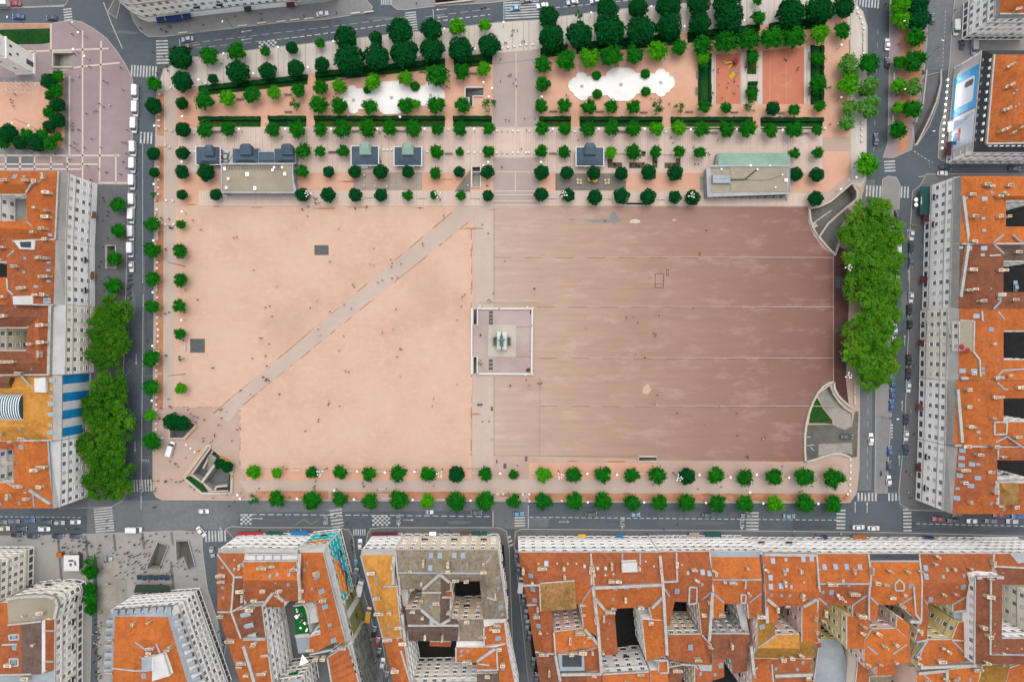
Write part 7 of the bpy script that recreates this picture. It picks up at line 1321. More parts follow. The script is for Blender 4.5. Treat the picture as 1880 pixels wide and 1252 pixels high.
# ---------------------------------------------------------------- trees
def leaf(b, c, s, q, out=None):
    n = Vector((q.uniform(-1, 1), q.uniform(-1, 1), q.uniform(-.2, 1))).normalized()
    if out is not None: n = (n * .8 + out).normalized()
    t = n.orthogonal().normalized(); u = n.cross(t); a = q.uniform(0, 6.28); t, u = t * math.cos(a) + u * math.sin(a), u * math.cos(a) - t * math.sin(a); l = s * q.uniform(.7, 1.3)
    b.add([c - t * l, c + u * l * .55, c + t * l, c - u * l * .55], [(0, 1, 2, 3)])
def crown(seed, style):
    q = random.Random(seed); b = MB()
    if style == 'clip':
        for i in range(1500):
            d = Vector((q.gauss(0, 1), q.gauss(0, 1), q.gauss(0, 1))).normalized()
            if d.z < -.6: continue
            k = .98 + .11 * math.sin(4 * d.x + seed) * math.cos(5 * d.y - seed) + .05 * math.sin(11 * d.x - 9 * d.y + seed) + q.uniform(-.14, .07); leaf(b, Vector((d.x * k, d.y * k, d.z * k * .85)), .115, q, d * .8)
        core = [(Vector((0, 0, -.03)), .82)]
    elif style == 'loose':      # round but ragged: leaf tufts sticking out past a lumpy ball
        core = [(Vector((0, 0, -.1)), .62)]; T = []
        for i in range(46):
            d = Vector((q.gauss(0, 1), q.gauss(0, 1), q.gauss(.35, .8))).normalized(); T.append((d * q.uniform(.62, .98), q.uniform(.16, .28)))
        T = [(Vector((c.x, c.y, c.z * .8)), r) for c, r in T if c.z > -.45]
        for c, r in T:
            core.append((c * .8, r * .85))
            for k in range(30): leaf(b, c + Vector((q.gauss(0, 1), q.gauss(0, 1), q.gauss(0, 1))) * r * .55, .11, q, c.normalized() * .7)
    else:
        n = {'sparse': 9, 'plane': 60}[style]; core = []
        for i in range(n):
            a = q.uniform(0, 6.28); rr_ = math.sqrt(q.random()) * .92; core.append((Vector((rr_ * math.cos(a), rr_ * math.sin(a), q.uniform(-.1, .25) + .45 * (1 - rr_))), q.uniform(.24, .36) if style != 'plane' else q.uniform(.10, .2)))
        for i in range({'sparse': 420, 'plane': 5200}[style]):
            c, r = core[q.randrange(n)]; d = Vector((q.gauss(0, 1), q.gauss(0, 1), q.gauss(.25, 1))).normalized(); leaf(b, c + d * r * q.uniform(.5, 1.5), {'sparse': .11, 'plane': .045}[style], q, d * .5)
        core = [(c * .95, r * (.75 if style != 'sparse' else .2)) for c, r in core] + ([(Vector((0, 0, -.2)), .5)] if style != 'sparse' else [])
    for c, r in core:
        base = len(b.v); b.ball(c, r, 10, 7, .85)
        for k in range(base, len(b.v)): b.v[k] = b.v[k] + Vector((q.uniform(-.06, .06), q.uniform(-.06, .06), q.uniform(-.06, .06))) * (1 if r > .4 else .5)
    return b.mesh('crown', [M['leaf_mid']])
CR = {s: [crown(10 * k + len(s), s) for k in range(n)] for s, n in (('clip', 4), ('loose', 6), ('sparse', 3), ('plane', 4))}
b = MB(); b.tube((0, 0, 0), (.03, .02, 1.0), .055, .035, 8); b.tube((.03, .02, .95), (.3, .1, 1.5), .03, .012, 5); b.tube((.03, .02, .95), (-.25, .2, 1.5), .03, .012, 5); b.tube((.03, .02, .95), (0, -.3, 1.55), .03, .012, 5); TR = b.mesh('trunk', [M['bark']])
TK = {'d': ('clip', 'leaf_dark', 'dark dense round tree'), 'm': ('loose', 'leaf_mid', 'green leafy tree'), 'b': ('loose', 'leaf_bright', 'bright green tree'), 'p': ('loose', 'leaf_pale', 'pale green flowering tree'), 's': ('sparse', 'leaf_mid', 'thin loose young tree'), 'P': ('plane', 'leaf_plane', 'large spreading plane tree'), 'c': ('clip', 'leaf_mid', 'round clipped shrub')}
NM = Namer(); tq = random.Random(5)
def tree(px, py, r, k):
    st, m, lab = TK[k]; r *= S; zc = 1.6 + r * .95 if k != 'P' else 7.5
    if k == 'c': zc = r * .8
    p = W(px, py, zc); q = tq; g = thing('tree' if k not in 'c' else 'shrub', '', 'tree' if k != 'c' else 'shrub', (p.x, p.y, .1), q.uniform(0, 6.28), 'plane trees beside the square' if k == 'P' else 'trees of the square')
    ht = zc - .1; o = inst('trunk', TR, g, (0, 0, 0), (0, 0, 0), (max(r * .9, 1.6), max(r * .9, 1.6), ht / 1.1)); mlist = CR[st]; rr_ = r * {'clip': 1.06, 'loose': .98}.get(st, 1.1)
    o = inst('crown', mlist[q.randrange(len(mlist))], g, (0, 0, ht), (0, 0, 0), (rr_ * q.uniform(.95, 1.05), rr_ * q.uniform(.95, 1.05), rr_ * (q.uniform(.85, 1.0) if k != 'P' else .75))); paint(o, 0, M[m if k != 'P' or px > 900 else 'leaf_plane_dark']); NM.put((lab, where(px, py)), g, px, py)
TREES = '''d332,107,18 m383,103,16 m434,95,16.5 m487,94,9.5 d536,88,10 m587,80,9 d635,70,18 d690,71,11 d735,57,21 d792,54,17 b840,50,16 b890,45,12.5 d1007,31,16 s1062,27,8 d1115,18,17 d1171,14,16.5 d1228,10,20 d1282,7,19 d1334,3,21 m1394,32,14 m1390,0,10 d1452,24,23 d1504,18,22.6 d1549,13,17
m283,154,13 d334,150,16 d391,145,8 d437,134,19 d491,131,14 d543,126,14 d591,119,12 d641,111,24 d692,105,21 d742,98,23 d793,92,20 d846,91,20 d898,84,17.5 d1012,70,21 d1064,65,21 d1119,57,25.5 d1176,56,23 d1228,48,21.5 d1284,43,18 d1338,33,23.5
m375,184,17 b418,179,15.5 m462,174,15 b503,170,12.5 m548,166,12.5 m588,160,14 d334,190,10 s542,190,10 m585,192,16 b623,158,12.5 b684,150,14.5 c674,165,6.5 b745,142,15 c762,159,8 m802,138,19.5 m848,132,14.5 b888,127,12.5 m623,195,15.5 m680,197,14 s668,192,6 m745,194,14 b763,192,9 m801,194,16 m849,194,14 s898,196,12
m997,118,15 m1037,111,19 b1081,106,18.7 m1122,102,20 m1164,100,16 b1207,93,17.5 m1247,87,14 m997,155,13.5 m994,195,12.5 m1036,195,14 m1080,197,14.3 m1122,196,12.5 m1163,197,12.5 s1208,195,12 s1247,200,9 c1095,139,7.5 c1185,136,7.7 c1097,173,8 c1186,168,7.7
m1290,83,17 m1333,78,20.5 m1374,74,19 m1417,70,20 m1458,69,20 b1503,62,18 m1546,57,15 b1291,107,12 m1293,120,9 m1382,105,12 m1381,168,11 m1502,109,12 m1503,155,15.7 m1293,196,12 m1333,198,10.5 s1378,197,11 d1419,200,12 m1458,202,11 m1505,195,10.5
p1558,120,19 m1596,116,18.6 b1563,139,13 b1558,155,20 p1596,159,17 m1586,169,10 p1559,198,14.5 p1595,196,20 p1556,227,15.7 b1591,301,21
m377,238,14.5 m418,237,13.5 m501,238,13 m545,238,15 m588,238,12.5 d336,238,12 d378,317,14 d335,282,11 d334,316,11 d334,358,8.5 d396,358,10 m556,277,13.5 m554,315,12 m588,277,11 d603,316,9.5 d555,358,11.5 d602,358,12.5
m628,238,16.5 m675,236,15.5 m714,236,15 m758,237,15 m803,238,11.5 m843,237,14 m897,237,12 m629,278,12 m802,279,12.5 m844,279,8 m897,279,11 d651,316,10.5 d699,316,12.5 d749,316,10 m799,318,11.5 d843,316,9 d895,316,11.5 d652,358,11.5 d699,358,10.5 m748,359,10 m797,358,8 m846,359,9.5 d896,360,9.5
m994,238,13.5 m1037,237,12 m1079,238,14 m1121,236,15.5 m1162,237,14 b1205,237,12.5 b1246,236,13.5 m994,278,11.5 m1036,279,11 b1121,280,11 m1163,279,14 m1204,279,10.5 m1247,280,12.5 d994,317,12 d1041,317,10.5 d1090,318,11 d1141,319,11 d1191,317,12.5 d1240,318,13 d994,357,11.5 d1043,358,11 d1092,362,12 d1141,360,13 d1190,362,13 d1239,362,10.5
m1289,238,14 m1333,237,15 m1373,237,15.7 m1416,239,14 m1458,239,15 m1500,239,10 m1285,280,11 m1458,282,10.5 m1501,281,11 d1461,320,11.5 d1500,321,12 d1498,365,12.5 d1271,363,12.5
d282,194,13 d282,282,10.7 d283,317,8 s282,359,6 m279,412,14 m279,461,16 m280,512,13 m279,563,13 m277,658,15 m277,712,15 b276,762,11 m279,810,16 m332,412,8.5 m330,461,13 m331,514,12 m330,562,13 m330,613,10.5 s333,658,5 b332,713,10.5
b508,868,10 m573,867,11.5 m624,867,13 m679,869,14 m731,869,15 m786,870,14.5 d838,871,14 m891,870,12.5 b466,866,13 m509,916,15.5 m573,918,18 m623,917,15 m679,919,15 m732,917,17.5 b786,920,14 m838,920,18 m891,920,18 s464,917,9
m943,871,9 b999,871,14.5 m1053,871,15 m1106,871,15.5 m1160,872,14 m1207,873,15.5 d1261,874,14 m1314,872,15 m1368,876,15 m1421,875,15.5 m1477,876,17.5 m1532,877,18.5 m943,920,13.5 m999,920,16.5 m1053,920,17.5 m1107,920,16.5 m1161,923,14.5 m1209,923,15.5 m1261,923,15.5 m1317,924,16.5 m1369,925,15.5 b1424,925,15.5 m1478,924,17.5 m1530,925,15
d316,774,14 d334,777,13 d404,851,9 d417,857,9 m216,375,14 m217,424,13 m211,474,15 m208,525,15
b1652,8,18 d1685,8,17 b1654,36,17 d1686,35,18 m1681,68,17 m1652,115,12.5 m1680,112,20 b1649,157,13 p1676,159,16 b1648,199,11.5 m1674,201,17 m1648,238,16
m106,141,11.5 d91,150,13 m103,165,12 m91,176,8.5 d106,193,11.5 m90,206,11 d106,221,12 d90,233,10 m106,252,8.5 d15,245,15 m6,261,12 m49,248,12 d36,262,11.5 m77,249,11.5 d66,262,14 m91,263,13 s164,1040,15 m168,1050,13 m166,1080,11 m167,1098,13 m167,1118,11
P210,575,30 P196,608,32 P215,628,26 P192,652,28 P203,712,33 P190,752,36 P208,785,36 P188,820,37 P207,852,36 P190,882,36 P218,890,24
P1598,398,36 P1572,424,32 P1622,432,36 P1590,466,38 P1628,482,30 P1592,520,40 P1628,535,26 P1606,552,24 P1610,580,36 P1578,614,30 P1612,630,38 P1580,650,34 P1616,672,30 P1595,690,24'''
for v in TREES.split():
    x, y, r = nums(v[1:]); tree(x, y, r, v[0])
def tl(k, e):
    return f'{k[0]} {k[1]}, {e}'
NM.done(tl)
# ---------------------------------------------------------------- vehicles
def loft(b, ST):
    """hull through stations (x, half width, z low, z high), edges rounded"""
    V = []; n = 8
    for x, w, z0, z1 in ST:
        c = min(.16, (z1 - z0) * .3); V += [(x, -w + c, z0), (x, w - c, z0), (x, w, z0 + c), (x, w, z1 - c), (x, w - c * 1.2, z1), (x, -w + c * 1.2, z1), (x, -w, z1 - c), (x, -w, z0 + c)]
    F = [(8 * i + j, 8 * i + (j + 1) % 8, 8 * i + 8 + (j + 1) % 8, 8 * i + 8 + j) for i in range(len(ST) - 1) for j in range(8)]; F += [tuple(range(7, -1, -1)), tuple(range(8 * len(ST) - 8, 8 * len(ST)))]; return b.add(V, F)
def car_kit(L, Wd, kind):
    h = L / 2; w = Wd / 2; b = MB()
    if kind == 'van':
        loft(b, [(-h, w * .92, .35, 1.6), (-h + .08, w, .3, 2.35), (h - 1.75, w, .3, 2.38), (h - 1.5, w * .97, .3, 2.2)]); loft(b, [(h - 1.52, w * .98, .3, 1.35), (h - .7, w * .96, .3, 1.15), (h - .1, w * .85, .35, .85), (h, w * .75, .4, .75)]); body = b.mesh('body', [M['white_paint']]); b = MB()
        b.add([(h - 1.5, -w * .93, 1.3), (h - 1.5, w * .93, 1.3), (h - .75, w * .86, 1.17), (h - .75, -w * .86, 1.17), (h - 1.62, -w * .85, 2.22), (h - 1.62, w * .85, 2.22)], [(3, 2, 5, 4), (0, 3, 4), (2, 1, 5)]); b.box((h - 1.85, w + .005, 1.75), (.9, .03, .55)); b.box((h - 1.85, -w - .005, 1.75), (.9, .03, .55)); glass = b.mesh('window_glass', [M['glass']])
    elif kind == 'truck':
        loft(b, [(h - 1.5, w * .95, .5, 2.1), (h - .5, w * .95, .5, 2.1), (h, w * .9, .5, 1.4)]); b.box((-.85, 0, .55), (L - 1.7, Wd * .8, .3)); b.box((-.85, 0, 1.95), (L - 1.7, Wd, 2.5)); body = b.mesh('body', [M['white_paint']]); b = MB(); b.add([(h - .45, -w * .85, 2.02), (h - .45, w * .85, 2.02), (h + .02, w * .8, 1.42), (h + .02, -w * .8, 1.42)], [(0, 3, 2, 1)]); glass = b.mesh('window_glass', [M['glass']])
    else:
        su = kind == 'suv'; t = 1.62 if su else 1.42; sh = .98 if su else .86; hood = h - .05
        loft(b, [(-h, w * .80, .42, sh - .12), (-h + .15, w * .94, .28, sh), (-h + .9, w, .24, sh + .02), (h - 1.25, w, .24, sh), (h - .5, w * .95, .26, sh - .10), (h - .1, w * .82, .32, sh - .2), (h, w * .68, .40, sh - .3)])
        bk = -h + (.25 if kind in ('hatch', 'suv') else .75); r0, r1 = bk + .45, h - 1.95; loft(b, [(r0, w * .74, t - .07, t), ((r0 + r1) / 2, w * .78, t - .07, t + .03), (r1, w * .74, t - .07, t)])
        for s in (-1, 1): b.tube((r1, s * w * .72, t - .03), (h - 1.25, s * w * .88, sh - .02), .05, n=4); b.tube((r0, s * w * .72, t - .03), (bk, s * w * .86, sh - .02), .06, n=4); b.tube(((r0 + r1) / 2, s * w * .77, t - .03), ((r0 + r1) / 2, s * w * .93, sh), .05, n=4)
        body = b.mesh('body', [M['white_paint']]); b = MB()
        lo = [(bk, -w * .86, sh - .02), (h - 1.2, -w * .88, sh - .02), (h - 1.2, w * .88, sh - .02), (bk, w * .86, sh - .02)]; hi = [(r0 + .02, -w * .70, t - .04), (r1 - .02, -w * .70, t - .04), (r1 - .02, w * .70, t - .04), (r0 + .02, w * .70, t - .04)]
        b.add(lo + hi, [(0, 1, 5, 4), (1, 2, 6, 5), (2, 3, 7, 6), (3, 0, 4, 7)]); glass = b.mesh('window_glass', [M['glass']])
    b = MB(); b.tube((0, -.1, 0), (0, .1, 0), .31, n=12); wh = b.mesh('wheel', [M['tyre']]); b = MB(); b.box((0, 0, 0), (.12, .34, .14)); hl = b.mesh('headlight', [M['lens']]); b = MB(); b.box((0, 0, 0), (.1, .3, .16)); tlm = b.mesh('tail_light', [M['tail']])
    return dict(body=body, glass=glass, wheel=wh, hl=hl, tl=tlm, L=L, w=w, kind=kind)
M['tyre'] = plain('tyre', (.02, .02, .02), .8); M['lens'] = plain('headlight_lens', (.7, .72, .72), .15); M['tail'] = plain('tail_lens', (.35, .02, .02), .3)
KIT = {'h': car_kit(4.0, 1.75, 'hatch'), 's': car_kit(4.6, 1.82, 'saloon'), 'u': car_kit(4.6, 1.88, 'suv'), 'v': car_kit(5.7, 2.1, 'van'), 't': car_kit(6.0, 2.2, 'truck'), 'c': car_kit(2.9, 1.6, 'hatch')}
KN = {'h': ('hatchback', 'car'), 's': ('saloon car', 'car'), 'u': ('estate car', 'car'), 'v': ('van', 'van'), 't': ('box truck', 'truck'), 'c': ('tiny city car', 'car')}
def cpaint(n, r, g, b_): m = plain(n, RGB(r, g, b_, .5), .28, 0, .6); m.node_tree.nodes['Principled BSDF'].inputs['Coat Weight'].default_value = .5; return m
CP_ = dict(w=('white', cpaint('white_car_paint', 240, 240, 238)), k=('black', cpaint('black_car_paint', 24, 26, 30)), g=('grey', cpaint('grey_car_paint', 104, 112, 118)), s=('silver', cpaint('silver_car_paint', 176, 184, 188)), b=('blue', cpaint('blue_car_paint', 28, 84, 150)), n=('navy', cpaint('navy_car_paint', 22, 44, 76)), r=('red', cpaint('red_car_paint', 176, 32, 42)), t=('dark teal', cpaint('teal_car_paint', 22, 62, 74)), y=('yellow sided', cpaint('yellow_car_paint', 226, 170, 40)), q=('turquoise', cpaint('turquoise_car_paint', 40, 150, 190)), m=('maroon', cpaint('maroon_car_paint', 80, 36, 44)), l=('light blue', cpaint('light_blue_car_paint', 118, 150, 170)), x=('cream', cpaint('cream_car_paint', 220, 210, 180)))
NM = Namer(); nveh = random.Random(9)
def car(px, py, ang, k, c, place, z=.0, small=False):
    K = KIT[k]; p = W(px, py, .8); g = thing({'v': 'van', 't': 'box_truck'}.get(k, 'car'), '', KN[k][1], (p.x, p.y, z), R(ang + nveh.uniform(-1.5, 1.5)), 'vehicles on the streets'); o = inst('body', K['body'], g); paint(o, 0, CP_[c][1]); inst('window_glass', K['glass'], g); h, w = K['L'] / 2, K['w']
    for x in (-h + .78, h - .8):
        for s in (-1, 1): inst('wheel', K['wheel'], g, (x, s * (w - .08), .31))
    for s in (-1, 1): inst('headlight', K['hl'], g, (h - .12, s * w * .62, .62 if k not in 'vt' else .7)); inst('tail_light', K['tl'], g, (-h + .04, s * w * .66, .72))
    NM.put((f'{CP_[c][0]} {KN[k][0]}', place), g, px, py); return g
PL = {1: 'parked in the row beside the left pavement', 2: 'driving on the bottom road', 3: 'at the right end of the bottom road', 4: 'at the lower left crossing', 5: 'in the traffic queue at the far lower left', 6: 'on the street at the top left corner', 7: 'on the top street', 8: 'on the upper right roads', 9: 'parked along the right house fronts', 10: 'parked beside the right plane trees', 11: 'parked between the lower right roads', 12: 'in the narrow street by the ochre house', 13: 'in the narrow street left of the turret house', 14: 'in the side street above the right block', 15: 'in a courtyard of the right block', 16: 'beside the metro corner', 17: 'beside the slate kiosk', 18: 'leaving the lower right ramp', 19: 'on the lower left square', 20: 'on the right road of the square'}
CARS = '''1:249,171,-90,vw 249,201,-90,vw 246.6,231,-90,vw 245,274,-90,vw 244,304,-90,vw 243,335,-90,vw 243,370,-90,vw 241.5,397,-90,vw 241,428.6,-90,vw 240,459,-90,vw 241,490,-90,hw
2:788.5,940,0,cw 874,941,0,st 951.7,943,0,hq 1084.6,944,0,sk 1165.7,944.5,0,hl 1299,945.3,0,st 1371,946.6,180,hg 1449,947.5,0,sl 3:1576.6,968,0,sw 1604,969.6,0,sw 1722.3,952.4,180,hr 1749.6,955.5,180,hk 1785,956.3,180,hw 1820,956.3,180,sg 1859,957,180,ss 1759,944.8,180,hk 1833.5,945,180,hr 1869,948,180,sb
4:373.6,938.4,0,hw 369,976,-48,sw 389,1013,-80,hs 246.6,972,0,vw 5:2.5,959,0,hg 24.8,956.8,0,sg 53.7,955.5,0,hb 84,958,0,st 108.6,959.4,0,hs 138,958,0,hw 6.4,970,0,sx 38,970,0,sn 80.5,971,0,sw 30.7,981,0,sk 60,984,0,st 106,984,0,sn 138,984,0,sn
19:199,1025,-10,cs 6:27.6,7.7,180,sr 4,8,180,tw 33,30.7,180,sb 94,33,180,hn 7:591.5,25.5,8,sw 344,72,188,ss 342,86,188,hm 945,16,188,hq 966,1.5,188,sk 995.8,10.5,188,sw 1051,4,188,ss 1092.6,2,188,hs
8:1629.5,82,90,sw 1629.5,115,90,hk 1608.6,256,90,sn 1712,34.5,90,ht 1754.8,52,-90,vw 1788,87.4,-88,vs 1766,82,90,hn 14:1736,306.7,0,st 1863,310,0,sk 1731,318.5,0,hw
10:1648,396,90,uk 1644,425,90,hk 1647,452.6,90,vw 1647,505,90,hs 1644,534,90,hw 1643,573,90,sn 1643,604,90,hw 1642,628,90,hw 1642,646,90,hr 1642,670,90,hr 9:1674,432,-90,hw 1673,454.6,-90,st 1673,481.5,-90,sg 1673,546,-90,hw 1670,569.7,-90,sk 1670.7,596.5,-90,hk 1668.6,662,-90,sk 1668,687,-90,sk 1668,710.7,-90,hw 1664,771,-90,sn 1664,799.7,-90,hw 1663,827,-90,st
11:1639,702,90,hb 1638.5,722.7,90,hb 1637.4,745,90,sb 1634,828,90,hb 1633,855,90,ht 1632,882,90,hw 20:1599.6,806,90,sw 18:1554,801.5,0,st 15:1865,525,90,hl 16:314,824,75,vw 17:414.7,286.8,82,ss
12:661,999,90,hw 653,1034,90,cq 653,1055,80,vg 662,1077,80,tw 676.7,1127,82,vy 687,1159.5,80,sk 693,1178.6,80,hr 696,1198,80,ht 702,1217,80,hw 709,1242.5,80,sk 676,1184,80,sk 685,1222,80,hk 13:947.4,1019,82,sn 951.7,1043,82,hn 956,1073,82,vw 960.7,1100.7,82,sn 965,1127.5,82,hg 968,1146.7,82,hl 971.7,1168.4,82,sk 979,1215.7,82,hn 985,1245,82,sn'''
cur = 0
for v in CARS.split():
    if ':' in v: cur, v = v.split(':'); cur = int(cur)
    x, y, a, kc = v.split(','); car(float(x), float(y), float(a), kc[0], kc[1], PL[cur], .14 if cur in (16, 17, 18, 19, 11) else 0)
NM.done(lambda k, e: f'{k[0]} {k[1]}' + ('' if e == 'the only one' else ', ' + e))
b = MB(); b.tube((-.75, 0, .32), (-.55, 0, .32), .3, n=8)
def moto():
    b = MB(); loft(b, [(-.6, .12, .55, .85), (-.1, .18, .4, .85), (.4, .15, .45, .9), (.65, .08, .7, .95)]); body = b.mesh('body', [M['dark_metal']]); b = MB(); b.tube((0, -.07, 0), (0, .07, 0), .32, n=12); wh = b.mesh('wheel', [M['tyre']]); b = MB(); b.tube((.45, -.38, 1.05), (.45, .38, 1.05), .03); b.tube((.45, 0, 1.05), (.72, 0, .35), .04); hb = b.mesh('handlebar', [M['metal']]); b = MB(); b.box((-.3, 0, .9), (.75, .3, .12)); st = b.mesh('seat', [M['tyre']]); return body, wh, hb, st
MT = moto(); NM = Namer()
for x, y, a, c, w in ((239, 506, 200, 'k', 'beside the left pavement'), (238, 514, 200, 'n', 'beside the left pavement'), (240, 523, 200, 'b', 'beside the left pavement'), (236, 529, 200, 'k', 'beside the left pavement'), (237, 538, 200, 's', 'beside the left pavement'), (238, 547, 200, 'w', 'beside the left pavement'), (121, 970.5, 0, 'x', 'in the lower left queue'), (140, 971, 0, 'k', 'in the lower left queue'), (283, 931, 20, 'n', 'at the lower left crossing'), (251, 779, -90, 'l', 'in the left road'), (1618, 869, 90, 't', 'between the lower right roads'), (1695, 133, 90, 'r', 'on the upper right median'), (888, 15, 188, 'r', 'on the top street'), (645, 993, 80, 'k', 'in the narrow street'), (646, 1000, 80, 's', 'in the narrow street'), (647, 1007, 80, 'k', 'in the narrow street'), (650, 1012, 80, 'w', 'in the narrow street')):
    p = W(x, y, .6); g = thing('motorbike', '', 'motorbike', (p.x, p.y, .02), R(a), 'motorbikes on the streets'); o = inst('body', MT[0], g); paint(o, 0, CP_[c][1]); inst('wheel', MT[1], g, (-.65, 0, .32)); inst('wheel', MT[1], g, (.7, 0, .32)); inst('handlebar', MT[2], g); inst('seat', MT[3], g); NM.put((f'{CP_[c][0]} motorbike', w), g, x, y)
NM.done(lambda k, e: f'{k[0]} {k[1]}' + (' standing on its own' if e == 'the only one' else ', ' + e))
# ---------------------------------------------------------------- people
def body(pose):
    """one continuous figure facing +x, 1.72 m tall"""
    s = {'walk': .26, 'stand': .04, 'stride': .36}.get(pose, 0); J = dict(pel=(0, 0, .95, .13, .15), tor=(0, 0, 1.2, .12, .16), sh=(0, 0, 1.42, .10, .16), nk=(.01, 0, 1.52, .055), hd=(.03, 0, 1.62, .095, .085), top=(.02, 0, 1.68, .08, .075)); E = [('pel', 'tor'), ('tor', 'sh'), ('sh', 'nk'), ('nk', 'hd'), ('hd', 'top')]
    for sd, y in (('l', 1), ('r', -1)):
        f = s * y
        if pose == 'sit': J.update({sd + 'k': (.42, y * .12, .93, .075), sd + 'a': (.46, y * .12, .52, .05), sd + 't': (.60, y * .12, .48, .045)})
        else: J.update({sd + 'k': (f * .55 + .05, y * .10, .52, .075), sd + 'a': (f - (.06 if f < 0 else 0), y * .10, .09 + (.06 if f < -.1 else 0), .05), sd + 't': (f + .16, y * .11, .05, .045)})
        J.update({sd + 's': (0, y * .20, 1.40, .065), sd + 'e': (-f * .5 - .02, y * .27, 1.14, .048), sd + 'h': (-f * .7 + .12, y * .25, .92, .04), sd + 'f': (-f * .7 + .17, y * .25, .86, .03)}); E += [('pel', sd + 'k'), (sd + 'k', sd + 'a'), (sd + 'a', sd + 't'), ('sh', sd + 's'), (sd + 's', sd + 'e'), (sd + 'e', sd + 'h'), (sd + 'h', sd + 'f')]
    def reg(c):
        if c.z > 1.66 or (c.z > 1.55 and c.x < -.01): return 3
        if c.z > 1.50: return 0
        if abs(c.y) > .2 and c.z < .97: return 0
        return 1 if c.z > .93 else (2 if c.z > .09 else 4)
    return skin_mesh(J, E, 'person', [M['skin'], M['dark_cloth'], M['dark_cloth'], M['hair'], M['tyre']], 1, reg)
pc = lambda n, *c: plain(n, RGB(*c, .8), .85)
M['skin'] = pc('skin', 196, 150, 124); M['dark_cloth'] = pc('dark_clothes', 34, 36, 42); M['hair'] = pc('dark_hair', 44, 34, 28); M['jeans'] = pc('denim', 52, 66, 92); M['pink_cloth'] = pc('pink_clothes', 206, 160, 158); M['grey_cloth'] = pc('grey_clothes', 112, 112, 114); M['light_cloth'] = pc('light_clothes', 224, 222, 216); M['yel_cloth'] = pc('yellow_vest', 226, 206, 40); M['blue_shirt'] = pc('blue_clothes', 40, 84, 160); M['tan'] = pc('tan_clothes', 160, 130, 100)
PB = [body(p) for p in ('walk', 'stride', 'stand', 'walk')]; CT = dict(k=('dark clothes', 'dark_cloth'), w=('a white top', 'light_cloth'), g=('a grey top', 'grey_cloth'), r=('a red top', 'red'), b=('a blue top', 'blue_shirt'), y=('a yellow top', 'yel_cloth'), p=('a pink top', 'pink_cloth'), t=('a tan top', 'tan'))
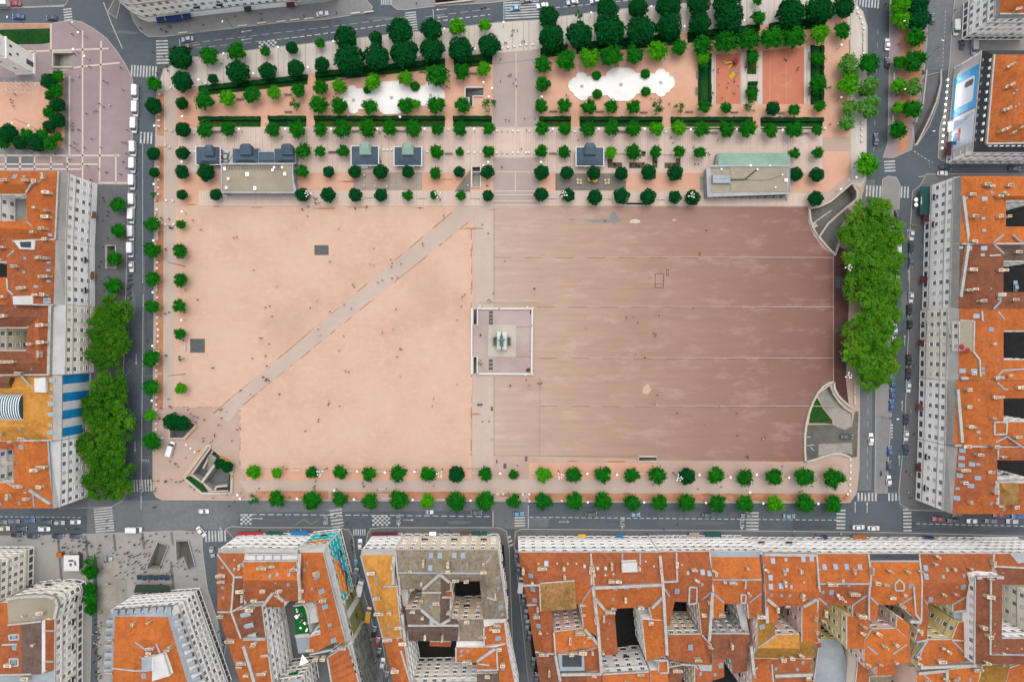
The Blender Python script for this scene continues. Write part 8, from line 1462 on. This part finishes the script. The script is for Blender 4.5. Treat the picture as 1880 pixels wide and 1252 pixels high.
PP = dict(i='95,73 148,82g 150,132 165,146 172,140r 310,92b 365,155 585,208g 605,203t 125,286 252,562w 340,628 120,720 150,712 252,712 128,1002 440,1088 447,1085 720,427t 872,532w 828,671 800,679 845,738 1143,633w 1103,683 762,886 775,888 823,926 800,1006 712,1024 808,1075 783,1150 805,1162 822,1172 800,1172 630,1240g 1085,62t 1048,15 245,902',
 j='228,145w 187,322w 168,370 438,385t 462,392w 322,525 332,540 168,707 465,280t 580,355t 585,405b 588,380 648,383t 492,511 522,496 588,482 625,478t 795,248 800,262r 937,60 615,689 1080,592 1065,606 1055,618w 1057,672 1030,763g 265,660b 312,687t 88,826 98,866w 262,873 230,970 593,826t 523,850g 640,958 650,962 622,1012 275,1110 295,1115 645,1145p 1028,1200 340,12 410,5t 1187,866 1235,632',
 k='458,62 405,140 425,160g 530,250 950,468 290,580 292,600 270,945 290,915r 285,965 310,955 300,975r 880,1165 1030,1205 1055,1215 665,1235 915,1228t 980,2', l='640,98 1155,147 1120,262 1125,270y 130,303 280,440 748,590t 783,585t 805,615 905,573w 915,575p 543,640w 885,668 897,675 893,685g 800,770w 842,792 1088,540t',
 m='855,197 838,240p 848,243w 1155,248w 1235,283 1238,390 1360,405w 1372,398t 1285,490 1288,497 950,283g 1090,337w 60,408p 298,138 283,140 150,152 240,150g 1048,645b 1160,637r 1535,660 1545,655 1595,633b 833,627 140,665 228,695 522,690 1750,690 1760,680p 1708,652 1452,537',
 n='200,318 218,328 362,345 385,385 415,403 445,415r 400,460g 430,455 503,435 650,350 658,342 695,368w 660,420r 633,483 805,510w 795,520 822,515p 825,178 905,210w 1025,58 1048,85 1058,78 1073,90 495,598 497,625 595,572 590,585w 575,620w 560,632t 750,622 460,712 340,770 205,803 245,820 255,828b 272,852p 165,985 160,975r 290,985 310,975 325,965 255,985 210,962t 95,975 55,975 70,1065 75,1040t 375,1015p 395,1030g 420,1050 585,1122 708,1095 728,1197 770,1160 990,1042 755,935 750,820 755,835w 1168,208 1090,875w 115,423 120,330',
 o='60,108 475,200 478,190 483,172p 572,208 395,322 390,340 280,422 1372,148 1360,212 90,725 115,745 125,735p 360,890 355,900r 370,850 550,922 770,865 775,890 778,898g 895,925 972,915 1372,890g 150,985b 530,1145 565,1152r 635,1208 600,1235',
 A='520,250 620,270t 535,390 645,482 870,490 520,575b 565,550w 745,585 770,597t 885,650 715,748 745,770b 790,760w 690,797 625,820 675,805g 525,890 520,910 520,935 567,935 525,1020p 545,1035g 510,1050 535,1065r 610,1065 660,1000 725,1060t 560,1085 500,1150b 625,1193 465,1180b 710,1215 765,1240 230,1100 395,1107 880,1025 905,1030 915,935 910,1105 885,1165 910,1210 80,720 85,740 95,765 107,678 1100,378 1180,405 1200,480 1155,505 1205,510 1130,530 1010,205 1005,150 1160,215 1190,230 1020,970 1022,995',
 B='765,65 865,80 655,120 740,250 745,270g 775,345 770,375 735,410g 775,540 735,600b 725,705 710,740 780,815 745,915r 1158,392 1212,398 1218,465r 1230,462 1188,617 1215,1070 1190,1078', C='1060,22 1190,128 1210,440t 1218,495 1145,580 970,995 1070,1000 995,1040r 1010,1095 1060,1080 1075,1055 1190,1030 1020,1127b 930,1158',
 D='770,90 820,130y 768,145 600,245 570,240 625,240 640,253r 660,280 700,325 655,352 760,205 305,257 140,235 450,515 390,520 1080,200 1120,185 1180,205 1000,235y 1020,215r 945,340 990,340 965,350 1035,330 1075,280 950,405 1010,410r 1040,460g 955,465 950,505 970,540 690,800 725,745y 722,850y 690,880 665,905 720,985y 700,1010 690,1045 690,1180',
 E='170,180 210,180r 235,305 255,315p 100,430w 130,415 145,385 170,490r 690,160 770,170 990,155w 900,165w 395,890 425,950 430,980w', F='65,112 20,135 410,165 800,170 925,190r 1025,170w 1030,190 1130,135 1210,95p 720,190', G='95,180 290,198 735,195 1010,185 1130,155 1235,120g', I='850,165w 848,200p 1010,190 995,215r 1185,185w', J='290,210w 600,210 718,228w 780,228w 880,205 820,215 940,205',
 K='465,205b 435,525y 463,692 410,960 420,1110w 435,1150 440,980y 120,1120 295,575', L='450,447y 468,447y 478,260 465,300', M='345,685 355,320 755,75 260,30 75,45 785,300 500,720 515,615', a='890,178 805,205 545,270t 1165,155 1175,215 1635,175 95,320 150,345 740,690t 150,720 90,760 165,765 50,795', b='210,135 1020,40 1350,780 1330,880t 1355,895t 180,985 195,950w 330,1185w 410,1185r 470,1190',
 c='210,295 228,297 262,295t 200,345 212,340 140,412 155,415r 305,398 325,402 98,573b 178,725 197,720 245,762b 220,803 250,826r 98,780g 330,1140 148,1148b 182,1158g 430,1135t 730,910 745,925y 1540,950 1575,950g 1720,985w 1715,1000p 1260,1117', d='345,640 390,635r 395,650w 440,565w 400,765w 470,798 485,750w 535,740r 530,835w 540,850t 425,890 575,780w 335,845 345,850w 330,895 635,610r 640,640w 745,610b 1115,620r 1110,640 1400,795 1410,797 1405,1132 530,1062 950,1062',
 e='1320,340 1140,293 1630,240 1600,960 1640,960g 1670,965 1650,1010 1665,1020 1690,1010 1580,1050 1520,1075', f='540,295 590,335 285,1068t 405,1045 1775,645 1625,832 1635,836 540,560 545,590 948,1063', g='258,275 785,375 1725,347 1748,402 205,465 10,648 600,940g', h='385,335 165,398 298,455 308,470 180,552 210,552 1005,870 1015,875w')
NM = Namer(); pq = random.Random(11); npl = 0; rest = MB(); rest_m = []
for t_, s in PP.items():
    for v in s.split():
        c = 'k'
        if v[-1].isalpha(): c, v = v[-1], v[:-1]
        x, y = nums(v); px, py = PX(t_, x, y); p = W(px, py, .9); me = PB[pq.randrange(4)]; a = pq.uniform(0, 6.28); z = .14; legs = pq.choice(('dark_cloth', 'jeans', 'dark_cloth', 'tan', 'grey_cloth'))
        if npl < 298 or t_ in 'lmcdefgh':
            npl += 1; o = inst('person', me, None, (p.x, p.y, z), (0, 0, a), (1, 1, pq.uniform(.94, 1.06))); paint(o, 1, M[CT[c][1]]); paint(o, 2, M[legs]); tag(o, 'x', 'person', 'people strolling about'); NM.put((CT[c][0], where(px, py)), o, px, py)
        else:
            mt = Matrix.Translation((p.x, p.y, z)) @ Matrix.Rotation(a, 4, 'Z'); base = len(rest.v); rest.v += [mt @ q.co for q in me.vertices]
            for f in me.polygons: rest.f.append(tuple(base + i for i in f.vertices)); rest.m.append(f.material_index if f.material_index != 1 else {'k': 1, 'w': 5, 'r': 6, 'y': 7}.get(c, 8))
for i in range(150):      # the thick of the crowd about the escalators and down the shopping street
    if i < 85: px, py = pq.gauss(262, 36), pq.gauss(1022, 26)
    elif i < 120: px, py = pq.uniform(172, 188), pq.uniform(1120, 1250)
    else: px, py = pq.gauss(150, 30), pq.gauss(1000, 9)
    if not 985 < py < 1252 or any(inpoly(*W(px, py).to_2d(), h) for h in HOLES) or covered(*W(px, py).to_2d()) > 1: continue
    mt = Matrix.Translation((*W(px, py).to_2d(), .14)) @ Matrix.Rotation(pq.uniform(0, 6.28), 4, 'Z'); me = PB[pq.randrange(4)]; base = len(rest.v); top = pq.choice((1, 1, 1, 5, 6, 8, 2, 1)); rest.v += [mt @ q.co for q in me.vertices]
    for f in me.polygons: rest.f.append(tuple(base + k for k in f.vertices)); rest.m.append(f.material_index if f.material_index != 1 else top)
NM.done(lambda k, e: f'person in {k[0]} walking {k[1]}, {e}')
if rest.f: tag(rest.build('crowd', [M['skin'], M['dark_cloth'], M['jeans'], M['hair'], M['tyre'], M['light_cloth'], M['red'], M['yel_cloth'], M['grey_cloth']], None, True), 'scattered crowd of small figures on the streets and pavements', 'crowd', kind='stuff')
